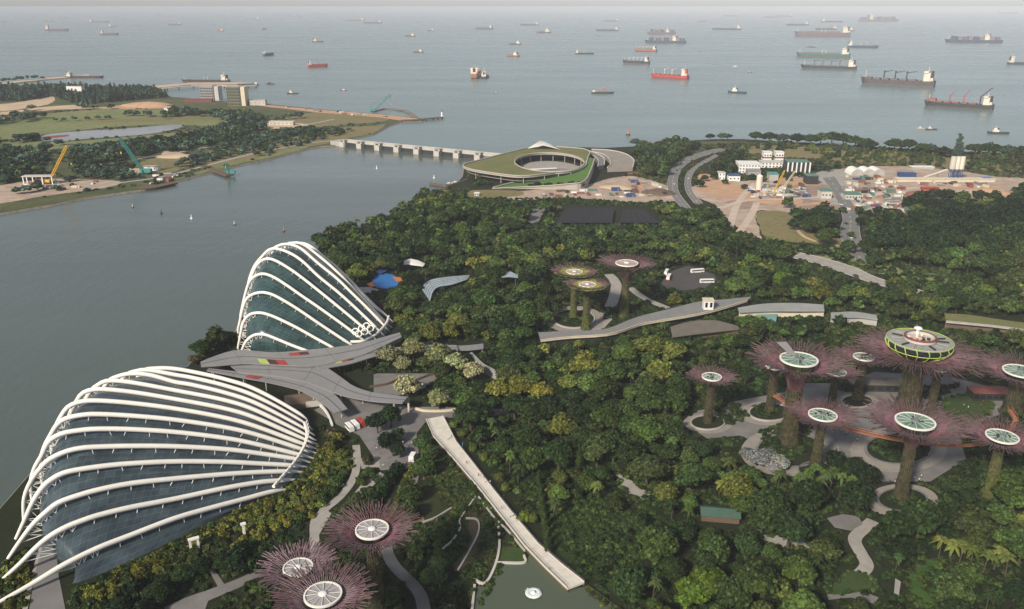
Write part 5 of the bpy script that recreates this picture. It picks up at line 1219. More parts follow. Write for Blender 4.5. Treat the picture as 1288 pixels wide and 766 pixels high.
# left
ship('bright red ship with white house, angled away', 400, 84.5, 14, 35, 'bulk', 'hull_red', 'dull_red', 'deck_red', 'hull_red', .13, Lm=72, ncr=1, sup=1.5)
ship('small yellow and white ship above the bright red one', 400, 53, 14, -6, 'coaster', 'hull_blue', house='cream')
ship('white-housed ship seen stern-on with a dark funnel', 338, 70, 12, 75, 'bulk', 'hull_blue', 'hull_dark', 'deck_grey', Lm=80, ncr=0, sup=1.2, fb=.12)
ship('tall dark work barge near the far jetties', 340, 106, 9, 178, 'tug', 'hull_dark', 'hull_dark', Lm=22, house='hull_brown')
ship('low dark tug off the two grey blocks', 368, 118, 14, 178, 'tug', 'hull_dark', 'hull_dark', group='small boats under way')
ship('small red and white pilot boat off the curved jetty', 432, 114, 8, 170, 'boat', 'dull_red', 'hull_dark', group='small boats under way')
ship('large hazy freighter with yellowish house at far left', 72, 39, 28, 3, 'bulk', 'hull_purple', 'hull_blue', ncr=0, sup=1.6, fb=.08)
ship('hazy freighter with white house, second from the far left', 138, 44, 22, 3, 'bulk', 'hull_purple', 'hull_blue', ncr=0, sup=1.5, fb=.09)
ship('small red-housed ship behind the second freighter from the far left', 141, 34, 11, 3, 'coaster', 'hull_purple')
ship('hazy ship with low dark tail at the upper left', 125, 28, 24, 3, 'tanker', 'hull_grey', fb=.04)
ship('white and grey freighter with pale cranes at the upper left', 220, 31.5, 16, 177, 'bulk', 'hull_purple', 'hull_blue', ncr=3, sup=1.3, fb=.09)
ship('small pink-white ship at the upper left of centre', 277, 39, 9, 176, 'coaster', 'hull_red', 'hull_dark')
ship('small red ship with a white house right of the pink-white one', 332, 37, 8, 60, 'coaster', 'hull_red', 'dull_red', Lm=70)
ship('small white ship above the small red one', 323, 24, 8, 170, 'coaster', 'hull_grey')
for i, (u, v, l) in enumerate(((8, 28, 12), (42, 21, 8), (60, 27, 12), (79, 23, 12), (88, 18, 10), (111, 21, 8), (111, 30, 8), (145, 22, 9), (154, 18, 8), (158, 23, 6), (174, 32, 9), (198, 19, 10), (214, 21, 8), (231, 23, 8), (252, 19, 8), (279, 19, 10), (298, 21, 8), (347, 19, 11), (365, 19.5, 9), (375, 21, 10), (400, 18, 18), (692, 19, 6), (754, 13.5, 16), (883, 27, 14), (920, 20.5, 20), (967, 22, 18), (986, 21, 20), (1268, 17.5, 26), (753, 46, 6), (880, 65, 5))):
    side = ['hull_grey', 'hull_blue', 'hull_purple', 'hull_grey'][i % 4]; wh = ['far left', 'left', 'centre', 'right'][min(3, int(u//322))]
    far_ship(f"tiny hazy {['grey', 'blue', 'purplish', 'pale'][i % 4]} ship almost lost near the horizon, {wh} of the strait", u, v, l, (178, 3, 176, 5)[i % 4], side)
# moored at the far jetties
ship('dark ship moored along the sandy spit at far left', 107, 98, 46, 2, 'tanker', 'hull_dark', fb=.045, group='ships moored at the far jetties')
ship('long dark ship moored behind the jetty of the two grey blocks', 259, 103, 60, 178, 'tanker', 'hull_dark', fb=.04, group='ships moored at the far jetties')
ship('dark lighter moored at the right end of the far jetty', 312, 107.5, 26, 178, 'barge', 'hull_dark', deck='hull_brown', group='ships moored at the far jetties')
def wake(lab, line, w0, w1):
    P = smooth_line([at(u, v, 0) for u, v in line], 8); A = []; B_ = []
    for i, p in enumerate(P):
        d = P[min(i+1, len(P)-1)]-P[max(i-1, 0)]; nv = Vector((-d.y, d.x, 0)).normalized(); f = i/(len(P)-1); w = (w0*(1-f)+w1*f)*random.uniform(.7, 1.3)/2
        A.append(p+nv*w+Vector((0, 0, .3))); B_.append(p-nv*w+Vector((0, 0, .3)))
    b = MB(); b.loft([A, B_], smooth=False); tag(b.build('wake', M['wake_foam']), lab, 'wake', None, 'stuff')
mat('wake_foam', (.42, .47, .47), (.17, .21, .21), rough=.6, scale=.05, contrast=1.5)
ship('small dark speedboat at the head of a long white wake', 624, 117, 5, -8, 'boat', 'hull_dark', 'hull_dark', group='small boats under way')
wake('long thin white wake behind the speedboat', [(622, 116.8), (600, 115), (575, 112), (545, 109)], 9, 3)
wake('faint wake crossing above the orange coaster', [(668, 62.5), (650, 61.5), (625, 60.5), (600, 60)], 22, 8)
wake('faint wake behind the white motorboat', [(923, 84), (908, 82), (888, 79.5)], 12, 5)
# buoys
def buoy(lab, u, v, m, z=.35, s=1.0):
    p = at(u, v, z); r = thing('buoy', lab, 'buoy', (p.x, p.y, z), 0, 'channel buoys')
    b = MB(); b.lathe([(1.3*s, -.2), (1.3*s, .7*s), (.7*s, .9*s)], 12, close=True); b.build('float', M['dark_metal' if m != 'white_paint' else 'white_paint'], r)
    b = MB(); b.lathe([(.75*s, .85*s), (.28*s, 3.1*s)], 8, close=True); b.build('tower', M[m], r)
    b = MB(); b.lathe([(.01, 3.0*s), (.5*s, 3.3*s), (.5*s, 3.7*s), (.01, 4.1*s)], 8); b.build('topmark', M[m], r)
for i, (u, v, m, c) in enumerate(((167, 261, 'cream', 'leftmost cream'), (203, 269, 'dark_metal', 'second, dark'), (241, 275, 'white_paint', 'third, white'), (295, 283, 'cream', 'fourth, cream'), (357, 291, 'orange', 'rightmost, orange'))): buoy(f'{c} buoy of the row across the reservoir above the tall dome', u, v, m)
buoy('lone pale buoy off the dam', 474, 212, 'white_paint'); buoy('pale buoy near the jetty of the ring building', 546, 224, 'white_paint'); buoy('orange and white beacon out at sea beyond the ring building', 790, 170, 'orange', 0, 2.6)
ship('small white motorboat at the end of the timber jetty', 573, 230, 10, 15, 'boat', 'ship_white', 'hull_blue', 'ship_white', group='boats at the jetty')
ship('small blue motorboat beside the timber jetty', 565, 231.5, 10, 10, 'boat', 'hull_blue', 'hull_dark', 'ship_white', group='boats at the jetty')
# ---------------------------------------------------------------- far shore and building-site objects
def tower_block(lab, u, v, wpx, htop, depth, rz, m, m2, cols, rows):
    p = at(u, v); w = p.y*math.cos(PITCH)+CAM_H*math.sin(PITCH); Wd = wpx*w/F_PX; H_ = height_at(p, u, htop)-GZ
    r = thing('tower_block', lab, 'building', (p.x, p.y, GZ), rz, 'slab blocks at the far point')
    b = MB(); b.box((0, 0, H_/2), (Wd*.68, depth, H_)); b.build('wall', M[m], r)
    b = MB(); b.box((Wd*.46, 1.5, H_*.5), (Wd*.24, depth*.9, H_*1.0)); b.build('lit_side', M[m2], r)  # paler block at the right: the lit side is put into its colour
    b = MB(); b.box((0, 0, H_+.8), (Wd*.70, depth+.6, 1.2)); b.build('roof', M['concrete'], r)
    for i in range(cols):
        for k in range(rows):
            b = MB(); b.box((-Wd*.34+Wd*.68*(i+.5)/cols, -depth/2-.1, H_*(k+.6)/(rows+.4)), (Wd*.68/cols*.62, .5, H_/rows*.45)); b.build('window', M['dark_glass'], r)
mat('block_grey', (.30, .29, .29), (.24, .235, .235), rough=.85, scale=.1); mat('block_green', (.17, .17, .115), (.12, .125, .085), rough=.85, scale=.12)
tower_block('grey slab block at the far point, left of the olive one', 264, 126, 25, 108, 22, -.12, 'block_grey', 'pale_concrete', 6, 5)
tower_block('olive-fronted slab block with a beige side, at the far point', 297.5, 132.5, 25, 108.5, 22, -.12, 'block_green', 'cream', 6, 6)
for (u, v, L, Wd, Hh, m, rf, lab) in ((97, 122, 36, 14, 25, 'white_paint', 'dull_red', 'white house with a red roof in the dark wood on the far shore'), (250, 128, 60, 14, 6, 'dull_red', 'dull_red', 'long low red shed at the foot of the grey slab block'),
                             (325, 132, 34, 18, 11, 'pale_concrete', 'concrete', 'low beige building right of the olive slab block'), (22, 117, 70, 16, 7, 'orange_soil', 'dull_red', 'low reddish shed at the far left shore'), (215, 140, 22, 12, 7, 'white_paint', 'pale_concrete', 'small pale house between the far meadow and the woods'),
                             (192, 214, 18, 9, 5, 'white_paint', 'concrete', 'small white hut behind the bank-side dock'), (125, 211, 66, 7, 3.2, 'pale_concrete', 'pale_concrete', 'long low pale wall-like shed on the far bank'), (168, 218, 40, 10, 5, 'site_soil', 'sand', 'sandy-coloured site shed below the teal crane'),
                             (355, 157, 44, 12, 6, 'pale_concrete', 'cream', 'pale low building on the dry field by the dam'), (600, 246, 5, 4, 3, 'white_paint', 'white_paint', 'tiny white hut at the edge of the wood below the ring building')):
    block('hut' if L < 24 else 'shed', lab, 'building', at(u, v), (L, Wd, Hh), random.uniform(-.15, .1), m, rf, (max(2, int(L/7)), 1, 1.6, 1.4))
def jetty(lab, line, w, z, m='pale_concrete', step=3):
    P = smooth_line([at(u, v, z) for u, v in line], 6); c = P[0]; r = thing('jetty', lab, 'jetty', (c.x, c.y, 0)); off = -r.location; A = []; B = []
    for i, p in enumerate(P):
        d = P[min(i+1, len(P)-1)]-P[max(i-1, 0)]; nv = Vector((-d.y, d.x, 0)).normalized()*w/2; A.append(p+nv+off); B.append(p-nv+off)
    b = MB(); b.slab(A, B, 1.6); b.build('deck', M[m], r)
    for i in range(0, len(P), step):
        q = MB(); q.cyl((P[i].x+off.x, P[i].y+off.y, -1), 1.2, z, 6); q.build('pile', M['dark_metal'], r)
jetty('long pale jetty running out behind the two slab blocks', [(196, 112), (225, 109), (262, 107), (300, 108), (322, 107)], 14, 7)
jetty('brown curved breakwater jetty at the end of the far point', [(470, 139), (485, 136), (505, 138), (518, 143), (522, 147)], 8, 2.2, 'rock', 99)
jetty('dark pier with a small beacon at the tip of the far point', [(505, 151), (525, 150), (545, 148), (556, 147)], 11, 4, 'brown')
jetty('brown bank-side dock below the teal crane', [(176, 236), (196, 234), (219, 229)], 12, 3.2, 'brown'); jetty('brown dock with the small teal crane on the far bank', [(256, 208), (272, 214), (288, 220)], 9, 3.4, 'brown')
p = at(556, 146.5, 4); r = thing('beacon', 'small white and red beacon on the pier tip', 'beacon', (p.x, p.y, 4)); b = MB(); b.cyl((0, 0, 0), 2.2, 9, 10, 1.6); b.build('tower', M['white_paint'], r); b = MB(); b.cyl((0, 0, 9), 2.4, 3, 10, 1.0); b.build('lantern', M['red'], r)
def crane(lab, u, v, tu, tv, m, body='dark_metal', scale=1.0, name='crawler_crane'):
    p = at(u, v); dirx = 1 if tu > u else -1; top = on_plane(tu, tv, p, p+Vector((1, -.25*dirx, 0))); r = thing(name, lab, 'crane', (p.x, p.y, GZ)); t = top-Vector((p.x, p.y, GZ))
    L = t.length; s = scale
    for y in (-2.4, 2.4):
        b = MB(); b.box((0, y*s, .9*s), (8*s, 1.2*s, 1.7*s)); b.build('track', M['dark_metal'], r)
    b = MB(); b.box((-dirx*1.5*s, 0, 3.2*s), (8*s, 4.4*s, 2.8*s)); b.build('machine_house', M[m], r)
    b = MB(); b.box((dirx*2.0*s, -2.4*s, 3.2*s), (2.2*s, 1.6*s, 2.6*s)); b.build('cab', M[m], r)
    b = MB(); a0 = Vector((dirx*2.0*s, 0, 3.2*s)); d = (t-a0).normalized(); sd = d.cross(Vector((0, 1, 0))).normalized(); yv = Vector((0, 1, 0)); wv = 1.0*s
    ch = [sd*wv+yv*wv, sd*wv-yv*wv, -sd*wv-yv*wv, -sd*wv+yv*wv]; n = 14
    for c in ch: b.tube([a0+c*.4, a0.lerp(t, .12)+c, a0.lerp(t, .88)+c, t+c*.3], .36*s, 4)
    for k in range(n):
        f0, f1 = k/n, (k+1)/n
        for i in range(4): b.tube([a0.lerp(t, f0)+ch[i]*.95, a0.lerp(t, f1)+ch[(i+1) % 4]*.95], .18*s, 3, cap=False)
    b.build('boom', M[m], r)
    b = MB(); b.tube([Vector((-dirx*4*s, 0, 5*s)), Vector((-dirx*3*s, 0, 10*s)), t], .13*s, 3); b.tube([t, t+Vector((dirx*.8, 0, -L*.35))], .12*s, 3); b.build('cable', M['dark_metal'], r)
    b = MB(); b.box(t+Vector((dirx*.8, 0, -L*.36)), (1.0*s, 1.0*s, 1.8*s)); b.build('hook_block', M['yellow'], r)
crane('yellow crawler crane with a tall boom on the far-bank work site', 61, 231, 84.5, 183, 'yellow', scale=1.15); crane('teal crawler crane with a long boom leaning left on the far bank', 183, 219, 150, 173, 'teal', scale=1.45)
crane('small teal crane standing at the waterside dock', 290, 220, 284, 205, 'teal', scale=1.1); crane('thin green crane at the tip of the far point', 470, 141, 491, 119, 'teal', scale=1.3)
p = at(50, 231); r = thing('site_gantry', 'white open steel frame beside the yellow crane', 'frame', (p.x, p.y, GZ), .05)
for x in (-16, -5, 6, 17):
    for y in (-4, 4):
        b = MB(); b.box((x, y, 4.5), (1.1, 1.1, 9)); b.build('post', M['white_paint'], r)
b = MB(); b.box((.5, 0, 9.4), (36, 10, 1.0)); b.build('roof', M['pale_concrete'], r)
# right-hand building site
def bb(lab, u0, u1, vt, vb, depth, m, rf, win=None, rz=-.06, name='site_building', group=None):
    u = (u0+u1)/2; p = at(u, vb); w = p.y*math.cos(PITCH)+CAM_H*math.sin(PITCH); L = (u1-u0)*w/F_PX; Hh = max(2.2, (height_at(p, u, vt)-GZ)-depth*.16); p = p+Vector((0, depth/2, 0))
    return block(name, lab, 'building', p, (L, depth, Hh), rz, m, rf, win, group=group), L, Hh
for u, lab in ((965, 'left of the two white batching towers with a red band'), (980, 'right of the two white batching towers with a red band')):
    r, L, Hh = bb(lab, u-5, u+5, 190, 206, 12, 'white_paint', 'white_paint', (3, 2, 1.8, 2.0), name='batching_tower', group='white batching towers'); b = MB(); b.box((0, 0, Hh*.55), (L+.5, 12.5, Hh*.12)); b.build('red_band', M['dull_red'], r)
bb('white block at the foot of the batching towers', 958, 984, 202, 211, 16, 'white_paint', 'pale_concrete', (6, 2, 1.8, 1.6)); bb('large white building left of the batching towers', 930, 956, 203, 218, 24, 'white_paint', 'white_paint', (7, 3, 1.7, 1.5)); bb('grey lean-to below the batching towers', 941, 957, 213, 222, 14, 'roof_pale', 'roof_grey')
r, L, Hh = bb('hall with a teal roof on white pillars, right of the batching towers', 991, 1018, 201, 217, 20, 'dark_metal', 'green_roof')
for k in range(6):
    b = MB(); b.box((-L/2+L*k/5, -10.6, Hh/2), (1.6, 1.2, Hh)); b.build('pillar', M['white_paint'], r)
bb('small white box house beside the orange soil slope', 904, 912, 216, 226, 10, 'white_paint', 'pale_concrete', (2, 2, 1.5, 1.4)); bb('shed with a bright blue roof', 917, 931, 219, 228, 14, 'white_paint', 'blue', (3, 1, 1.6, 1.6)); bb('dark shed with a green roof at the yard road', 1015, 1029, 219, 232, 16, 'dark_metal', 'green_roof'); bb('small shed with a pale teal roof behind the yellow cranes', 968, 979, 217, 228, 14, 'concrete', 'teal'); bb('low green-roofed site office', 1064, 1083, 242, 251, 16, 'pale_concrete', 'green_roof', (5, 1, 1.6, 1.4)); bb('low hut with a green roof near the yard road', 1033, 1046, 238, 250, 14, 'pale_concrete', 'green_roof', (3, 1, 1.6, 1.4))
p = at(954, 240); r = thing('silo', 'single white cylinder silo among the scrap heaps', 'silo', (p.x, p.y, GZ)); b = MB(); b.cyl((0, 0, 0), 3.4, 17, 18); b.build('drum', M['ship_white'], r); b = MB(); b.cyl((0, 0, 17), 3.6, 2, 18, .6); b.build('cap', M['white_paint'], r)
for u, lab in ((1073, 'leftmost'), (1087.5, 'middle'), (1100, 'rightmost')):
    p = at(u+6, 221); r = thing('storage_tent', f'{lab} of the three white barrel-roofed storage tents', 'tent', (p.x, p.y+12, GZ), -.05, 'white storage tents'); b = MB(); b.loft([[(math.cos(t)*8, y, math.sin(t)*8) for t in (PI*k/10 for k in range(11))] for y in (-12, 12)]); b.build('membrane', M['white' if u < 1080 else 'white_paint'], r); b = MB(); b.add([(math.cos(t)*7.9, -11.9, math.sin(t)*7.9) for t in (PI*k/10 for k in range(11))], [tuple(range(11))]); b.build('end_wall', M['concrete'], r)
for k, lab in enumerate(('left', 'middle', 'right')):
    p = at(1195+k*5.4, 227); r = thing('cement_silo', f'{lab} one of three cream cement silos on blue legs', 'silo', (p.x, p.y, GZ), 0, 'cream cement silos')
    b = MB(); b.cyl((0, 0, 14), 3.3, 15, 18); b.build('drum', M['ship_white' if k else 'pale_concrete'], r); b = MB(); b.cyl((0, 0, 9.5), .8, 4.5, 14, 3.3); b.build('hopper', M['grey_metal'], r)
    for a in range(4):
        q = MB(); q.cyl((math.cos(PI/4+a*PI/2)*2.8, math.sin(PI/4+a*PI/2)*2.8, 0), .5, 14.5, 6); q.build('leg', M['blue'], r)
bb('long low cream shed roof below the cement silos', 1129, 1251, 224, 229, 10, 'cream', 'cream', None, -.02, 'long_shed'); bb('row of dark blue containers left of the cement silos', 1132, 1152, 217, 223, 9, 'blue', 'blue', None, -.03, 'container_row'); bb('long white roof behind the blue containers', 1148, 1175, 209, 213, 10, 'concrete', 'white_paint', None, -.03, 'long_shed'); bb('bright blue container right of the cement silos', 1237, 1248, 223, 228, 8, 'bright_blue', 'bright_blue', None, 0, 'container_row'); bb('row of red bins in front of the long cream shed', 1160, 1181, 236, 239, 5, 'red', 'red', None, 0, 'bin_row')
p0, p1 = at(1162, 223, 3), at(1192, 213, 16); r = thing('conveyor', 'sloping grey conveyor climbing to the cement silos', 'conveyor', (p0.x, p0.y, GZ)); b = MB(); b.tube([(0, 0, 1), (p1.x-p0.x, p1.y-p0.y, 14)], 1.3, 4); b.build('belt_gallery', M['pale_concrete'], r); b = MB(); b.cyl(((p1.x-p0.x)*.6, (p1.y-p0.y)*.6, 0), .6, 8, 6); b.build('support', M['grey_metal'], r)
crane('left of two yellow cranes among the scrap heaps', 971, 246, 987, 214, 'yellow', scale=.65); crane('right of two yellow cranes among the scrap heaps', 984, 238, 1000, 215, 'cream', scale=.65)
CC = {'white': 'white_paint', 'grey': 'grey_metal', 'blue': 'blue', 'red': 'dull_red', 'teal': 'green_roof', 'brown': 'brown', 'cream': 'cream', 'rusty': 'deck_red', 'dark': 'dark_metal', 'orange': 'orange'}
cont = {}
for c, m in CC.items():
    r = empty('site_container'); b = MB(); b.box((0, 0, 1.4), (8.5, 3.0, 2.6)); b.build('body', M[m], r); b = MB(); b.box((0, 0, 2.78), (8.7, 3.2, .16)); b.build('roof', M['pale_concrete' if c in ('white', 'cream', 'grey') else m], r)
    b = MB(); b.box((2.2, -1.53, 1.3), (1.2, .1, 2.1)); b.build('door', M['grey_metal'], r); cont[c] = [r, kids_of(r), 0]
AREAS = [([(1064, 222), (1110, 224), (1130, 232), (1150, 250), (1135, 262), (1085, 262), (1066, 240)], 74, 'in the crowded yard below the storage tents'), ([(940, 236), (1010, 234), (1015, 248), (950, 250)], 48, 'among the scrap heaps at the yellow cranes'), ([(1150, 229), (1250, 230), (1240, 236), (1160, 235)], 14, 'along the long cream shed'), ([(1090, 258), (1148, 256), (1140, 268), (1060, 264)], 26, 'on the near edge of the building site'), ([(700, 240), (840, 240), (830, 250), (660, 247)], 30, 'on the soil below the ring building'), ([(790, 226), (835, 236), (800, 240)], 9, 'beside the curved double road'), ([(770, 211), (830, 212), (826, 222), (780, 218)], 10, 'behind the ring building terraces'), ([(20, 229), (130, 228), (120, 234), (30, 244)], 16, 'on the far-bank work site'), ([(190, 222), (225, 220), (215, 228), (190, 232)], 9, 'at the bank-side dock'), ([(340, 133), (430, 141), (500, 148), (430, 144)], 16, 'along the orange strip of the far point')]
for poly, n, where in AREAS:
    k = 0; bx = bbox_ = (min(a[0] for a in poly), min(a[1] for a in poly), max(a[0] for a in poly), max(a[1] for a in poly)); tries = 0; spots = []
    while k < n and tries < 4000:
        tries += 1; u, v = random.uniform(bx[0], bx[2]), random.uniform(bx[1], bx[3]); inp = False
        for i in range(len(poly)):
            (x1, y1), (x2, y2) = poly[i], poly[i-1]
            if (y1 > v) != (y2 > v) and u < (x2-x1)*(v-y1)/(y2-y1)+x1: inp = not inp
        if not inp: continue
        p = at(u, v)
        if any((p-q).length < 7.5 for q in spots): continue
        spots.append(p); k += 1; c = random.choices(list(CC), [6, 4, 1.6, 1.2, 2, 2, 3, 3, 2, .7])[0]; src, kd, used = cont[c]
        o = src if not used else copy_tree(src, kd); cont[c][2] = 1
        o.location = (p.x, p.y, GZ+.1); o.rotation_euler = (0, 0, random.choice([0, PI/2])+random.uniform(-.25, .25)); s = random.uniform(.55, 1.15); o.scale = (s, s*random.uniform(.8, 1.5), s*random.uniform(.6, 1.3))
        tag(o, f'{c} site container or hut {where}', 'container', f'site containers {where}')
for c, (r, kd, used) in cont.items():
    if not used:
        for ch in list(r.children): bpy.data.objects.remove(ch)
        bpy.data.objects.remove(r)
# spoil heaps
def heap(lab, u, v, R, h, m, st=1.0):
    p = at(u, v); r = thing('spoil_heap', lab, 'heap', (p.x, p.y, GZ), random.uniform(-.3, .3), 'spoil heaps'); b = MB(); rows = []
    for f, z in ((1, -.1), (.86, .28), (.64, .6), (.38, .88), (.12, 1.0)): rows.append([(math.cos(t)*R*st*f*random.uniform(.88, 1.12), math.sin(t)*R*f*random.uniform(.88, 1.12), z*h*random.uniform(.92, 1.08)) for t in (2*PI*k/18 for k in range(18))])
    b.loft(rows, closed=True); b.add(rows[-1], [tuple(range(18))], True); b.build('mound', M[m], r)
heap('orange earth mound at the edge of the far woods', 186, 133, 34, 8, 'orange_soil', 1.8); heap('sandy mound beside the far dry field', 222, 197, 16, 3, 'sand', 1.8); heap('dark brown heap beside the curved double road', 829, 243, 15, 5, 'brown', 1.3); heap('pinkish earth heap right of the long cream shed', 1205, 243, 18, 5, 'site_soil', 2.0); heap('orange earth heap at the right end of the site', 1240, 242, 16, 5, 'orange_soil', 1.8); heap('reddish earth heap behind the dark trees at the site', 1155, 246, 14, 5, 'deck_red', 1.4); heap('tan heap on the soil below the ring building', 775, 236, 12, 3, 'sand', 1.8)
# ---------------------------------------------------------------- vehicles
def bus(lab, u, v, rz, body, L=11, stripe='dark_glass', base=None, name='bus', cat='bus', group='parked coaches'):
    p = at(u, v); r = thing(name, lab, cat, (p.x, p.y, GZ+.12), rz, group); s = L/11; b = MB(); b.box((0, 0, 1.75), (L, 2.5, 2.6), 0, .96); b.build('body', M[body], r)
    if base: b = MB(); b.box((0, 0, .75), (L+.06, 2.58, .7)); b.build('skirt', M[base], r)
    b = MB(); b.box((0, 0, 2.15), (L*.94, 2.56, .9)); b.build('window_band', M[stripe], r); b = MB(); b.box((0, 0, 3.08), (L*.9, 2.2, .16)); b.build('roof', M[body], r)
    for x in (-L*.32, L*.32):
        for y in (-1.1, 1.1):
            b = MB(); b.tube([(x, y-.15, .48), (x, y+.15, .48)], .48, 10); b.build('wheel', M['dark_metal'], r)
bus('white coach with a red skirt in the tree-ringed car park', 841, 351, 1.25, 'white_paint', base='red'); bus('white coach behind the red-skirted one in the car park', 838, 345, 1.25, 'white_paint'); bus('white coach at the right side of the car park, nearer', 889, 356, .1, 'white_paint'); bus('white coach at the right side of the car park, farther', 877, 343, .25, 'white_paint')
bus('white shuttle van parked at the court, left of three', 440, 541, -1.0, 'white_paint', 6.5, name='shuttle', cat='van', group='shuttles at the taxi court'); bus('white shuttle van parked at the court, middle of three', 447, 538, -1.0, 'white_paint', 6.5, name='shuttle', cat='van', group='shuttles at the taxi court'); bus('red shuttle van parked at the court, right of three', 454, 535, -1.0, 'red', 6.5, name='shuttle', cat='van', group='shuttles at the taxi court'); bus('white open tram on the path below the court', 519, 579, 1.4, 'white_paint', 5, name='shuttle', cat='van', group='shuttles at the taxi court')
car_src = None
def car(lab, u, v, rz, m):
    p = at(u, v); r = thing('car', lab, 'car', (p.x, p.y, GZ+.6), rz, 'cars on the roads'); b = MB(); b.box((0, 0, .45), (4.4, 1.8, .75), 0, .96); b.build('body', M[m], r); b = MB(); b.box((-.2, 0, 1.1), (2.5, 1.6, .6), 0, .8); b.build('cabin', M['dark_glass'], r)
    for x in (-1.4, 1.4):
        for y in (-.8, .8):
            b = MB(); b.tube([(x, y-.1, .05), (x, y+.1, .05)], .33, 8); b.build('wheel', M['dark_metal'], r)
for i, (u, v, c) in enumerate(((848, 232, 'white'), (851, 215, 'dark'), (866, 225, 'white'), (857, 206, 'grey'), (872, 208, 'red'), (1058, 258, 'white'), (1064, 282, 'dark'), (1070, 300, 'white'), (1040, 338, 'white'), (1076, 348, 'dark'))): car(f"{c} car {'on the curved double road' if u < 900 else 'on the dusty site road' if u > 1050 and v < 310 else 'on the pale bridge road'}", u, v, [1.4, 1.1, 1.3, .8, .9, -1.1, -1.3, -1.2, -.3, -.35][i], CC[c])
# ---------------------------------------------------------------- visitors
def person_mesh(nm, top, legs):
    b = MB(); b.mi = 1
    b.loft([[(x+math.cos(t)*r, math.sin(t)*r*.9, z) for t in (2*PI*k/8 for k in range(8))] for x, z, r in ((-.1, 0, .06), (-.1, .45, .075), (-.08, .85, .1))], closed=True); b.loft([[(x+math.cos(t)*r, math.sin(t)*r*.9, z) for t in (2*PI*k/8 for k in range(8))] for x, z, r in ((.1, 0, .06), (.1, .45, .075), (.08, .85, .1))], closed=True)
    b.mi = 0; b.loft([[(math.cos(t)*rx, math.sin(t)*ry, z) for t in (2*PI*k/10 for k in range(10))] for z, rx, ry in ((.8, .17, .11), (1.05, .16, .11), (1.3, .21, .12), (1.43, .18, .1), (1.48, .06, .06))], closed=True)
    for s in (-1, 1): b.tube([(s*.2, 0, 1.38), (s*.26, .02, 1.1), (s*.25, -.08, .85)], [.055, .045, .035], 6)
    b.mi = 2; b.loft([[(math.cos(t)*r, math.sin(t)*r*1.1, z) for t in (2*PI*k/10 for k in range(10))] for z, r in ((1.44, .05), (1.52, .075), (1.6, .095), (1.68, .09), (1.74, .05))], closed=True)
    o = b.build(nm, [M[top], M[legs], M['skin']]); me = o.data; bpy.data.objects.remove(o); return me
mat('skin', (.35, .22, .15), (.3, .19, .13), rough=.6)
PM = {'white': person_mesh('person', 'white_paint', 'dark_metal'), 'dark': person_mesh('person', 'dark_metal', 'blue'), 'red': person_mesh('person', 'red', 'dark_metal'), 'blue': person_mesh('person', 'bright_blue', 'grey_metal')}
for poly, n, where in (([(1040, 535), (1090, 520), (1190, 545), (1160, 560), (1060, 555)], 16, 'on the supertree plaza'), ([(1110, 600), (1165, 600), (1150, 612), (1120, 612)], 7, 'near the nearest tall supertree'), ([(505, 555), (522, 555), (520, 590), (508, 588)], 9, 'on the path below the taxi court'), ([(560, 550), (575, 548), (700, 715), (690, 718)], 9, 'walking on the long pale walkway'), ([(720, 405), (760, 385), (790, 380), (770, 405)], 7, 'on the terrace of the golden supertrees'), ([(1210, 505), (1240, 505), (1235, 522), (1205, 522)], 6, 'on the lawn at the right'), ([(470, 556), (500, 590), (480, 590)], 5, 'in the taxi court')):
    for k in range(int(n*1.7)):
        i = random.randrange(1, len(poly)-1); a, b_ = random.random(), random.random()
        if a+b_ > 1: a, b_ = 1-a, 1-b_
        z = 4.0 if 'walkway' in where else GZ+.5; u = poly[0][0]+(poly[i][0]-poly[0][0])*a+(poly[i+1][0]-poly[0][0])*b_; v = poly[0][1]+(poly[i][1]-poly[0][1])*a+(poly[i+1][1]-poly[0][1])*b_
        c = random.choice(list(PM)); p = at(u, v, z); o = bpy.data.objects.new('person', PM[c]); COL.objects.link(o); o.location = p; o.rotation_euler = (0, 0, random.uniform(0, 6.28)); tag(o, f'visitor in {c} top {where}', 'person', f'visitors {where}')
# ---------------------------------------------------------------- trees and shrubs
def leaf_mat(name, c, rough=.55):
    m, t, b = nodes(name)
    oi = t.nodes.new('ShaderNodeObjectInfo'); at_ = t.nodes.new('ShaderNodeAttribute'); at_.attribute_name = 'tint'
    mx = t.nodes.new('ShaderNodeMix'); mx.data_type = 'RGBA'; mx.blend_type = 'MULTIPLY'; mx.inputs['Factor'].default_value = 1
    t.links.new(oi.outputs['Color'], mx.inputs[6]); t.links.new(at_.outputs['Color'], mx.inputs[7])
    t.links.new(mx.outputs[2], b.inputs['Base Color']); b.inputs['Roughness'].default_value = rough; b.inputs['Specular IOR Level'].default_value = .08
    M[name] = m
leaf_mat('leaf', None)
def quads_mesh(name, V, Q, tint, mats):
    me = bpy.data.meshes.new(name); nv, nq = len(V), len(Q)
    me.vertices.add(nv); me.vertices.foreach_set('co', np.ascontiguousarray(V, dtype=np.float32).ravel())
    me.loops.add(nq*4); me.loops.foreach_set('vertex_index', np.ascontiguousarray(Q, dtype=np.int32).ravel())
    me.polygons.add(nq); me.polygons.foreach_set('loop_start', np.arange(0, nq*4, 4, dtype=np.int32))
    a = me.attributes.new('tint', 'FLOAT_COLOR', 'POINT'); c = np.ones((nv, 4), np.float32); c[:, :3] = tint; a.data.foreach_set('color', c.ravel())
    for m in mats: me.materials.append(m)
    me.update(calc_edges=True); me.validate(); return me
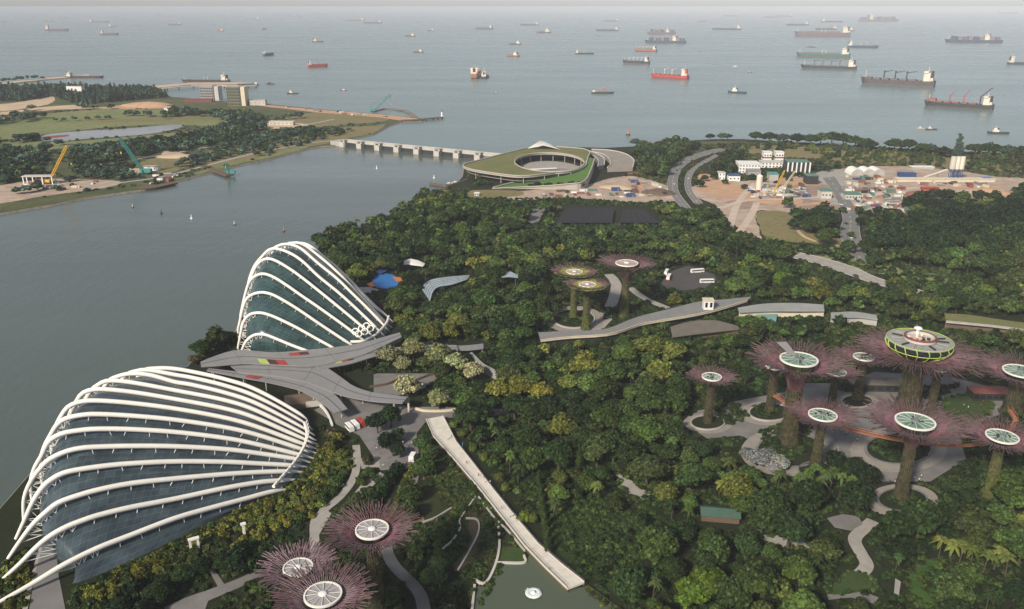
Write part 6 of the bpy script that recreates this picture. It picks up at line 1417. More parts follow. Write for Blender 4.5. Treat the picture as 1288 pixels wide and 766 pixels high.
def crown_np(rng, lobes, n, size, up=.35, core=True, flat=1.0, jitter=.45):
    """leaf faces spread through the outer shell of several lobes; unit tree: crown radius 1"""
    L = np.array(lobes); w = L[:, 3]**2; w = w/w.sum()
    k = rng.choice(len(L), n, p=w)
    d = rng.normal(size=(n, 3)); d[:, 2] = np.abs(d[:, 2])*1.0 - .35*rng.random(n); d /= np.linalg.norm(d, axis=1)[:, None]
    rr = L[k, 3]*(1.05-.32*rng.random(n)**2)
    # clumps: radius wobbles with direction so the outline is uneven
    ph = rng.random((len(L), 3))*6.28
    rr *= 1+.16*np.sin(d[:, 0]*5+ph[k, 0])*np.sin(d[:, 1]*5+ph[k, 1])+.10*np.sin(d[:, 2]*7+ph[k, 2])
    p = L[k, :3]+d*rr[:, None]*np.array([1, 1, flat])
    # drop leaves buried in another lobe
    keep = np.ones(n, bool)
    for j in range(len(L)):
        q = (p-L[j, :3])/np.array([1, 1, flat]); keep &= ~((np.linalg.norm(q, axis=1) < L[j, 3]*.70) & (k != j))
    p, d, k = p[keep], d[keep], k[keep]; n = len(p)
    nm = d*.7+rng.normal(size=(n, 3))*jitter+np.array([0, 0, up]); nm /= np.linalg.norm(nm, axis=1)[:, None]
    a = np.cross(nm, rng.normal(size=(n, 3))); a /= np.linalg.norm(a, axis=1)[:, None]; b = np.cross(nm, a)
    s = size*(.55+.75*rng.random(n))[:, None]; s2 = s*(.55+.4*rng.random(n))[:, None]
    bend = nm*(-s*.25)
    V = np.stack([p-a*s, p-b*s2+bend*.0, p+a*s+bend, p+b*s2], 1).reshape(-1, 3)
    Q = np.arange(n*4).reshape(n, 4)
    lobe_t = .8+.4*rng.random(len(L)); t = lobe_t[k]*(.45+1.1*rng.random(n)**1.3)  # wide leaf tones: crown highlights and shadows put into the leaf colour
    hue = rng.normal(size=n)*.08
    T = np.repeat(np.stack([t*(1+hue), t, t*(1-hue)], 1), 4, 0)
    if core:  # solid inner lobes added to block light, tinted darker than the leaves
        Vs, Qs = [V], [Q]; base = len(V); Ts = [T]
        for (x, y, z, r) in L:
            nu, nvv = 7, 4; th = np.linspace(0, 2*PI, nu, endpoint=False); ph_ = np.linspace(-1.2, 1.35, nvv)
            g = np.array([[x+.80*r*math.cos(b_)*math.cos(a_)*rng.uniform(.9, 1.1), y+.80*r*math.cos(b_)*math.sin(a_)*rng.uniform(.9, 1.1), z+.80*r*flat*math.sin(b_)] for b_ in ph_ for a_ in th])
            q = np.array([[i*nu+j, i*nu+(j+1) % nu, (i+1)*nu+(j+1) % nu, (i+1)*nu+j] for i in range(nvv-1) for j in range(nu)])+base
            Vs.append(g); Qs.append(q); Ts.append(np.full((len(g), 3), .55)); base += len(g)
        V, Q, T = np.concatenate(Vs), np.concatenate(Qs), np.concatenate(Ts)
    return V, Q, T
def broad_lobes(rng, n=7, spread=.52, z0=.95, zs=.45):
    out = [(0, 0, z0+zs*.45, .62)]
    for i in range(n):
        a = 2*PI*i/n+rng.uniform(-.4, .4); r = spread*rng.uniform(.7, 1.15)
        out.append((math.cos(a)*r, math.sin(a)*r, z0+rng.uniform(-.35, .35)*zs*1.3, rng.uniform(.36, .54)))
    return out
# unit templates: base at z = 0, crown radius about 1; (leaf count, leaf size)
SPEC = {  # kind: (lobes fn, flat, height factor)
 'broadleaf_tree': lambda g: (broad_lobes(g, int(g.integers(5, 9)), .55, 1.15, .6), .95),
 'rain_tree': lambda g: (broad_lobes(g, 9, .62, .95, .34), .72),
 'conifer_tree': lambda g: ([(g.uniform(-.16, .16), g.uniform(-.16, .16), .7+.55*i, .85*(1-i*.105)) for i in range(7)], 1.0),
 'flowering_tree': lambda g: (broad_lobes(g, 8, .58, 1.05, .5), .9),
 'clipped_tree': lambda g: ([(0, 0, 1.0, .92), (.25, .1, .9, .72), (-.25, -.1, .95, .72)], .92),
 'shrub': lambda g: (broad_lobes(g, 5, .5, .35, .3), .8)}
LOD = {0: (1700, .108, 1), 1: (420, .185, 1), 2: (130, .32, 1), 3: (48, .50, 1)}
def templates(kind, lod, nvar, seed):
    out = []
    for i in range(nvar):
        g = np.random.default_rng(seed*100+i); lb, fl = SPEC[kind](g); n, s, c = LOD[lod]
        if kind == 'conifer_tree': n, s = int(n*1.2), s*.85
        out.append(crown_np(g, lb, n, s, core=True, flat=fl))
    return out
def trunk_mesh(kind, seed):
    g = random.Random(seed); b = MB()
    zt = {'broadleaf_tree': .95, 'rain_tree': .85, 'conifer_tree': 3.6, 'flowering_tree': .9, 'clipped_tree': .7, 'shrub': .3}[kind]
    b.tube([(0, 0, -.05), (.02, .01, zt*.45), (.04, -.03, zt)], [.085, .062, .045], 7)
    if kind != 'conifer_tree':
        for i in range(5):
            a = 2*PI*i/5+g.uniform(-.3, .3); r = g.uniform(.45, .7)
            b.tube([(.03, 0, zt*.7), (math.cos(a)*r*.5, math.sin(a)*r*.5, zt*.98), (math.cos(a)*r, math.sin(a)*r, zt*1.2)], [.042, .03, .015], 5)
    o = b.build('trunk', M['bark']); me = o.data; bpy.data.objects.remove(o); return me
PAL = {'dark green': (0.022, 0.0403, 0.012), 'deep green': (0.0149, 0.0298, 0.0106), 'mid green': (0.0354, 0.0608, 0.0163), 'fresh green': (0.0594, 0.0989, 0.0227), 'olive': (0.0439, 0.061, 0.0177), 'yellow-green': (0.0989, 0.1188, 0.0254), 'golden': (0.1155, 0.1188, 0.0209), 'brownish': (0.0561, 0.0488, 0.0232), 'pale cream': (0.231, 0.2365, 0.11), 'silvery': (0.176, 0.1815, 0.1705), 'lime green': (0.0828, 0.1315, 0.0176), 'bluish green': (0.0482, 0.0832, 0.0525)}  # bluish green has distance haze put into the leaf colour

def inside(p, poly):
    x, y = p; c = False; n = len(poly)
    for i in range(n):
        x1, y1 = poly[i]; x2, y2 = poly[i-1]
        if (y1 > y) != (y2 > y) and x < (x2-x1)*(y-y1)/(y2-y1)+x1: c = not c
    return c
def bbox(p): return (min(a[0] for a in p), min(a[1] for a in p), max(a[0] for a in p), max(a[1] for a in p))
# sight lines that stay open: whatever is seen there in the survey must not be overgrown
OPEN = [
 [(-20, 790), (-20, 715), (18, 665), (56, 545), (95, 490), (190, 456), (245, 460), (330, 485), (396, 522), (408, 560), (398, 585), (388, 606), (330, 630), (200, 692), (92, 745), (90, 790)],
 [(294, 448), (300, 380), (316, 330), (345, 305), (370, 300), (402, 315), (440, 350), (495, 402), (508, 416), (505, 428), (470, 440)],
 [(248, 456), (300, 436), (420, 432), (505, 414), (508, 422), (478, 436), (540, 430), (612, 428), (612, 440), (480, 450), (425, 466), (470, 470), (520, 482), (518, 512), (440, 522), (420, 520), (380, 500), (300, 480), (250, 466)],
 [(470, 474), (540, 466), (560, 472), (545, 482), (520, 500), (475, 495)],
 [(400, 510), (440, 516), (505, 508), (522, 500), (560, 510), (560, 524), (738, 732), (714, 745), (535, 532), (524, 548), (522, 578), (510, 590), (476, 594), (468, 572), (440, 548), (414, 536)],
 [(585, 452), (612, 462), (634, 480), (628, 490), (595, 468)],
 [(586, 790), (594, 732), (612, 738), (628, 706), (668, 692), (712, 744), (738, 738), (800, 790)],
 [(442, 556), (455, 556), (454, 590), (430, 632), (404, 660), (398, 690), (380, 690), (402, 640), (440, 604)],
 [(198, 790), (210, 758), (262, 735), (260, 712), (270, 712), (284, 730), (330, 714), (332, 724), (290, 748), (250, 790)],
 [(415, 666), (440, 640), (475, 632), (515, 640), (532, 664), (512, 684), (480, 694), (474, 760), (464, 766), (440, 690)],
 [(328, 718), (350, 694), (384, 684), (416, 692), (432, 706), (470, 722), (476, 748), (460, 790), (350, 790), (340, 740)],
 [(484, 694), (502, 690), (530, 730), (548, 790), (520, 790), (500, 730)],
 [(510, 580), (518, 560), (526, 560), (526, 600), (510, 640), (500, 650)],
 [(862, 514), (900, 508), (925, 500), (955, 492), (1000, 482), (1060, 476), (1190, 474), (1264, 498), (1264, 548), (1210, 552), (1214, 580), (1170, 612), (1140, 632), (1118, 632), (1095, 600), (1072, 560), (1050, 572), (1018, 600), (970, 580), (938, 556), (905, 548), (862, 542)],
 [(862, 462), (890, 456), (926, 464), (926, 476), (900, 486), (898, 530), (880, 530), (880, 486), (860, 476)],
 [(932, 440), (960, 426), (1030, 424), (1080, 408), (1150, 404), (1215, 412), (1232, 440), (1290, 436), (1290, 560), (1200, 560), (1060, 560), (960, 500)],
 [(1120, 500), (1210, 510), (1206, 545), (1170, 560), (1140, 640), (1118, 640), (1124, 560)],
 [(1196, 525), (1300, 520), (1300, 570), (1256, 572), (1250, 620), (1236, 620), (1238, 572), (1200, 556)],
 [(985, 510), (1075, 505), (1076, 535), (1042, 545), (1034, 596), (1012, 596), (1018, 545), (986, 525)],
 [(690, 334), (750, 330), (752, 322), (822, 322), (824, 340), (800, 352), (798, 392), (770, 400), (765, 372), (752, 372), (748, 412), (725, 412), (712, 400), (714, 366), (690, 352)],
 [(690, 415), (705, 392), (760, 372), (768, 345), (778, 345), (780, 380), (815, 374), (842, 386), (900, 374), (946, 372), (945, 382), (905, 394), (860, 404), (800, 412), (768, 424), (700, 428), (676, 430), (672, 416)],
 [(830, 356), (838, 338), (866, 334), (904, 342), (904, 354), (880, 366), (838, 366)],
 [(840, 424), (846, 410), (900, 402), (930, 410), (928, 418), (900, 424)],
 [(928, 394), (930, 382), (1000, 378), (1040, 382), (1038, 400), (1000, 396)], [(1048, 396), (1048, 390), (1100, 392), (1102, 402)],
 [(1186, 410), (1190, 392), (1300, 400), (1300, 416), (1230, 410)],
 [(502, 336), (520, 326), (540, 332), (538, 340), (505, 342)], [(454, 368), (468, 345), (500, 343), (508, 354), (498, 362), (470, 370)],
 [(528, 366), (545, 348), (592, 344), (592, 352), (556, 362), (548, 376), (538, 378)], [(631, 362), (634, 346), (648, 344), (650, 360)],
 [(696, 282), (708, 258), (820, 260), (836, 282)], [(660, 282), (670, 262), (688, 262), (678, 282)],
 [(540, 236), (560, 200), (600, 200), (680, 180), (760, 182), (800, 196), (800, 215), (770, 224), (745, 232), (735, 236), (610, 242), (586, 250), (588, 238)],
 [(600, 248), (640, 238), (740, 236), (780, 222), (842, 238), (850, 252), (760, 250), (640, 250)],
 [(836, 240), (842, 214), (872, 192), (905, 186), (908, 198), (880, 212), (874, 232), (886, 256), (866, 262), (850, 254)],
 [(872, 240), (880, 216), (920, 226), (960, 226), (1000, 222), (1062, 208), (1200, 212), (1260, 222), (1275, 246), (1150, 250), (1140, 270), (1060, 262), (990, 266), (955, 266), (958, 300), (930, 290), (905, 262)],
 [(925, 215), (940, 190), (1020, 190), (1020, 222), (1000, 226), (930, 226)], [(1185, 235), (1190, 195), (1212, 195), (1214, 235)],
 [(952, 268), (985, 266), (1000, 278), (1020, 298), (1066, 302), (1060, 310), (1000, 306), (960, 296)],
 [(1032, 222), (1052, 222), (1078, 262), (1084, 290), (1092, 330), (1074, 326), (1052, 290), (1054, 262)],
 [(994, 326), (1004, 316), (1060, 332), (1108, 348), (1102, 362), (1050, 348), (1020, 348)],
 [(766, 598), (776, 590), (820, 620), (812, 634)], [(952, 682), (958, 670), (1022, 680), (1020, 692)], [(1036, 662), (1046, 646), (1102, 650), (1096, 668), (1084, 690), (1098, 712), (1108, 752), (1080, 752), (1040, 756), (1038, 746), (1062, 720), (1070, 700), (1066, 672)],
 [(1140, 740), (1152, 706), (1190, 700), (1186, 716), (1168, 728), (1194, 770), (1160, 770)], [(878, 668), (882, 632), (930, 638), (930, 666)],
 [(700, 655), (722, 632), (745, 630), (776, 660), (782, 696), (740, 704), (712, 690)],
 [(478, 640), (500, 584), (516, 576), (532, 586), (540, 640), (514, 650), (490, 652)],
 [(536, 540), (600, 616), (660, 690), (640, 716), (596, 738), (560, 700), (540, 660), (535, 600)],
 [(1104, 331), (1140, 335), (1240, 347), (1246, 354), (1180, 353), (1100, 343)],
 # far shore
 [(0, 234), (60, 224), (148, 226), (200, 222), (215, 234), (150, 240), (60, 252), (0, 262)], [(48, 178), (60, 164), (160, 158), (226, 154), (228, 162), (190, 170), (110, 177)],
 [(0, 174), (60, 162), (150, 157), (240, 153), (285, 149), (240, 146), (140, 152), (30, 156), (0, 160)], [(60, 152), (70, 143), (140, 137), (150, 148)],
 [(-5, 148), (-5, 130), (36, 126), (66, 121), (100, 132), (212, 122), (212, 137), (100, 139), (28, 140)], [(170, 222), (175, 202), (204, 190), (240, 196), (238, 208), (214, 220), (196, 222)],
 [(250, 132), (250, 105), (320, 105), (330, 130), (312, 136), (250, 136)], [(325, 134), (440, 140), (560, 146), (560, 152), (490, 158), (470, 156), (400, 158), (345, 150), (400, 145)],
 [(240, 220), (300, 203), (384, 182), (470, 160), (485, 160), (470, 172), (430, 186), (300, 212), (262, 222)], [(96, 237), (150, 229), (260, 206), (320, 192), (320, 198), (210, 226), (110, 246)], [(60, 236), (60, 184), (84, 184), (84, 228)], [(145, 175), (190, 215), (180, 220), (150, 180)]]
OPENB = [bbox(p) for p in OPEN]
def is_open(u, v):
    for p, (x0, y0, x1, y1) in zip(OPEN, OPENB):
        if x0 <= u <= x1 and y0 <= v <= y1 and inside((u, v), p): return True
    return False
def clear(x, y, R, Hh):
    for (dx, f) in ((0, .03), (0, .5), (0, 1.0), (-.85, .6), (.85, .6), (-.5, .95), (.5, .95)):
        u, v = project(x+dx*R, y, GZ+f*Hh)
        if is_open(u, v): return False
    return True
vnoise_tab = RNG.random((64, 64))
def vnoise(x, y):
    xi, yi = int(math.floor(x)), int(math.floor(y)); fx, fy = x-xi, y-yi; fx = fx*fx*(3-2*fx); fy = fy*fy*(3-2*fy); t = vnoise_tab
    a, b, c, d = t[xi % 64, yi % 64], t[(xi+1) % 64, yi % 64], t[xi % 64, (yi+1) % 64], t[(xi+1) % 64, (yi+1) % 64]
    return (a*(1-fx)+b*fx)*(1-fy)+(c*(1-fx)+d*fx)*fy
PLANTS = []   # (kind, colour, x, y, R, H)
TAKEN = {}
def near_taken(x, y, r):
    i, j = int(x//10), int(y//10)
    for a in range(i-2, i+3):
        for b in range(j-2, j+3):
            for (px_, py_, pr) in TAKEN.get((a, b), ()):
                if (px_-x)**2+(py_-y)**2 < (r*.62+pr*.62)**2: return True
    return False
def put(kind, colr, x, y, R, Hh, force=False):
    if not force and (near_taken(x, y, R) or not clear(x, y, R, Hh)): return False
    TAKEN.setdefault((int(x//10), int(y//10)), []).append((x, y, R)); PLANTS.append((kind, colr, x, y, R, Hh)); return True
def put_px(kind, colr, u, v, R, Hh): p = at(u, v); put(kind, colr, p.x, p.y, R, Hh, True)
def fill(poly, spacing, kinds, R, hf, colours, land=None, n_try=1.0, holes=()):
    """scatter plants over the ground that the outline `poly` covers"""
    W_ = [at(u, v) for u, v in poly]; x0, x1, y0, y1 = min(p.x for p in W_), max(p.x for p in W_), min(p.y for p in W_), max(p.y for p in W_)
    wp = [(p.x, p.y) for p in W_]; y = y0; row = 0
    while y < y1:
        x = x0+(row % 2)*spacing*.5
        while x < x1:
            q = (x+random.uniform(-.45, .45)*spacing, y+random.uniform(-.45, .45)*spacing)
            if inside(q, wp) and (land is None or inside(q, land)):
                r = random.uniform(*R); kd = random.choices([k for k, w in kinds], [w for k, w in kinds])[0]
                nn = vnoise(q[0]/38, q[1]/38)*.65+vnoise(q[0]/11+9, q[1]/11+5)*.35+random.uniform(-.16, .16)
                col = colours[max(0, min(len(colours)-1, int((nn-.12)/.76*len(colours))))]
                u, v = project(q[0], q[1], GZ)
                if -130 < u < 1420 and v < 900:
                    if kd == 'palm_tree': r = random.uniform(2.8, 4.2)
                rr = r*(.62 if kd == 'conifer_tree' else 1); put(kd, col, q[0], q[1], rr, (rr*hf*random.uniform(.9, 1.15)) if kd not in ('palm_tree', 'conifer_tree') else (r*2.1*random.uniform(.9, 1.2)))
            x += spacing
        y += spacing*.86; row += 1
GREENS = ['deep green', 'dark green', 'mid green', 'dark green', 'fresh green', 'dark green', 'mid green', 'olive', 'fresh green', 'yellow-green']
GREENS2 = ['deep green', 'dark green', 'fresh green', 'dark green', 'mid green', 'olive', 'mid green', 'yellow-green', 'fresh green', 'olive']
# -- single plants the survey shows
for u, v, R in ((489, 454, 6.4), (520, 447, 7.0), (551, 457, 7.8), (574, 464, 6.6), (595, 474, 6.0), (506, 462, 5.0)): put_px('flowering_tree', 'pale cream', u, v+6, R, R*1.9)
for u, v, R in ((513, 500, 7.2), (553, 514, 6.4), (536, 466, 5.4)): put_px('flowering_tree', 'pale cream' if v > 480 else 'olive', u, v, R, R*1.7)
for u, v, R in ((628, 505, 7.5), (655, 503, 8), (682, 508, 7)): put_px('flowering_tree', 'golden', u, v, R, R*1.7)
for u, v, R in ((475, 545, 5.5), (492, 538, 6.5), (486, 565, 4.5), (500, 556, 4.2), (500, 575, 3.8)): put_px('broadleaf_tree', 'deep green', u, v, R, R*1.9)
for u, v, R in ((533, 600, 4.6), (516, 632, 4.6), (512, 655, 4.2), (540, 580, 4.0), (530, 566, 3.6)): put_px('clipped_tree', 'mid green', u, v, R, R*1.95)
for k in range(9): put_px('shrub', 'yellow-green', 518-k*3.6, 592+k*9.2, 2.6, 3.2)
for k in range(11): put_px('shrub', 'deep green', 500-k*4.4, 592+k*6.4, 3.4, 4.4)
for u, v, R in ((952, 578, 5.0), (966, 574, 4.6), (980, 582, 4.4), (940, 571, 4.0), (972, 588, 4)): put_px('flowering_tree', 'silvery', u, v+8, R, R*1.5)
for u, v, R in ((1050, 594, 5.8), (1062, 606, 5.2), (1090, 612, 5.6), (1076, 598, 5.0)): put_px('broadleaf_tree', 'deep green', u, v, R, R*1.8)
for u, v, R in ((980, 560, 3.0), (1005, 570, 3.2), (1018, 560, 2.4), (968, 556, 2.6), (1110, 560, 3.4), (1128, 556, 3.6), (1148, 558, 3.4), (1120, 572, 2.8), (1152, 572, 3.0), (1100, 566, 2.4), (1028, 572, 2.0), (960, 514, 2.8), (975, 518, 2.2)): put_px('shrub', random.choice(['deep green', 'dark green', 'mid green']), u, v, R, R*1.2)
for u, v in ((1012, 612), (1022, 606), (1034, 614), (1044, 610), (1056, 618), (1002, 618), (1030, 624), (1068, 622)): put_px('palm_tree', 'fresh green', u, v+8, 4.2, 10.5)
for u, v in ((1195, 698), (1206, 700), (1220, 706), (1236, 712), (1250, 706), (1264, 716), (1180, 694)): put_px('palm_tree', 'yellow-green', u, v+10, 4.6, 9)
for u, v in ((716, 566), (722, 572), (728, 578)): put_px('conifer_tree', 'dark green', u, v+14, 2.2, 13)
for k in range(9): put_px('conifer_tree', 'mid green', 677+k*1.5, 610+k*11, 1.6, 7.5)
for u, v, R in ((885, 752, 7), (870, 762, 6)): put_px('broadleaf_tree', 'lime green', u, v, R, R*1.7)
put_px('broadleaf_tree', 'lime green', 980, 362, 7.5, 12); put_px('broadleaf_tree', 'lime green', 660, 658, 3.0, 5.6)
for u, v in ((566, 535), (577, 546), (591, 564), (604, 576), (624, 601), (632, 614), (666, 653)): put_px('clipped_tree', 'yellow-green', u+4, v+5, 2.1, 4.2)
for u, v, c in ((1245, 548, 'dark green'),): pass
# coastal rain trees along the strait
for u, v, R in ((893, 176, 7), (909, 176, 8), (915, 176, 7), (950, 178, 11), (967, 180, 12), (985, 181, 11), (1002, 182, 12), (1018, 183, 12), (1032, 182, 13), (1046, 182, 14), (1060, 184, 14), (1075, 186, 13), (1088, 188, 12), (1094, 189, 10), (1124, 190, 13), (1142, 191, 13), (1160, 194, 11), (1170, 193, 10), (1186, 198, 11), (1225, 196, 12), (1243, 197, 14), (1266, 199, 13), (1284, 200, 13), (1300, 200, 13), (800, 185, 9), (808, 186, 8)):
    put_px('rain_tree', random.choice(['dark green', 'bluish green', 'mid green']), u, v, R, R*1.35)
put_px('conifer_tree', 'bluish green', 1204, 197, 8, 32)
# -- foreground garden beside the near dome
SHRUBC = ['olive', 'golden', 'golden', 'yellow-green', 'golden', 'yellow-green', 'mid green']
fill([(92, 748), (200, 694), (335, 628), (392, 604), (402, 572), (440, 566), (446, 596), (420, 632), (392, 652), (300, 690), (230, 720), (110, 775)], 3.6, [('shrub', 1)], (1.9, 3.0), 1.15, SHRUBC)
fill([(88, 790), (90, 752), (180, 715), (240, 700), (320, 690), (330, 712), (300, 740), (250, 790)], 6.0, [('broadleaf_tree', 3), ('shrub', 2)], (3.0, 5.4), 1.6, ['deep green', 'dark green', 'dark green', 'olive', 'mid green'])
fill([(-60, 790), (0, 735), (26, 700), (44, 690), (38, 790)], 4.5, [('shrub', 1)], (1.6, 3.0), 1.2, ['golden', 'olive', 'dark green', 'mid green'])
fill([(410, 660), (450, 600), (520, 560), (535, 640), (520, 690), (430, 690), (380, 720), (360, 690)], 4.6, [('shrub', 3), ('broadleaf_tree', 1)], (1.8, 3.4), 1.3, ['deep green', 'dark green', 'mid green', 'olive'])
fill([(420, 790), (480, 700), (540, 690), (600, 735), (588, 790)], 5.5, [('broadleaf_tree', 3), ('palm_tree', 1), ('shrub', 1)], (2.8, 4.8), 1.6, ['deep green', 'dark green', 'mid green', 'dark green'])
fill([(415, 545), (470, 540), (470, 590), (440, 600), (410, 575)], 4.4, [('broadleaf_tree', 2), ('shrub', 1)], (2.6, 4.2), 1.6, ['dark green', 'olive', 'brownish', 'golden'])
# -- the round planting right of the forecourt
fill([(500, 470), (580, 448), (612, 478), (600, 512), (530, 520), (500, 508)], 6.0, [('broadleaf_tree', 1)], (3.5, 5.4), 1.6, ['dark green', 'mid green', 'deep green'])
# -- the large wood
LANDW = LAND
fill([(560, 526), (860, 540), (1110, 610), (1290, 600), (1420, 700), (1420, 900), (790, 900), (735, 740)], 8.0, [('broadleaf_tree', 10), ('palm_tree', 1.4)], (3.2, 8.8), 1.7, GREENS, LANDW)
fill([(400, 300), (590, 215), (860, 250), (1100, 320), (1420, 330), (1420, 620), (1100, 620), (860, 545), (560, 530), (520, 470), (430, 420), (220, 470), (240, 452), (300, 412)], 8.4, [('broadleaf_tree', 12), ('palm_tree', .8)], (3.4, 9.0), 1.7, GREENS2, LANDW)
fill([(236, 462), (300, 414), (405, 308), (440, 288), (450, 300), (400, 330), (310, 430), (255, 470)], 5.0, [('broadleaf_tree', 2), ('shrub', 1)], (2.6, 4.5), 1.5, ['dark green', 'olive', 'mid green', 'brownish'], LANDW)
fill([(1080, 278), (1140, 250), (1420, 235), (1420, 345), (1200, 345), (1090, 330)], 15, [('rain_tree', 1)], (9, 14), 1.3, ['deep green', 'deep green', 'dark green', 'deep green', 'dark green'], LANDW)
fill([(1080, 278), (1140, 250), (1420, 235), (1420, 345), (1200, 345), (1090, 330)], 10, [('broadleaf_tree', 4), ('palm_tree', 1)], (4, 7), 1.9, GREENS, LANDW)
fill([(985, 312), (1080, 306), (1130, 330), (1250, 345), (1420, 345), (1420, 420), (1100, 400), (1040, 350)], 9, [('broadleaf_tree', 1)], (4, 6.5), 1.6, ['mid green', 'olive', 'yellow-green', 'dark green', 'olive'], LANDW)
# -- around the site, the roads and the dam
fill([(882, 222), (892, 200), (960, 196), (975, 215), (930, 226)], 10, [('broadleaf_tree', 1)], (5, 8), 1.9, ['deep green', 'dark green', 'dark green'], LANDW)
fill([(800, 190), (850, 180), (880, 184), (850, 205), (838, 225), (812, 222), (795, 215)], 11, [('broadleaf_tree', 1)], (5, 8), 1.7, ['dark green', 'mid green', 'olive'], LANDW)
fill([(880, 186), (960, 182), (1100, 190), (1288, 202), (1420, 210), (1420, 225), (1250, 216), (1100, 206), (960, 200)], 17, [('broadleaf_tree', 1), ('shrub', 2)], (3, 6), 1.5, ['dark green', 'olive', 'mid green', 'yellow-green'], LANDW)
fill([(985, 300), (1000, 258), (1030, 252), (1055, 270), (1052, 300)], 9, [('broadleaf_tree', 1)], (6, 9), 2.0, ['dark green', 'deep green', 'mid green'], LANDW)
for u, v, R in ((1030, 285, 10), (1036, 275, 9), (1042, 292, 9), (1000, 278, 7), (1012, 282, 8), (998, 290, 6), (990, 262, 6), (1085, 285, 7), (1100, 292, 8), (1112, 288, 8), (1122, 284, 7)): put_px('broadleaf_tree', random.choice(['dark green', 'mid green']), u, v, R, R*2.0)
fill([(880, 240), (905, 262), (950, 300), (1000, 320), (985, 330), (900, 300), (850, 262), (860, 250)], 9, [('broadleaf_tree', 1)], (4.5, 7.5), 1.8, ['dark green', 'mid green', 'fresh green', 'olive'], LANDW)
fill([(1235, 200), (1420, 205), (1420, 222), (1300, 222), (1250, 214)], 13, [('broadleaf_tree', 1), ('rain_tree', .5)], (5, 9), 1.6, ['dark green', 'olive', 'mid green'], LANDW)
fill([(545, 250), (580, 226), (600, 232), (640, 236), (610, 246), (600, 262), (540, 275)], 8, [('broadleaf_tree', 3), ('palm_tree', 1)], (3.5, 6), 1.7, ['dark green', 'olive', 'mid green'], LANDW)
for u, v, R in ((676, 236, 5), (690, 237, 5), (704, 237, 5.5), (718, 237, 6), (730, 237, 6), (668, 237, 4), (600, 234, 5), (612, 233, 5), (640, 229, 5)): put_px('broadleaf_tree', 'dark green', u, v, R, R*1.5)
for u, v, R in ((620, 226, 4), (634, 227, 4), (650, 227, 4), (590, 228, 4), (603, 229, 4)): put_px('palm_tree', 'mid green', u, v, R, 9)
for u, v, R, c in ((510, 410, 5.5, 'golden'), (538, 424, 5.5, 'yellow-green'), (566, 428, 6, 'golden'), (592, 422, 6, 'olive'), (615, 428, 5.5, 'yellow-green'), (640, 420, 6, 'yellow-green'), (628, 412, 5.5, 'golden'), (655, 424, 5, 'olive'), (526, 414, 5, 'olive'), (608, 350, 7, 'olive'), (597, 362, 6, 'yellow-green'), (462, 345, 5, 'golden'), (690, 326, 6, 'yellow-green'), (850, 318, 7, 'yellow-green'), (858, 308, 6, 'fresh green'), (840, 312, 6, 'fresh green'), (612, 334, 6, 'yellow-green')): put_px('broadleaf_tree', c, u, v, R, R*1.5)
# -- low planting that hides the bare soil between the trees
HB = [(bbox(p), p) for p in HARD]
def on_hard(x, y):
    for (x0, y0, x1, y1), p in HB:
        if x0 <= x <= x1 and y0 <= y <= y1 and inside((x, y), p): return True
    return False
LOWOPEN = [0, 1, 2, 4, 5, 6] + [i for i, p in enumerate(OPEN) if p[0] in ((840, 424), (928, 394), (1048, 396), (1186, 410), (502, 336), (454, 368), (528, 366), (696, 282), (540, 236), (878, 668), (478, 640))]
def low(poly, spacing, R, colours, hf=1.1, land=None):
    W_ = [at(u, v) for u, v in poly]; x0, x1, y0, y1 = min(p.x for p in W_), max(p.x for p in W_), min(p.y for p in W_), max(p.y for p in W_); wp = [(p.x, p.y) for p in W_]; y = y0
    while y < y1:
        x = x0
        while x < x1:
            q = (x+random.uniform(-.5, .5)*spacing, y+random.uniform(-.5, .5)*spacing); x += spacing
            if not inside(q, wp) or (land and not inside(q, land)): continue
            u, v = project(q[0], q[1], GZ)
            if not (-40 < u < 1330 and v < 800): continue
            r = random.uniform(*R)
            if any(on_hard(q[0]+dx, q[1]+dy) for dx, dy in ((0, 0), (r*.8, 0), (-r*.8, 0), (0, -r*.8), (0, r*.8))): continue
            bad = False
            for i in LOWOPEN:
                bx_ = OPENB[i]
                if bx_[0] <= u <= bx_[2] and bx_[1] <= v <= bx_[3] and inside((u, v), OPEN[i]): bad = True; break
            if bad: continue
            nn = vnoise(q[0]/14, q[1]/14)*.7+random.uniform(0, .3); LOWP.append(('shrub', colours[min(len(colours)-1, int(nn*len(colours)))], q[0], q[1], r, r*hf*random.uniform(.7, 1.3)))
        y += spacing
LOWP = []
def bed(poly, spacing, R, colours, hf=1.1):
    wp = [(p.x, p.y) for p in (at(u, v) for u, v in poly)]; x0, y0, x1, y1 = bbox(wp); y = y0
    while y < y1:
        x = x0
        while x < x1:
            q = (x+random.uniform(-.5, .5)*spacing, y+random.uniform(-.5, .5)*spacing); x += spacing
            if inside(q, wp): r = random.uniform(*R); LOWP.append(('shrub', random.choice(colours), q[0], q[1], r, r*hf*random.uniform(.7, 1.4)))
        y += spacing
DK = ['deep green', 'dark green', 'dark green', 'mid green', 'olive']
